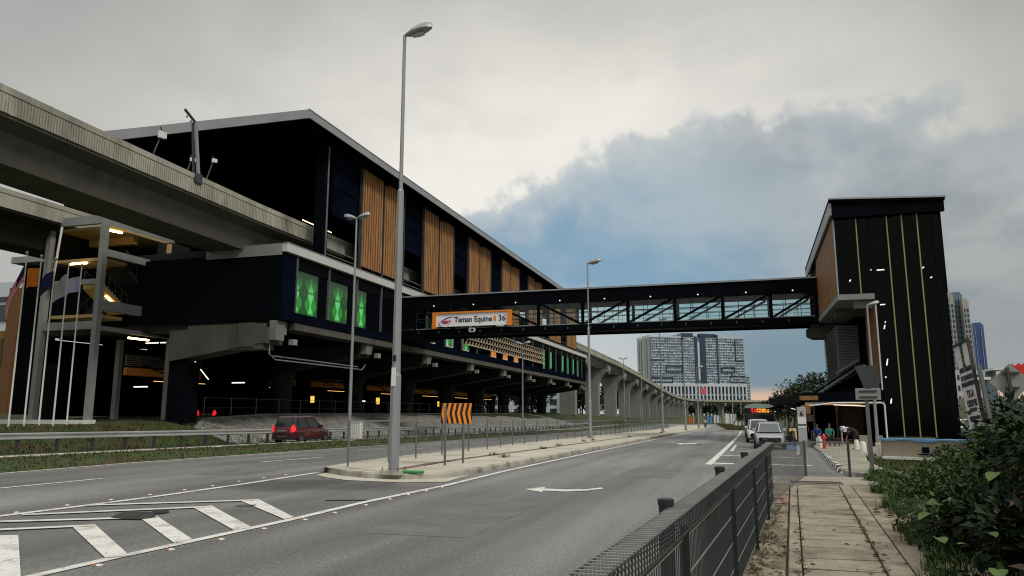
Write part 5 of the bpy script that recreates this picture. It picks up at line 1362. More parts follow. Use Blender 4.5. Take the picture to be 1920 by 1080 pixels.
# leaning vertical board
TL, BL, TR, BR = ony(1789, 651, 21.7), ony(1816, 808, 21.7), ony(1813.5, 638, 20.6), ony(1833, 800, 20.6)
VB = thing('notice_board', (BR.x, BR.y, 0), 'tall leaning white notice board with crest and stacked lettering', 'sign')
un = (TR-TL).normalized(); vn = (TL-BL).normalized(); nn = un.cross(vn).normalized(); vn = nn.cross(un).normalized()
Wb = (TR-TL).length; Hb = (TL-BL).length
def vb(s, t, o=0): return TL+un*s*Wb-vn*t*Hb+nn*o
mb = MB(); mb.hexa([vb(0, 1), vb(1, 1), vb(1, 1, -.04), vb(0, 1, -.04), vb(0, 0), vb(1, 0), vb(1, 0, -.04), vb(0, 0, -.04)]); mb.build('board', M("board white", (.60, .60, .60), .6, var=.08, scale=2), VB)
mb = MB(); mb.bar(vb(-.03, -.005, .01), vb(1.03, -.005, .01), .05, .05); mb.bar(vb(-.03, 1.0, .01), vb(1.0, 1.0, .01), .04, .04); mb.build('frame', SIGNBLACK, VB)
mb = MB(); mb.bar(vb(1.04, -.02), vb(1.06, 1.02), .05, .07, up=nn); mb.build('side_frame', M('brown frame', (.045, .034, .030), .8, var=.3, scale=4), VB)
rotm = Matrix((un, vn, nn)).transposed()
for s_, t, sz in (("ANDA BERADA", .305, .155), ("DI KAWASAN", .40, .155), ("PENGAWASAN", .475, .15), ("TIGA", .59, .24), ("DISERVIS", .70, .21), ("SELAMAT", .775, .12), ("MAJLIS DAERAH", .865, .11), ("KAMI", .92, .13)):
    text(s_, sz*1.05, vb(.52, t, .006), rotm, INK if t < .56 or t > .65 else INK_P, VB, 'lettering', offset=.006, sx=min(1.0, .9*Wb/(len(s_)*sz*.66)))
mb = MB()
c = vb(.48, .13, .008)
for k in range(6): mb.face([c+nn*.001*k+un*(.085*math.cos(a))*(1.5-.11*k)+vn*(.26-.1*k+.075*math.sin(a)) for a in [i*math.pi/4 for i in range(8)]])
mb.face([c+un*a+vn*b for a, b in ((-.13, -.30), (.13, -.30), (.09, -.22), (-.09, -.22))])
mb.build('crest', M("crest grey", (.05, .065, .05), .7, var=.4, scale=10), VB)
mb = MB(); mb.face([vb(.02, .77, .007), vb(.3, .77, .007), vb(.35, .815, .007), vb(.1, .82, .007)]); mb.build('torn_patch', SIGNBLACK, VB)
mb = MB(); mb.bar(vb(.75, 1.0, -.08), vb(.75, 1.55, -.08), .09, .09); mb.bar(vb(1.12, .3, -.1), vb(1.2, 1.5, -.1), .08, .08); mb.build('post', STEEL_D, VB)
# back of a diamond warning sign with plate
c = ony(1896, 717, 17.5); S2 = thing('warning_sign', (c.x, c.y, 0), 'grey back of a diamond road sign with a plate on a post above the bushes', 'road sign')
d_ = .385
mb = MB(); mb.prism([(c.x-d_, c.z), (c.x, c.z-d_), (c.x+d_, c.z), (c.x, c.z+d_)], 'y', c.y, c.y+.02); mb.build('diamond_plate', GREYP, S2)
mb = MB(); mb.box(c.x-.32, c.x+.32, c.y-.01, c.y+.01, c.z-.74, c.z-.40); mb.build('lower_plate', STEEL_D, S2)
mb = MB(); mb.bar((c.x-.06, c.y-.05, c.z+.3), (c.x+.06, c.y-.05, -.1), .055, .055); mb.build('post', STEEL_DD, S2)
mb = MB(); mb.box(c.x-.15, c.x+.15, c.y-.06, c.y-.01, c.z+.17, c.z+.21); mb.box(c.x-.12, c.x+.12, c.y-.06, c.y-.01, c.z-.13, c.z-.09); mb.box(c.x-.2, c.x+.2, c.y-.09, c.y-.015, c.z-.62, c.z-.58); mb.build('bracket', STEEL_DD, S2)

# ================================================================== low wall, hydrant, bollards
LW = thing('low_wall', (7, 34, -.2), 'beige low wall topped with blue tarpaulin in front of the tower', 'wall')
z0 = -.26; zt = zat(6.5, 34, 823.5)
mb = MB(); mb.hexa([(5.45, 34, z0), (10.2, 32.2, z0), (10.25, 32.45, z0), (5.45, 34.25, z0), (5.45, 34, zt), (10.2, 32.2, zt), (10.25, 32.45, zt), (5.45, 34.25, zt)]); mb.build('render', BEIGE, LW)
mb = MB(); rows = []
for k in range(13):
    t = k/12; x, y = 5.42+4.8*t, 34-.01-1.81*t; sag = .03*math.sin(k*2.1)+.02*math.sin(k*5)
    rows.append([(x, y-.03, zt-.06-sag), (x, y-.03, zt+.02), (x+.05, y+.3, zt+.03), (x+.05, y+.32, zt-.05)])
mb.loft(rows); mb.build('tarpaulin', TARP, LW)
mb = MB(); mb.hexa([(5.4, 33.75, z0), (8.6, 32.5, z0), (8.6, 32.85, z0), (5.4, 34, z0), (5.4, 33.75, z0+.10), (8.6, 32.5, z0+.10), (8.6, 32.85, z0+.10), (5.4, 34, z0+.10)]); mb.build('white_foot', KERB_W, LW)
mb = MB(); mb.box(6.75, 7.0, 33.3, 33.36, .0, .24); mb.box(6.6, 7.1, 33.2, 33.35, -.06, -.02); mb.build('wall_bracket', NAVY, LW)
q = G(1627, 851); mb = MB(); mb.box(q.x-.28, q.x+.05, q.y, q.y+.35, q.z, q.z+.85); mb.box(q.x+.4, q.x+.66, q.y-.3, q.y+.1, q.z, q.z+.85)
GP = thing('gate_pier', q, 'pair of beige concrete stubs at the left end of the low wall', 'pier'); mb.build('stubs', BEIGE, GP)
for px, py, h, w, lab in ((1607, 843, .50, .13, 'white rounded concrete bollard beside the bending person, farther one'), (1619, 847, .48, .16, 'white rounded concrete bollard between the bending person and the beige stub'), (1537.5, 841, .62, .17, 'white square bollard beside the red hydrant')):
    q = G(px, py, .1); mb = MB(); mb.lathe(q, [(w*1.15, -.02), (w, .08), (w*.92, h*.8), (w*.6, h*.97), (w*.2, h)], 12 if px > 1600 else 4)
    tag(mb.build('bollard', KERB_W, smooth=px > 1600), lab, 'bollard')
q = G(1546, 842, .1); HY = thing('fire_hydrant', q, 'red pillar fire hydrant at the kerb by the bus stop', 'hydrant')
mb = MB(); mb.lathe(q, [(.13, 0), (.13, .05), (.08, .07), (.08, .5), (.11, .52), (.11, .62), (.085, .7), (.03, .78)], 12); mb.build('body', RED, HY, smooth=True)
mb = MB(); mb.tube((q.x-.15, q.y, q.z+.56), (q.x+.15, q.y, q.z+.56), .05, n=8); mb.build('outlet', RED, HY)
q = G(1580, 838, .1); mb = MB(); mb.lathe(q, [(.2, 0), (.2, .05), (.06, .12), (.04, .85), (.09, .9), (.09, 1.1), (.03, 1.15)], 10)
tag(mb.build('ash_bin', STEEL, smooth=True), 'small steel ash stand under the bus shelter roof', 'ash bin')
q = G(1489, 829, .05); YP = thing('display_panel', q, 'yellow lit panel standing behind the silver car', 'panel')
mb = MB(); mb.box(q.x-.25, q.x+.28, q.y+1.0, q.y+1.1, q.z+.15, q.z+.95); mb.build('board', EM("yellow panel", (.62, .38, .10), .75), YP)
mb = MB(); mb.box(q.x-.28, q.x-.22, q.y+.98, q.y+1.12, q.z, q.z+1.0); mb.box(q.x+.26, q.x+.31, q.y+.98, q.y+1.12, q.z, q.z+1.0); mb.box(q.x-.28, q.x+.31, q.y+.97, q.y+1.12, q.z+.95, q.z+1.03); mb.build('frame', STEEL_DD, YP)

# ================================================================== VEHICLES
def wheel(root, x, y, r, w=.2):
    s = 1 if x > 0 else -1
    mb = MB(); mb.lathe((x, y, r), [(r*.6, -w/2), (r*.93, -w/2), (r, -w*.35), (r, w*.35), (r*.93, w/2), (r*.6, w/2)], 20, axis='x'); o = mb.build('wheel', RUBBER, root, smooth=True)
    mb = MB(); mb.lathe((x+s*w*.38, y, r), [(.01, -.02), (r*.64, -.02), (r*.64, .02*s), (r*.55, .012*s), (.01, .0)], 16, axis='x')
    for k in range(5):
        a = 2*math.pi*k/5; mb.bar((x+s*w*.46, y+.05*math.cos(a), r+.05*math.sin(a)), (x+s*w*.46, y+r*.6*math.cos(a), r+r*.6*math.sin(a)), .05, .03, up=(1, 0, 0))
    mb.build('rim', ALLOY, o)
def car(name, label, paint, L=4.4, W=1.7, H=1.65, belt=1.0, hood=1.25, rear='mpv', grille=True, glass=CARGLASS, dark_rear=False, lit=False):
    root = thing(name, (0, 0, 0), label, 'car')
    h = W/2; l = L/2
    if rear == 'mpv': st = [(-l, .42, belt-.12, .82), (-l+.08, .30, belt, .93), (-l+.7, .24, belt+.02, 1.0), (0, .22, belt, 1.0), (hood-.15, .22, belt-.02, .99), (hood+.25, .25, belt-.07, .96), (l-.25, .28, belt-.2, .88), (l-.06, .30, belt-.32, .76), (l, .40, belt-.45, .66)]
    else: st = [(-l, .42, belt-.1, .80), (-l+.08, .30, belt-.02, .92), (-l+.7, .22, belt, 1.0), (0, .20, belt-.02, 1.0), (hood-.1, .20, belt-.04, .99), (hood+.3, .22, belt-.12, .96), (l-.25, .25, belt-.25, .90), (l-.05, .28, belt-.36, .80), (l, .38, belt-.45, .7)]
    mb = MB(); rings = []
    for y, zb, zt, f in st:
        w = h*f
        half = [(w*.90, zb), (w*.985, zb+.10), (w, zb+.25), (w, (zb+zt)/2+.05), (w*.985, zt-.10), (w*.93, zt-.025), (w*.80, zt)]
        rings.append([(x, y, z) for x, z in half]+[(-x, y, z) for x, z in half[::-1]])
    mb.loft(rings); mb.build('body', paint, root, smooth=True)
    mb = MB()
    for y, zb, zt, f in (st[1], st[-2]): pass
    for s in (1, -1): mb.box(s*h*.99-.015, s*h*.99+.015, -l+1.05, l-1.05, .2, .34)
    mb.box(-h*.86, h*.86, l-.14, l+.015, .22, .36); mb.box(-h*.88, h*.88, -l-.015, -l+.14, .26, .46); mb.build('skirt', BLKPLASTIC, root)
    # cabin: glass shell, painted roof and pillars
    yb0, yb1 = -l+.12, hood+.12; yt0, yt1 = (-l+.38, hood-.95) if rear == 'mpv' else (-l+.95, hood-.85)
    if rear == 'sedan': yb0, yt0 = -l+.75, -l+1.35
    def ring(t, z, ins=0):
        y0, y1 = yb0+(yt0-yb0)*t, yb1+(yt1-yb1)*t; w = h*(.90-.17*t)-ins
        return [(w*.86, y0, z), (w, y0+.14, z), (w, (y0+y1)/2, z), (w*.985, y1-.25, z), (w*.80, y1, z), (-w*.80, y1, z), (-w*.985, y1-.25, z), (-w, (y0+y1)/2, z), (-w, y0+.14, z), (-w*.86, y0, z)]
    zb, zr = belt-.03, H
    mb = MB(); mb.loft([ring(0, zb), ring(.5, zb+(zr-zb)*.5), ring(.92, zr-.07)]); mb.build('windows', glass, root)
    mb = MB(); mb.loft([ring(.90, zr-.085, -.012), ring(.97, zr-.04, 0), ring(1.05, zr, .07), [(x*.6, y*.85, z+.02) for x, y, z in ring(1.08, zr, .12)]]); mb.build('roof', paint, root, smooth=True)
    mb = MB(); a0, a1 = ring(0, zb, -.008), ring(.93, zr-.06, -.008)
    for j, w in ((0, .07), (9, .07), (4, .06), (5, .06), (2, .06), (7, .06)): mb.bar(a0[j], a1[j], w, .04, up=(1, 0, 0) if j in (2, 7) else (0, 1, 0))
    if rear == 'mpv':
        for j, k in ((1, 2), (8, 7)):
            p = [(a0[j][i]+(a0[k][i]-a0[j][i])*.22) for i in range(3)]; q = [(a1[j][i]+(a1[k][i]-a1[j][i])*.25) for i in range(3)]; mb.bar(p, q, .12, .03, up=(1, 0, 0))
    mb.build('pillars', paint if not dark_rear else BLKPLASTIC, root)
    for s in (1, -1):
        for y in (-l+.82, l-.82):
            mb = MB(); mb.lathe((s*(h-.055), y, .33), [(.01, 0), (.375, 0), (.375, .062*s), (.01, .062*s)], 20, axis='x'); mb.build('wheel_arch', BLKPLASTIC, root)
            wheel(root, s*(h-.06), y, .315)
        mb = MB(); mb.box(s*h*.96-.09 if s > 0 else s*h*.96-.12, s*h*.96+.12 if s > 0 else s*h*.96+.09, hood-.42, hood-.28, belt+.0, belt+.15); mb.build('wing_mirror', paint, root, bevel=.03)
        mb = MB(); w = h*.78; mb.hexa([(s*w*.62, l-.10, belt-.42), (s*w*1.02, l-.30, belt-.38), (s*w*1.05, l-.42, belt-.38), (s*w*.62, l-.25, belt-.42), (s*w*.64, l-.13, belt-.28), (s*w*1.08, l-.34, belt-.20), (s*w*1.08, l-.42, belt-.20), (s*w*.64, l-.25, belt-.28)]); mb.build('headlight', LAMPGLASS, root)
        mb = MB(); w = h*.9; mb.hexa([(s*(w-.17), -l-.02, belt-.28), (s*(w+.03), -l+.03, belt-.28), (s*(w+.05), -l+.30, belt-.18), (s*(w-.17), -l+.08, belt-.28), (s*(w-.12), -l-.0, belt+.05), (s*(w+.0), -l+.05, belt+.22), (s*(w+.03), -l+.25, belt+.05), (s*(w-.12), -l+.1, belt+.05)]); mb.build('tail_light', TAIL if lit else INK_R, root)
        for y in (-.65, .45):
            mb = MB(); mb.box(s*h-.012, s*h+.018, y, y+.18, belt-.17, belt-.14); mb.build('door_handle', ALLOY, root)
            mb = MB(); mb.box(s*h-.004, s*h+.003, y+.36, y+.37, .35, belt-.08); mb.build('door_seam', BLKPLASTIC, root)
    mb = MB(); mb.box(-.26, .26, l-.01, l+.02, .42, .53); mb.build('number_plate', SIGNBLACK, root)
    mb = MB(); mb.box(-.26, .26, -l-.035, -l+.03, .62, .73); mb.build('number_plate', SIGNBLACK, root)
    mb = MB(); mb.box(-.34, .34, -l-.03, -l+.02, belt-.22, belt-.17); mb.box(-.38, .38, -l-.03, -l+.05, .47, .50); mb.build('chrome_strip', ALLOY, root)
    mb = MB()
    if grille:
        mb.hexa([(-h*.5, l-.06, belt-.43), (h*.5, l-.06, belt-.43), (h*.5, l-.2, belt-.43), (-h*.5, l-.2, belt-.43), (-h*.58, l-.12, belt-.30), (h*.58, l-.12, belt-.30), (h*.58, l-.22, belt-.30), (-h*.58, l-.22, belt-.30)])
        mb.build('grille', BLKPLASTIC, root)
        mb = MB(); mb.hexa([(-h*.80, l+.0, .22), (h*.80, l+.0, .22), (h*.80, l-.1, .22), (-h*.80, l-.1, .22), (-h*.52, l+.015, .47), (h*.52, l+.015, .47), (h*.52, l-.1, .47), (-h*.52, l-.1, .47)])
        mb.build('lower_grille', BLKPLASTIC, root)
        mb = MB()
        for s in (1, -1): mb.bar((s*h*.88, l-.28, .36), (s*h*.42, l+.0, .52), .05, .06); mb.lathe((s*h*.74, l-.10, .36), [(.01, .04), (.06, .04), (.06, -.02)], 10, axis='y')
        mb.build('bumper_trim', ALLOY, root)
    return root
PAINT_RED = M("dark red car paint", (0.075, 0.004, 0.008), .28, .15, var=.08, coat=.7)
PAINT_SIL = M("silver car paint", (0.36, 0.375, 0.39), .35, .45, var=.06, coat=.6)
PAINT_WHT = M("white car paint", (0.58, 0.585, 0.59), .35, var=.05, coat=.5)
RC = car('red_car', 'dark red people carrier driving away with tail lights lit', PAINT_RED, L=4.45, W=1.75, H=1.68, belt=1.02, lit=True, dark_rear=True)
mb = MB()
for s in (1, -1): mb.bar((s*.55, -1.7, 1.72), (s*.55, .1, 1.72), .04, .05)
mb.build('roof_rail', ALLOY, RC)
text("BNA 460", .11, (0, -2.262, .675), FACE_S, WHITE, RC, 'plate_lettering', offset=.002) if False else None
RC.location = (-28.1, 44.6, gl(44)-.16); RC.rotation_euler.z = R(-2)
SC = car('silver_car', 'silver hatchback facing us in the bay beside the kerb', PAINT_SIL, L=4.2, W=1.56, H=1.40, belt=.92, hood=1.1, rear='hatch', glass=CARGLASS2)
SC.location = (1.44, 43.9, gz(1.4, 44)+.0); SC.rotation_euler.z = R(180-1)
WC = car('white_car', 'white car half hidden behind the silver hatchback', PAINT_WHT, L=4.3, W=1.62, H=1.55, belt=.95, hood=1.15, rear='hatch')
WC.location = (1.13, 55.3, gz(1.1, 55)); WC.rotation_euler.z = R(180)

# bus
def bus():
    r = thing('green_bus', (0, 0, 0), 'dark green bus with a red lit destination display behind the cars', 'bus')
    W, L, H = 2.42, 10.5, 2.78; h = W/2
    sec = lambda f, z1: [(-h*f, .3), (-h, .5), (-h, z1-.3), (-h*.93, z1-.08), (-h*.7, z1), (h*.7, z1), (h*.93, z1-.08), (h, z1-.3), (h, .5), (h*f, .3)]
    mb = MB(); mb.loft([[(x*(.94 if y > L-.1 else 1), y, z) for x, z in sec(.95, H-(.12 if y > L-.1 else 0))] for y in (0, .2, L-.3, L)]); mb.build('body', M("bus dark green", (.006, .02, .022), .3, var=.1, coat=.4), r, smooth=True)
    mb = MB(); mb.prism([(-h*.98, H-.30), (-h*.88, H-.06), (-h*.6, H+.05), (0, H+.09), (h*.6, H+.05), (h*.88, H-.06), (h*.98, H-.30)], 'y', L-2.5, L+.03); mb.build('roof_dome', M("bus pale green", (.50, .68, .58), .4, var=.1), r)
    mb = MB(); mb.box(-h*.95, h*.95, L+.0, L+.05, 1.05, 2.05); mb.build('windscreen', CARGLASS, r, bevel=.03)
    mb = MB(); mb.box(-h*.93, h*.93, L+.0, L+.055, 2.08, 2.50); o = mb.build('display', SIGNBLACK, r)
    led_r, led_y = EM("led red", (1, .03, .02), 2.2), EM("led amber", (1, .30, .03), 2.6)
    rnd = random.Random(2)
    for name, m_, xs in (('red_leds', led_r, (-.66, -.42)), ('amber_leds', led_y, (-.2, 0, .2, .4, .6))):
        mb = MB()
        for x in xs:
            for row in (2.16, 2.33):
                for i in range(4):
                    for j in range(3):
                        if rnd.random() < .78: mb.box(-(x+i*.045)-.034, -(x+i*.045), L+.056, L+.07, row+j*.046, row+j*.046+.034)
        mb.build(name, m_, o)
    mb = MB(); mb.box(-h*.82, -h*.66, L+.056, L+.066, 2.18, 2.40); mb.build('route_disc', GREYP, o)
    for s in (1, -1):
        mb = MB(); mb.path([(s*h*.95, L, 2.3), (s*(h+.18), L+.25, 2.25), (s*(h+.2), L+.28, 1.9)], .03, 6); q = mb.build('mirror', BLKPLASTIC, r)
        mb = MB(); mb.box(s*(h+.2)-.09, s*(h+.2)+.09, L+.22, L+.34, 1.55, 1.95); mb.build('mirror_glass', BLKPLASTIC, q, bevel=.02)
        mb = MB(); mb.box(s*h*.72-.2, s*h*.72+.2, L-.05, L+.04, .62, .80); mb.build('headlight', LAMPGLASS, r, bevel=.03)
        mb = MB()
        for k in range(6): mb.box(s*h-.005, s*h+.012, .6+k*1.6, 2.05+k*1.6, 1.15, 2.05)
        mb.build('side_windows', CARGLASS, r)
        for y in (2.3, L-2.4): wheel(r, s*(h-.12), y, .46, .26)
    mb = MB(); mb.box(-h*.9, h*.9, L-.02, L+.03, .34, .55); mb.build('bumper', BLKPLASTIC, r)
    mb = MB(); mb.bar((-.1, L+.07, 1.0), (.75, L+.07, 1.4), .02, .02); mb.bar((-.9, L+.07, 1.0), (-.1, L+.07, 1.35), .02, .02); mb.build('wipers', BLKPLASTIC, r)
    return r
B = bus(); B.rotation_euler.z = R(180); B.location = (1.50, 66.2+10.5, gz(1.5, 66))
# motor scooter between the car and the totem
def scooter(loc, rz, lab):
    r = thing('motorcycle', (0, 0, 0), lab, 'motorcycle')
    for y in (-.6, .62):
        mb = MB(); mb.lathe((0, y, .28), [(.2, -.05), (.28, -.04), (.28, .04), (.2, .05)], 16, axis='x'); o = mb.build('wheel', RUBBER, r, smooth=True)
        mb = MB(); mb.lathe((0, y, .28), [(.02, -.03), (.2, -.02), (.2, .02), (.02, .03)], 12, axis='x'); mb.build('rim', ALLOY, o)
    mb = MB(); mb.loft([[(sx*w, y, z0 if k < 2 else z1) for k, sx in enumerate((-1, 1, 1, -1))] for y, w, z0, z1 in ((-.85, .06, .6, .7), (-.5, .13, .4, .78), (-.1, .14, .3, .76), (.15, .1, .28, .5), (.4, .12, .35, .85), (.5, .08, .5, 1.0))]); mb.build('body', BLKPLASTIC, r, smooth=True)
    mb = MB(); mb.loft([[(sx*w, y, z+k) for sx, k in ((-1, 0), (1, 0), (.8, .09), (-.8, .09))] for y, w, z in ((-.85, .08, .74), (-.4, .14, .76), (0, .11, .74))]); mb.build('seat', SIGNBLACK, r)
    mb = MB(); mb.path([(-.36, .36, 1.02), (-.1, .45, 1.0), (.1, .45, 1.0), (.36, .36, 1.02)], .018, 6); mb.build('handlebar', STEEL_DD, r)
    mb = MB(); mb.ball((0, .56, .92), .09, .06, .08); mb.build('headlight', LAMPGLASS, r)
    mb = MB(); mb.tube((.06, .6, .3), (.05, .46, .95), .02); mb.tube((-.06, .6, .3), (-.05, .46, .95), .02); mb.build('fork', STEEL, r)
    r.location = loc; r.rotation_euler.z = rz; return r
q = G(1478, 822); scooter((3.0, 50.6, gz(3, 50)), R(190), 'black motorcycle parked right behind the silver car')
q = ony(1323, 790, 120)

# ================================================================== PEOPLE
def person(label, loc, yaw, J, cols, hair=(.012, .010, .009), scarf=None, height=1.0):
    """J: joints in metres, x forward, y left, z up. One skin from connected joints."""
    names = ['pelvis', 'waist', 'chest', 'neck', 'head', 'crown']
    V = [J[n] for n in names]; rad = [.135, .125, .145, .055, .092, .070]; E = [(i, i+1) for i in range(5)]
    zone = ['legs', 'top', 'top', 'skin', 'skin', 'skin']
    # nose
    hd = Vector(J['head']); V.append(tuple(hd+Vector((J.get('look', (1, 0, 0))))*.105)); rad.append(.016); E.append((4, 6)); zone.append('skin')
    for s, sg in (('l', 1), ('r', -1)):
        i = len(V)
        V += [J['sh_'+s], J['el_'+s], J['wr_'+s]]; rad += [.062, .045, .030]; E += [(2, i), (i, i+1), (i+1, i+2)]; zone += ['top', 'sleeve', 'skin']
        w = Vector(J['wr_'+s]); d = (w-Vector(J['el_'+s])).normalized()
        side = d.cross(Vector((0, sg, 0))); side = side.normalized() if side.length > .1 else Vector((1, 0, 0))
        pk = len(V); V.append(tuple(w+d*.07)); rad.append(.030); E.append((i+2, pk)); zone.append('skin')
        for f, ln in ((-.028, .075), (-.009, .09), (.009, .085), (.028, .065)):
            a = len(V); V += [tuple(w+d*.09+side*f), tuple(w+d*(.09+ln)+side*f*1.1+Vector((0, -sg*.02, 0)))]; rad += [.0095, .008]; E += [(pk, a), (a, a+1)]; zone += ['skin', 'skin']
        a = len(V); V += [tuple(w+d*.03+side*.035), tuple(w+d*.075+side*.06)]; rad += [.011, .009]; E += [(i+2, a), (a, a+1)]; zone += ['skin', 'skin']
        i = len(V)
        V += [J['hip_'+s], J['kn_'+s], J['an_'+s], J['to_'+s]]; rad += [.095, .062, .042, .040]; E += [(0, i), (i, i+1), (i+1, i+2), (i+2, i+3)]; zone += ['legs', 'legs', 'legs', 'shoe']
    me = bpy.data.meshes.new('person_skeleton'); me.from_pydata(V, E, [])
    tmp = bpy.data.objects.new('person_skeleton', me); col.objects.link(tmp)
    sk = tmp.modifiers.new('skin', 'SKIN'); sb = tmp.modifiers.new('sub', 'SUBSURF'); sb.levels = 1; sb.render_levels = 1
    for i, v in enumerate(me.skin_vertices[0].data): v.radius = (rad[i], rad[i]); v.use_root = (i == 0)
    dg = bpy.context.evaluated_depsgraph_get(); dg.update()
    m2 = bpy.data.meshes.new_from_object(tmp.evaluated_get(dg)); bpy.data.objects.remove(tmp); bpy.data.meshes.remove(me)
    mats = {'skin': SKIN, 'top': M("shirt", cols[0], .85, var=.12, scale=6), 'legs': M("trousers", cols[1], .85, var=.15, scale=6), 'shoe': BLKPLASTIC}
    mats['sleeve'] = mats['top'] if len(cols) < 3 else M("sleeve", cols[2], .85)
    order = list(mats); m2.materials.clear()
    for k_ in order: m2.materials.append(mats[k_])
    pv = [Vector(v) for v in V]
    def seg(p, i, j):
        a, b = pv[i], pv[j]; t = max(0, min(1, (p-a).dot(b-a)/max(1e-9, (b-a).length_squared))); return (p-(a+(b-a)*t)).length, t
    for f in m2.polygons:
        best = min(((seg(f.center, i, j)[0]-min(rad[i], rad[j])*.5, i, j) for i, j in E)); i, j = best[1], best[2]; t = seg(f.center, i, j)[1]
        f.material_index = order.index(zone[j] if t > .35 else (zone[i] if zone[i] != 'skin' or zone[j] == 'skin' else zone[j])); f.use_smooth = True
    ob = bpy.data.objects.new('person', m2); col.objects.link(ob); tag(ob, label, 'person')
    mb = MB(); h = Vector(J['head']); c = Vector(J['crown']); lk = Vector(J.get('look', (1, 0, 0)))
    k = h+(c-h)*.45-lk*.025
    if scarf:
        mb.ball(k, .118, .112, .125, 12, 8); n_ = Vector(J['neck']); mb.lathe((n_.x-.02, n_.y, n_.z-.12), [(.19, -.06), (.15, .03), (.11, .14), (.095, .2)], 12)
        q = mb.build('headscarf', M("headscarf", scarf, .85, var=.08), ob, smooth=True)
    else:
        mb.ball(k, .104, .098, .105, 12, 8); q = mb.build('hair', M("hair", hair, .7, var=.2), ob, smooth=True)
    mb = MB()
    lat = lk.cross(Vector((0, 0, 1))).normalized() if abs(lk.z) < .9 else Vector((0, 1, 0))
    for s in (1, -1): mb.ball(h+lk*.083+lat*s*.032+(c-h).normalized()*.02, .011, n=6, m=4)
    mb.build('eyes', SIGNBLACK, ob)
    ob.location = loc; ob.rotation_euler.z = yaw; ob.scale = (height,)*3
    return ob
def standing(step=.12, lean=0.0, arms=.1):
    return dict(pelvis=(0, 0, .92), waist=(lean*.2, 0, 1.08), chest=(lean*.5, 0, 1.30), neck=(lean*.8, 0, 1.50), head=(lean+.02, 0, 1.61), crown=(lean+.01, 0, 1.70),
                sh_l=(lean*.6, .19, 1.42), el_l=(arms*.3, .25, 1.15), wr_l=(arms, .24, .92), sh_r=(lean*.6, -.19, 1.42), el_r=(-arms*.3, -.25, 1.15), wr_r=(arms*.6, -.24, .92),
                hip_l=(0, .09, .88), kn_l=(step*.6, .10, .48), an_l=(step*.8, .10, .07), to_l=(step+.15, .11, .03), hip_r=(0, -.09, .88), kn_r=(-step*.3, -.10, .48), an_r=(-step, -.10, .08), to_r=(-step+.15, -.11, .03))
def seated():
    return dict(pelvis=(0, 0, .50), waist=(.02, 0, .66), chest=(.05, 0, .88), neck=(.07, 0, 1.08), head=(.11, 0, 1.19), crown=(.10, 0, 1.28),
                sh_l=(.05, .19, 1.0), el_l=(.12, .24, .76), wr_l=(.33, .15, .62), sh_r=(.05, -.19, 1.0), el_r=(.12, -.24, .76), wr_r=(.33, -.15, .62),
                hip_l=(.03, .09, .48), kn_l=(.45, .13, .50), an_l=(.44, .13, .08), to_l=(.60, .14, .03), hip_r=(.03, -.09, .48), kn_r=(.45, -.13, .50), an_r=(.42, -.13, .08), to_r=(.58, -.14, .03))
def bending():
    return dict(pelvis=(-.15, 0, .82), waist=(-.02, 0, .95), chest=(.20, 0, 1.05), neck=(.38, 0, 1.06), head=(.49, 0, 1.02), crown=(.56, 0, 1.08), look=(.6, 0, -.8),
                sh_l=(.28, .19, 1.02), el_l=(.33, .22, .76), wr_l=(.40, .16, .52), sh_r=(.28, -.19, 1.02), el_r=(.33, -.22, .76), wr_r=(.38, -.16, .50),
                hip_l=(-.13, .09, .78), kn_l=(.10, .13, .45), an_l=(-.05, .13, .07), to_l=(.12, .14, .03), hip_r=(-.15, -.09, .78), kn_r=(-.12, -.12, .42), an_r=(-.35, -.12, .08), to_r=(-.18, -.13, .03))
q = G(1604, 842, .12); person('person in black with a white headscarf bending forward by the white bollards', q, R(170), bending(), ((.014, .013, .016), (.012, .012, .014)), scarf=(.55, .53, .60), height=.97)
q = G(1561, 838, .12); person('seated person in a green shirt under the bus shelter', (q.x, q.y+1.2, q.z), R(-80), seated(), ((.015, .16, .11), (.012, .012, .015)), height=.95)
q = G(1541, 836, .12); person('person in a bright blue shirt seated beside the hydrant', (q.x-.05, q.y+1.5, q.z), R(-110), seated(), ((.015, .045, .20), (.02, .02, .03)), height=.92)
q = G(1514, 830, .12); person('person in a red and orange top standing behind the grey bus stop pillar', (q.x+.1, q.y+2.2, q.z), R(-90), standing(), ((.18, .04, .02), (.02, .015, .015)), height=.80)
for px, w in ((1561, 1.3), (1541, .8)):
    q = G(px, 837, .12); BN = thing('bench', (q.x, q.y+1.45, q.z), 'dark bench under the person in %s' % ('green' if px > 1550 else 'blue'), 'bench')
    mb = MB(); mb.box(q.x-w/2, q.x+w/2, q.y+1.2, q.y+1.6, q.z+.36, q.z+.41); mb.build('seat', STEEL_DD, BN)
    for s in (-1, 1): mb = MB(); mb.box(q.x+s*w*.4-.03, q.x+s*w*.4+.03, q.y+1.25, q.y+1.55, q.z-.15, q.z+.36); mb.build('leg', STEEL_DD, BN)
# far rider on the road
q = G(1323, 803); sc_ = scooter((q.x, q.y, q.z), R(175), 'distant motorcycle coming down the road'); 
P_ = seated(); person('distant rider in a pale jacket on the motorcycle', (q.x, q.y+.25, q.z+.30), R(-95), P_, ((.5, .42, .36), (.02, .02, .03)))

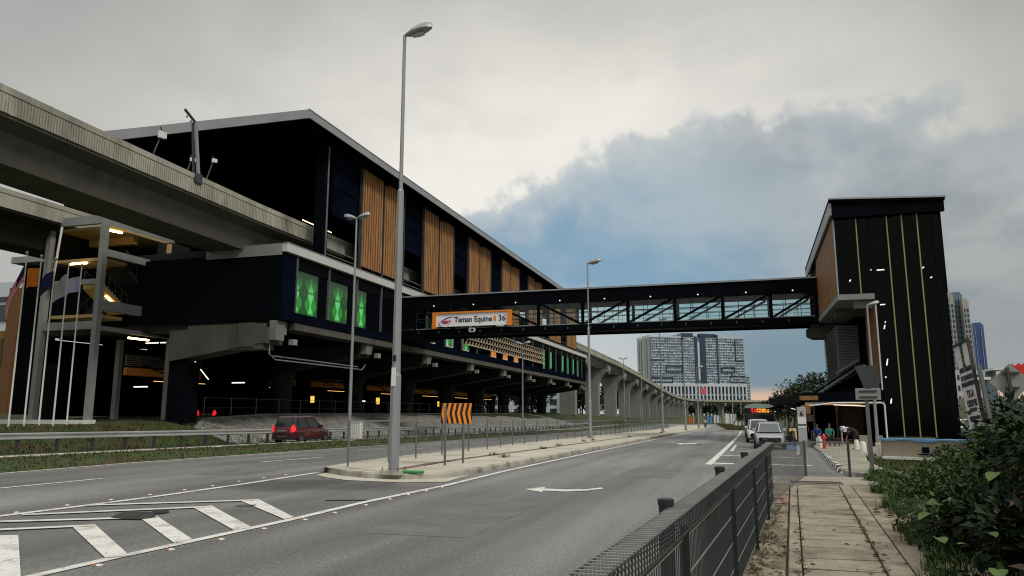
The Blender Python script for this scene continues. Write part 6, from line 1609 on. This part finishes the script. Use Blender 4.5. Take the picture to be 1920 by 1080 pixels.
# ================================================================== VEGETATION
def leaf(mb, c, d, s, w, rnd, mi=0):
    """folded leaf of two quads pointing along d"""
    d = d.normalized(); up = Vector((rnd.uniform(-.5, .5), rnd.uniform(-.5, .5), 1)); n = d.cross(up)
    n = n.normalized() if n.length > .05 else Vector((1, 0, 0)); u = n.cross(d)
    t = c+d*s; m1 = c+d*s*.45; dr = u*s*rnd.uniform(.02, .18)
    mb.face([c, m1+n*w*s+dr, t, m1], mi); mb.face([c, m1, t, m1-n*w*s+dr], mi)
def shrub(x, y, rx, ry, h, n, ls, label, mat=LEAF, wd=.28, group='bushes along the right edge', z0=.03, clumps=14, seed=0, cat='bush'):
    rnd = random.Random(seed*17+int(x*100)); root = thing('shrub', (x, y, z0), label, cat, group)
    cl = []
    for k in range(clumps):
        a = rnd.uniform(0, 6.283); r = math.sqrt(rnd.random())*.8; zz = rnd.uniform(.18, .92)
        f = math.sqrt(max(.05, 1-(zz-.35)**2*1.7))
        cl.append((Vector((x+rx*r*math.cos(a)*f, y+ry*r*math.sin(a)*f, z0+h*zz)), rnd.uniform(.18, .36)*min(rx, ry, h)*1.15))
    mb = MB()
    for c, r in cl: mb.path([(x+rnd.uniform(-.1, .1), y+rnd.uniform(-.1, .1), z0-.02), (x+(c.x-x)*.4, y+(c.y-y)*.4, z0+(c.z-z0)*.6), c], [.016, .011, .004], 5)
    mb.build('stems', BARK, root)
    mb = MB(); mb.raw = True
    for i in range(n):
        c, r = cl[rnd.randrange(len(cl))]
        v = Vector((rnd.gauss(0, 1), rnd.gauss(0, 1), rnd.gauss(0, .8))); v.normalize(); p = c+v*r*(.45+.75*rnd.random()**.6)
        if p.z < z0+.02: p.z = z0+.02+rnd.random()*.08
        d = v+Vector((rnd.uniform(-.6, .6), rnd.uniform(-.6, .6), rnd.uniform(-.7, .3)))
        q = rnd.random(); leaf(mb, p, d, ls*(rnd.uniform(.5, 1.25) if q < .86 else rnd.uniform(1.4, 2.0)), wd*rnd.uniform(.7, 1.4), rnd, 1 if rnd.random() < (.05 if mat is LEAF_D else .12) else (2 if rnd.random() < .03 else 0))
    mb.build('foliage', [mat, LEAF_L, LITTER], root)
    return root
bl = [(2.54, 5.9, .60, .8, 1.38, 2000, .10, 'dark bush in the bottom right corner', LEAF_D), (2.08, 7.2, .45, .7, 0.70, 1600, .09, 'dark low bush beside the nearest visible slabs', LEAF_D),
      (2.88, 8.0, .62, .9, 1.47, 2600, .10, 'tall dark bush at the right edge nearest us', LEAF_D), (2.33, 9.0, .52, .8, 0.59, 2200, .085, 'low dark bush with strap leaves at its foot', LEAF_D),
      (3.23, 9.9, .70, .9, 1.52, 2800, .09, 'tall dark bush at the right edge, second from us', LEAF_D), (2.58, 10.9, .55, .8, 0.53, 2200, .08, 'low bush at the bend of the path edge', LEAF_D),
      (3.68, 12.0, .8, 1.0, 1.54, 2800, .085, 'leafy bush right below the diamond sign plate', LEAF), (2.83, 13.0, .58, .8, 0.49, 2000, .07, 'low sprawling weeds by the path, nearer than the lawn', LEAF),
      (4.32, 14.3, .9, 1.1, 1.42, 2800, .085, 'green bush at the right edge behind the diamond sign', LEAF), (3.27, 15.2, .55, .8, 0.41, 1700, .065, 'small leafy weeds nearing the pavement corner', LEAF),
      (3.22, 17.3, .55, .8, 0.37, 1700, .065, 'small leafy weeds at the pavement corner', LEAF), (4.27, 16.6, .75, 1.0, 0.70, 2200, .075, 'mid green bush below the leaning notice board', LEAF),
      (5.12, 17.6, .9, 1.1, 0.70, 2600, .085, 'mid green bush at the right edge beyond the diamond sign', LEAF), (4.17, 19.0, .65, .8, 0.41, 1700, .065, 'low weeds between lawn and the near bushes', LEAF),
      (6.1, 20.8, 1.0, 1.2, 1.00, 2600, .09, 'taller bush just right of the notice board post', LEAF), (5.35, 22.3, .8, 1.0, 0.63, 2000, .08, 'bush at the foot of the notice board', LEAF), (7.3, 24.5, 1.3, 1.5, 1.05, 2600, .10, 'bush right of the notice board against the tower', LEAF_D), (8.8, 28.5, 1.7, 1.9, 1.80, 2600, .12, 'far bush at the right edge of the picture', LEAF_D), (10.3, 34.0, 2, 2.2, 1.90, 2200, .14, 'dark bush below the towers at the right', LEAF_D)]
for k, (x, y, rx, ry, h, n, ls, lab, m_) in enumerate(bl): shrub(x, y, rx, ry, h, n, ls, lab, m_, seed=k, clumps=16)
# ragged undergrowth along the foot of the bushes
mb = MB(); mb.raw = True; rnd = random.Random(90)
for _ in range(900):
    y = rnd.uniform(6.0, 20.5); xl = 1.42+.105*(y-6)+.12*math.sin(y*2.3)+.08*math.sin(y*5.1); x = xl+abs(rnd.gauss(0, .22))
    if rnd.random() < .6: tuft(mb, (x, y, .08), 6, .08, rnd.uniform(.10, .26), rnd, .006, .9)
    else:
        for q in range(4):
            d = Vector((rnd.uniform(-1, .4), rnd.uniform(-1, .6), rnd.uniform(-.1, .6))); leaf(mb, Vector((x, y, .1+.14*rnd.random())), d, rnd.uniform(.04, .10), .3, rnd)
tag(mb.build('undergrowth', LEAF), 'ragged weeds and grass spilling onto the path edge', 'weeds', kind='stuff')
# yellow green sprays standing above the bushes
for x, y, h, lab in ((3.95, 11.3, 1.66, 'bright yellow green leafy spray at the right edge'), (5.05, 15.9, 1.50, 'yellow green spray beside the sign post'), (3.35, 9.2, 1.45, 'yellow green shoots over the tall dark bush'), (2.2, 9.4, .55, 'bright weeds at the path edge among the dark leaves')):
    shrub(x, y, .5, .6, h, 420, .085, lab, LEAF_L, seed=int(x*10), clumps=9, group='bright sprays', wd=.3)
# big pale leaves on stalks
rnd = random.Random(9)
big = [(1862, 890, 7.6, .11), (1763, 1010, 7.2, .11), (1858, 1000, 6.6, .09), (1872, 1072, 5.8, .11), (1768, 945, 8.7, .10), (1735, 965, 8.6, .11), (1808, 1020, 6.9, .06), (1840, 950, 7.6, .08)]
for k, (px, py, yy_, s) in enumerate(big):
    p = ony(px, py, yy_); r_ = thing('broad_leaf', (p.x, p.y, .05), 'broad pale green leaf on a stalk rising from the dark bushes', 'leaf', 'broad pale leaves')
    d = Vector((rnd.uniform(-1, .2), rnd.uniform(-1, -.1), rnd.uniform(-.25, .35))).normalized(); n = d.cross(Vector((0, 0, 1))).normalized(); u = n.cross(d)
    mb = MB(); rows = []
    for t in range(8):
        q = t/7; w = s*.55*math.sin(math.pi*min(1, q*.92+.06))**.7*(1-.2*q); c = p+d*(q-.4)*s*1.6-u*.25*s*q*q
        rows.append([c-n*w+u*w*.35, c-n*w*.5+u*w*.12, c, c+n*w*.5+u*w*.12, c+n*w+u*w*.35])
    mb.loft(rows, caps=False, closed=False); mb.raw = True; mb.build('blade', LEAF_L, r_, smooth=True)
    mb = MB(); mb.path([(p.x+.25, p.y+.35, .05), (p.x+.18, p.y+.25, p.z*.6), p-d*s*.6], [.006, .005, .003], 5); mb.build('stalk', LEAF_D, r_)
mb = MB(); mb.raw = True
for _ in range(150):
    a = rnd.uniform(2.4, 4.1); c = Vector((2.45+rnd.uniform(-.1, .3), 10.1+rnd.uniform(-.6, .6), .1)); L_ = rnd.uniform(.45, .85)
    pr = None
    for t in range(6):
        q = t/5; pt = c+Vector((math.cos(a)*L_*q, math.sin(a)*L_*q*.8, .55*L_*math.sin(q*2.4))); w = .016*(1-q)+.002
        if pr: mb.face([pr[0]+Vector((0, pr[1], 0)), pr[0]-Vector((0, pr[1], 0)), pt-Vector((0, w, 0)), pt+Vector((0, w, 0))])
        pr = (pt, w)
tag(mb.build('strap_plant', LEAF), 'clump of long drooping strap leaves spilling onto the path', 'plant')
# trees
def tree(x, y, z, h, r, label, n=1500, ls=.45, mat=LEAF_F, group=None, seed=1):
    rnd = random.Random(seed); root = thing('tree', (x, y, z), label, 'tree', group)
    mb = MB(); mb.path([(x, y, z-.3), (x+.1, y, z+h*.3), (x-.05, y+.1, z+h*.62)], [h*.028, h*.02, h*.012], 8)
    cl = []
    for k in range(15):
        a = rnd.uniform(0, 6.283); rr_ = r*math.sqrt(rnd.random())*.85; zz = z+h*rnd.uniform(.38, .95); f = math.sqrt(max(.1, 1-((zz-z)/h-.6)**2*4))
        c = Vector((x+rr_*f*math.cos(a), y+rr_*f*math.sin(a), zz)); cl.append((c, r*rnd.uniform(.24, .42)))
        mb.path([(x, y, z+h*rnd.uniform(.28, .55)), (x+(c.x-x)*.5, y+(c.y-y)*.5, z+(c.z-z)*.8), c], [h*.011, h*.007, h*.003], 5)
    mb.build('trunk', BARK, root)
    mb = MB(); mb.raw = True
    for i in range(n):
        c, q = cl[rnd.randrange(len(cl))]; v = Vector((rnd.gauss(0, 1), rnd.gauss(0, 1), rnd.gauss(0, .75))); v.normalize()
        leaf(mb, c+v*q*(.4+.75*rnd.random()**.6), v+Vector((rnd.uniform(-.7, .7), rnd.uniform(-.7, .7), rnd.uniform(-.5, .5))), ls*rnd.uniform(.6, 1.4), .42, rnd)
    mb.build('crown', mat, root); return root
for k, (px, yy_, row, r) in enumerate([(1488, 128, 714, 2.6), (1506, 135, 716, 2.8), (1528, 122, 706, 3.0), (1546, 118, 704, 3.0), (1562, 116, 702, 3.0), (1515, 105, 735, 2.8), (1470, 150, 745, 2.6)]):
    q = ony(px, 760, yy_); z0 = -.4; zt = zat(q.x, q.y, row)
    tree(q.x, q.y, z0, zt-z0, r, ['leftmost dark tree above the bus shelter', 'second dark tree above the shelter from the left', 'tall dark tree above the shelter roof', 'dark tree beside the sloping canopy rails', 'dark tree half behind the louvred tower', 'lower olive tree just above the shelter roof', 'small tree left of the shelter trees'][k], 1500, .40, LEAF_F, 'trees behind the bus shelter', 31+k)
for k in range(11):
    yy_ = 175+k*21; x = -50-(k % 3)*3.5; tree(x, yy_, .2, 11+(k*7 % 4), 5.5, 'dense dark tree growing behind the viaduct piers', 1300, .95, LEAF_F, 'trees behind the viaduct piers', 60+k)

# ================================================================== FAR BUILDINGS
def block(name, label, cat, A, ang, Lf, D, z0, z1, mat, group=None):
    r = thing(name, (A[0], A[1], z0), label, cat, group)
    mtx = Matrix.Translation((A[0], A[1], 0)) @ Matrix.Rotation(ang, 4, 'Z')
    mb = MB(); mb.box(0, Lf, 0, D, z0, z1); mb.xform(mtx); mb.build('wall', mat, r)
    return r, mtx
CW = M("condo white", (0.43, 0.47, 0.51), .8, var=.06, scale=.05)
CWL = M("condo pale side", (0.42, 0.43, 0.42), .8, var=.08, scale=.05)
CB = M("condo slate", (0.10, 0.155, 0.20), .7, var=.1, scale=.05)
CD = M("condo navy", (0.018, 0.030, 0.065), .6, var=.1, scale=.05)
WG = M("far window glass", (0.10, 0.17, 0.20), .2, var=.25, scale=.08)
WD = M("far dark window", (0.02, 0.03, 0.04), .3, var=.3, scale=.2)
A = (-84.2, 760.0); ang = math.atan2(.45, .9)
AP, mt_ = block('apartment_block', 'large white and slate apartment slab with navy cores above a white car park', 'building', A, ang, 101, 38, -1, 77.5, CB)
def ap(name, mb, m_): mb.xform(mt_); return mb.build(name, m_, AP)
# floor bands and mullions in relief
segs = [(1.0, 33.5), (35.5, 47.0), (59.5, 71.0), (73.0, 100.5)]
nf = 17; fh = 2.72; zb = 31.0
for k in range(nf+1):
    z = zb+k*fh
    for a, b in segs: mb = MB(); mb.box(a, b, -.35, -.001, z, z+.48); ap('floor_band', mb, CW)
mb = MB()
for a, b in segs:
    n = int((b-a)/2.3)
    for i in range(n+1): x = a+(b-a-.2)*i/n; mb.box(x, x+.2, -.30, -.001, zb, zb+nf*fh)
ap('mullions', mb, CW)
rest = MB(); rnd = random.Random(4); cnt = 0
for k in range(nf):
    for a, b in segs:
        n = int((b-a)/2.3)
        for i in range(n):
            q = rnd.random()
            x = a+(b-a)*i/n+.3; z = zb+k*fh+.78
            if q < .24:
                w = MB() if cnt < 99 else rest
                w.box(x+.5, x+1.45, -.10, -.002, z+.1, z+1.7)
                if cnt < 99: ap('window', w, WD); cnt += 1
            
o = ap('window', rest, WD); o['kind'] = 'stuff'
pl_ = MB()
for k in range(nf):
    for a, b in segs:
        n = int((b-a)/2.3)
        for i in range(n):
            if rnd.random() < .42: x = a+(b-a)*i/n+.3; z = zb+k*fh+.5; pl_.box(x, x+1.95, -.06, -.003, z, z+.8)
o = ap('balcony_panel', pl_, CW); o['kind'] = 'stuff'
for a, b, z0, z1 in ((0, 15, 54, 55), (16, 34, 48, 49.2), (16, 16.8, 43, 49), (33, 34, 43, 49), (16, 34, 42.3, 43.2), (0, 23, 36.5, 37.5), (0, 23, 31.5, 32.4), (22.2, 23, 32, 37), (75, 90, 47, 48), (75, 90, 42.5, 43.3), (75, 75.8, 42.5, 48), (89.4, 90.2, 42.5, 48), (84, 101.4, 38.6, 39.6), (84, 101.4, 32.5, 33.4), (84, 84.9, 32.5, 39.6), (91, 92, 54, 76), (92, 101, 54, 55)):
    mb = MB(); mb.box(a, b, -.9, -.36, z0, z1); ap('slate_frame', mb, CD)
for a, b, z1 in ((33.6, 35.3, 80), (47.2, 50, 79), (53.5, 59.3, 82), (71.2, 72.8, 81)):
    mb = MB(); mb.box(a, b, -.8, 6, zb-1, z1); ap('core', mb, CD)
mb = MB(); mb.box(50.5, 52.6, -.5, 0, zb+4, 73); ap('white_pilaster', mb, CW)
mb = MB(); mb.box(35.0, 47.2, 2, 14, 77.5, 82.4); mb.box(59.4, 71.3, 2, 14, 77.5, 82.0); mb.box(28, 35, 4, 14, 77.5, 80.2); ap('roof_block', mb, CD)
mb = MB()
for a, b in ((.5, 34), (73, 100.8)): mb.box(a, b, -.4, .2, 77.5, 78.9); 
for k in range(24): mb.box(1+k*1.4, 1.3+k*1.4, 1, 1.3, 77.5, 80.2)
for k in range(18): mb.box(74+k*1.5, 74.3+k*1.5, 1, 1.3, 77.5, 80.0)
mb.box(1, 34.5, 1, 1.4, 80.1, 80.5); mb.box(74, 100, 1, 1.4, 79.9, 80.3); ap('parapet', mb, CW)
mb = MB()
for w0, w1 in ((1, 6), (9, 12), (14, 22), (26, 29), (32, 37)): mb.box(-.7, -.001, w0, w1, zb-4, 80)
ap('side_pilasters', mb, CWL)
mb = MB(); mb.box(-1.2, 102.2, -1.5, 38.5, 28.2, 31.2); mb.box(-1, 102, -1.2, -.4, 19.4, 20.2); mb.box(-1, 102, -1.2, -.4, 11.5, 12.3); mb.box(-1, 102, -1.2, -.4, 3.5, 4.4)
for k in range(27): x = -1+k*3.9; mb.box(x, x+1.6, -1.4, -.35, -1, 28.2)
ap('car_park_frame', mb, CW)
mb = MB(); mb.box(-.4, 101.5, -.34, -.002, -1, 28.2); ap('car_park_void', mb, WD)
mb = MB(); mb.box(52, 57.5, -1.9, -1.45, 21, 27); ap('red_banner', mb, M("red banner", (.55, .08, .10), .7, var=.2, scale=.3))
# slim tower right of it
b1, m1 = block('far_tower', 'slim pale tower just right of the large apartment slab', 'building', (4, 900), 0, 8, 12, 0, 46, CW)
mb = MB()
for k in range(14): mb.box(.5, 7.5, -.2, -.002, 2+k*3, 3.6+k*3)
mb.xform(m1); mb.build('window', WG, b1)
# towers on the right
def tower(label, px0, px1, row, Y, mat, wmat, cols_, bands=True, cap=True, base_row=730, lean=0):
    a, b = ony(px0, row+20, Y), ony(px1, row+20, Y); zt = zat((a.x+b.x)/2, Y, row)
    r, m_ = block('far_tower', label, 'building', (a.x, Y), 0, b.x-a.x, 16, -1, zt, mat)
    n = int(zt/3.1); w = b.x-a.x; cw = w/cols_; cnt = 0; rest = MB()
    for i in range(cols_):
        mb = MB()
        for k in range(n-1):
            if bands: mb.box(cw*i+cw*.25, cw*i+cw*.75, -.15, -.002, 2+k*3.1, 4.0+k*3.1)
        if bands: mb.xform(m_); mb.build('window_column', wmat, r)
        if i % 2 == 0:
            mb = MB(); mb.box(cw*i, cw*i+cw*.12, -.5, -.002, 0, zt); mb.xform(m_); mb.build('rib', CWL if mat is not CD else CB, r)
    if cap:
        mb = MB(); mb.box(w*.1, w*.9, 2, 14, zt, zt+3); mb.box(0, w, .2, .5, zt, zt+1.4); mb.xform(m_); mb.build('roof_block', mat, r)
    return r
TWH = M("tower cream", (0.30, 0.295, 0.27), .85, var=.08, scale=.05)
TBL = M("tower blue", (0.035, 0.075, 0.20), .4, var=.15, scale=.05)
tower('left high-rise tower with blue grey windows behind the black tower', 1768, 1789, 556, 500, TWH, WD, 3)
tower('middle high-rise tower with a dark roof block', 1789.5, 1806, 556, 506, CB, WD, 3)
tower('high-rise tower nearest the blue tower', 1806.5, 1818, 568, 500, TWH, WD, 2)
tower('dark blue glass tower at the far right', 1829, 1846, 612, 600, TBL, WG, 3, bands=False)
tower('narrow blue flank of the glass tower', 1824, 1828, 608, 596, TBL, WG, 1, bands=False, cap=False)
a = ony(1790, 700, 480); b = ony(1858, 700, 480)
r_, m_ = block('podium_building', 'low white podium building at the feet of the right hand towers', 'building', (a.x, 480), 0, b.x-a.x, 12, -1, zat(a.x, 480, 694), M("podium white", (.42, .43, .42), .8, var=.08, scale=.1))
mb = MB()
for k in range(4):
    for i in range(12): mb.box(1+i*2, 2.2+i*2, -.1, -.002, 2+k*6, 5+k*6)
mb.xform(m_); mb.build('window', WD, r_)
# petrol-canopy like roofs and shops right of the tower
for px0, px1, row, rb, Y, lab in ((1826, 1858, 707, 725, 160, 'white shop roof right of the notice board'), (1862, 1885, 690, 700, 200, 'small pale canopy roof between towers and the diamond sign')):
    a, b = ony(px0, row, Y), ony(px1, row, Y); r_ = thing('shop_roof', (a.x, Y, 0), lab, 'canopy')
    mb = MB(); mb.box(a.x, b.x, Y, Y+8, a.z-.5, a.z); mb.build('roof', WHITE, r_); mb = MB()
    for t in (.2, .8): mb.box(a.x+(b.x-a.x)*t-.15, a.x+(b.x-a.x)*t+.15, Y+1, Y+1.3, -.5, a.z-.5)
    mb.build('post', STEEL_D, r_)
    mb = MB(); mb.box(a.x+.3, b.x-.3, Y+6, Y+7.5, -.5, a.z-.6); mb.build('wall', CB, r_)
# red pleated banner top at the right edge
c = ony(1912, 700, 60); r_ = thing('red_canopy', (c.x, 60, 0), 'scalloped red and yellow canopy at the right edge above the bushes', 'canopy')
mb = MB(); n = 7
for k in range(n):
    x0, x1 = c.x-.65+k*.4, c.x-.65+(k+1)*.4; zt = c.z+.45+k*.05
    mb.prism([(x0, c.z+.05-k*.14), (x1, c.z-.05-k*.14), (x1, zt), ((x0+x1)/2+.1, zt+.22), (x0, zt)], 'y', 60, 60.2)
mb.build('cloth', M("red cloth", (.55, .035, .02), .7, var=.15), r_)
mb = MB(); mb.bar((c.x-.6, 59.95, c.z), (c.x+2.2, 59.95, c.z-1.0), .1, .14); mb.build('yellow_hem', M("yellow hem", (.5, .3, .03), .7), r_)
mb = MB(); mb.tube((c.x+1.5, 60.3, -.4), (c.x+1.5, 60.3, c.z), .08); mb.build('post', STEEL_D, r_)
# white car and amber lamp glimpsed right of the tower
PK = car('parked_car', 'white parked car glimpsed between the tower and the notice board', PAINT_WHT, L=4.2, W=1.7, H=1.5, belt=.92, rear='hatch')
q = ony(1806, 812, 58); PK.location = (q.x, 58, -.35); PK.rotation_euler.z = R(205)
# hillside with houses beyond the bus
mb = MB()
hx = [(-14, 0), (-4, .3), (8, 2.0), (22, 5.0), (60, 8), (140, 9), (400, 6)]
rows = []
for y, f in ((170, .0), (190, .35), (230, .75), (300, .95), (420, 1.0), (700, 1.1), (900, .9)):
    rows.append([(x*(1+(y-170)/900), y, -1.05+max(-.02, z*f)) for x, z in hx])
mb.loft(rows, caps=False, closed=False); structure(mb.build('hill', GRASS_G, smooth=True))
HR = [M("roof red", (.22, .06, .03), .85, var=.2, scale=.5), M("roof brown", (.12, .05, .035), .85, var=.2, scale=.5)]
rnd = random.Random(8)
for k in range(12):
    px = 1402+k*8.3; Y = 700+(k % 3)*40; c = ony(px, 760, Y); zb_ = zat(c.x, Y, 764); w = rnd.uniform(5, 8); h = rnd.uniform(2.6, 4.0)
    r_ = thing('house', (c.x, Y, zb_), 'small white house with a %s roof in the far hillside row' % ('red' if k % 2 == 0 else 'brown'), 'house', 'far houses with red roofs' if k % 2 == 0 else 'far houses with brown roofs')
    mb = MB(); mb.box(c.x-w/2, c.x+w/2, Y, Y+8, zb_-4, zb_+h); mb.build('wall', CW, r_)
    mb = MB(); mb.prism([(c.x-w/2-.6, zb_+h), (c.x+w/2+.6, zb_+h), (c.x, zb_+h+2.6)], 'y', Y-.5, Y+8.5); mb.build('roof', HR[k % 2], r_)
    mb = MB(); mb.box(c.x-w*.3, c.x-w*.05, Y-.1, Y-.002, zb_+.8, zb_+2.2); mb.box(c.x+w*.1, c.x+w*.32, Y-.1, Y-.002, zb_+.8, zb_+2.2); mb.build('window', WD, r_)
for k in range(16):
    px = 1338+k*11; Y = 215+(k*37 % 60); c = ony(px, 780, Y); x = c.x/(1+(Y-170)/900); zz = -1.05
    for (xa, za), (xb, zb2) in zip(hx, hx[1:]):
        if xa <= x <= xb: zz = -1.05+(za+(zb2-za)*(x-xa)/(xb-xa))*(.75 if Y < 300 else 1)
    if px < 1385: continue
    tree(c.x, c.y, zz-.3, rnd.uniform(3.0, 4.6), rnd.uniform(2.4, 3.4), 'low bushy tree on the hillside beyond the bus', 500, .75, LEAF_F, 'hillside trees beyond the bus', 200+k)
# clutter at the road's far end
for px0, px1, row0, row1, Y, m_, lab in ((1291, 1299, 782, 791, 190, ORANGE, 'orange truck body far down the road'), (1304, 1309, 785, 791, 190, BEIGE, 'beige crate shaped container far down the road'), (1324, 1337, 780, 786, 200, TARP, 'blue hoarding panel far down the road'), (1337, 1350, 779, 790, 205, WHITE, 'white hoarding left of the dark gap'), (1358, 1380, 776, 796, 170, WHITE, 'white site hoarding left of the bus'), (1376, 1394, 791, 799, 150, WHITE, 'low white concrete ramp just left of the bus')):
    a, b = ony(px0, row1, Y), ony(px1, row0, Y); zb_, zt = a.z, b.z
    r_ = thing('site_hoarding' if m_ is not ORANGE else 'truck', (a.x, Y, zb_), lab, 'hoarding' if m_ is not ORANGE else 'truck')
    mb = MB(); mb.box(a.x, b.x, Y, Y+.4 if m_ is not ORANGE else Y+4, min(zb_, -1), zt); mb.build('panel', m_, r_)
    mb = MB()
    for t in (.08, .5, .92): x = a.x+(b.x-a.x)*t; mb.box(x-.06, x+.06, Y-.08, Y-.002, min(zb_, -1), zt+.15)
    mb.build('frame', STEEL_DD, r_)
mb = MB(); mb.raw = True; rnd = random.Random(77)
for _ in range(2600):
    px = rnd.uniform(1335, 1396); Y = rnd.uniform(120, 170); x = ony(px, 790, Y).x; x = max(x, 1.0-(Y-75)*.06 if Y > 75 else 1.2)
    tuft(mb, (x, Y, gz(x, Y)-.05), 3, .4, .4, rnd, .05, .8)
tag(mb.build('far_grass', GRASS_B), 'dry yellow green grass strip at the far end of the road', 'grass', kind='stuff')

# left background: ochre terminal seen past the flagpoles
OB = thing('terminal_building', (-110, 95, 1), 'ochre building with louvred windows behind the flagpoles', 'building')
a, b = ony(-60, 700, 95), ony(74, 700, 95); zt = zat(a.x+30, 95, 612)
mb = MB(); mb.box(a.x, b.x, 95, 96, .8, zt); mb.build('wall', ORANGE_D, OB)
l, r2 = ony(12, 600, 94), ony(29, 600, 94); mb = MB(); mb.box(l.x, r2.x, 94, 94.9, .8, zat(l.x, 94, 540)); mb.build('pylon', M("ochre pylon", (.10, .045, .012), .8, var=.15), OB)
for r0, r1, p0, p1 in ((597, 608, 22, 68), (638, 690, 14, 72), (636, 690, -20, 6)):
    mb = MB(); n = max(3, int((r1-r0)/3.5)); a_, b_ = ony(p0, r0, 94.9), ony(p1, r0, 94.9)
    for i in range(n): z = zat(a_.x, 94.9, r0+(r1-r0)*i/n); mb.box(a_.x, b_.x, 94.8, 94.99, z-.09, z+.05)
    mb.build('louvre', STEEL_D, OB)
PB = thing('pale_building', (-118, 104, 1), 'pale grey building corner at the left edge of the photo', 'building')
a, b = ony(-60, 700, 105), ony(27, 700, 105)
mb = MB(); mb.box(a.x, b.x, 105, 108, .8, zat(b.x, 105, 527)); mb.build('wall', CW, PB)
mb = MB(); mb.box(a.x, b.x-.3, 104.7, 104.99, zat(b.x, 105, 563), zat(b.x, 105, 555)); mb.box(a.x, b.x-1.5, 104.7, 104.99, zat(b.x, 105, 600), zat(b.x, 105, 570)); mb.build('window', WD, PB)
UB = thing('undercroft_block', (-100, 60, 1), 'dark block with a grey roof edge behind the flags', 'building')
a, b = ony(35, 600, 62), ony(92, 600, 62); zt = zat(a.x, 62, 497)
mb = MB(); mb.box(a.x, b.x, 62, 63, 1, zt); mb.build('wall', SOFFIT, UB)
a2, b2 = ony(29, 490, 61), ony(85, 490, 61); mb = MB(); mb.box(a2.x, b2.x, 60.5, 62, zt-.1, zat(a.x, 61, 484)); mb.build('roof_edge', CONC_G, UB)
# rear lamps of a car in the undercroft
q = onx(377, 775, -44); UC2 = car('parked_car', 'dark car with a red tail lamp glowing under the station', M("black car paint", (.01, .01, .012), .3, var=.1, coat=.5), L=4.2, W=1.7, H=1.45, belt=.9, rear='hatch', lit=True)
UC2.location = (q.x, q.y+2.2, .75); UC2.rotation_euler.z = R(10)

# trees and a pale block beyond the undercroft
for k in range(9):
    x, y = -62-k*7.5, 168+(k*53 % 40); tree(x, y, .8, 10+(k*5 % 4), 6.0, 'dark tree seen between the pillars beyond the station', 1100, 1.0, LEAF_F, 'trees beyond the undercroft', 300+k)
r_, m_ = block('pale_house', 'pale block glimpsed between the pillars behind the dark trees', 'building', (-150, 260), 0, 90, 12, 0, 14, CW)
mb = MB()
for k in range(4):
    for i in range(20): mb.box(2+i*4.4, 4.4+i*4.4, -.15, -.002, 1.2+k*3.3, 3.2+k*3.3)
mb.xform(m_); mb.build('window', WD, r_)

for k in range(17):
    x = -92+k*7.2; tree(x, 655+(k*29 % 30), -1, 9+(k*3 % 5), 5.2, 'green roadside tree at the foot of the white car park', 700, 1.5, LEAF_F, 'trees below the apartment block', 400+k)
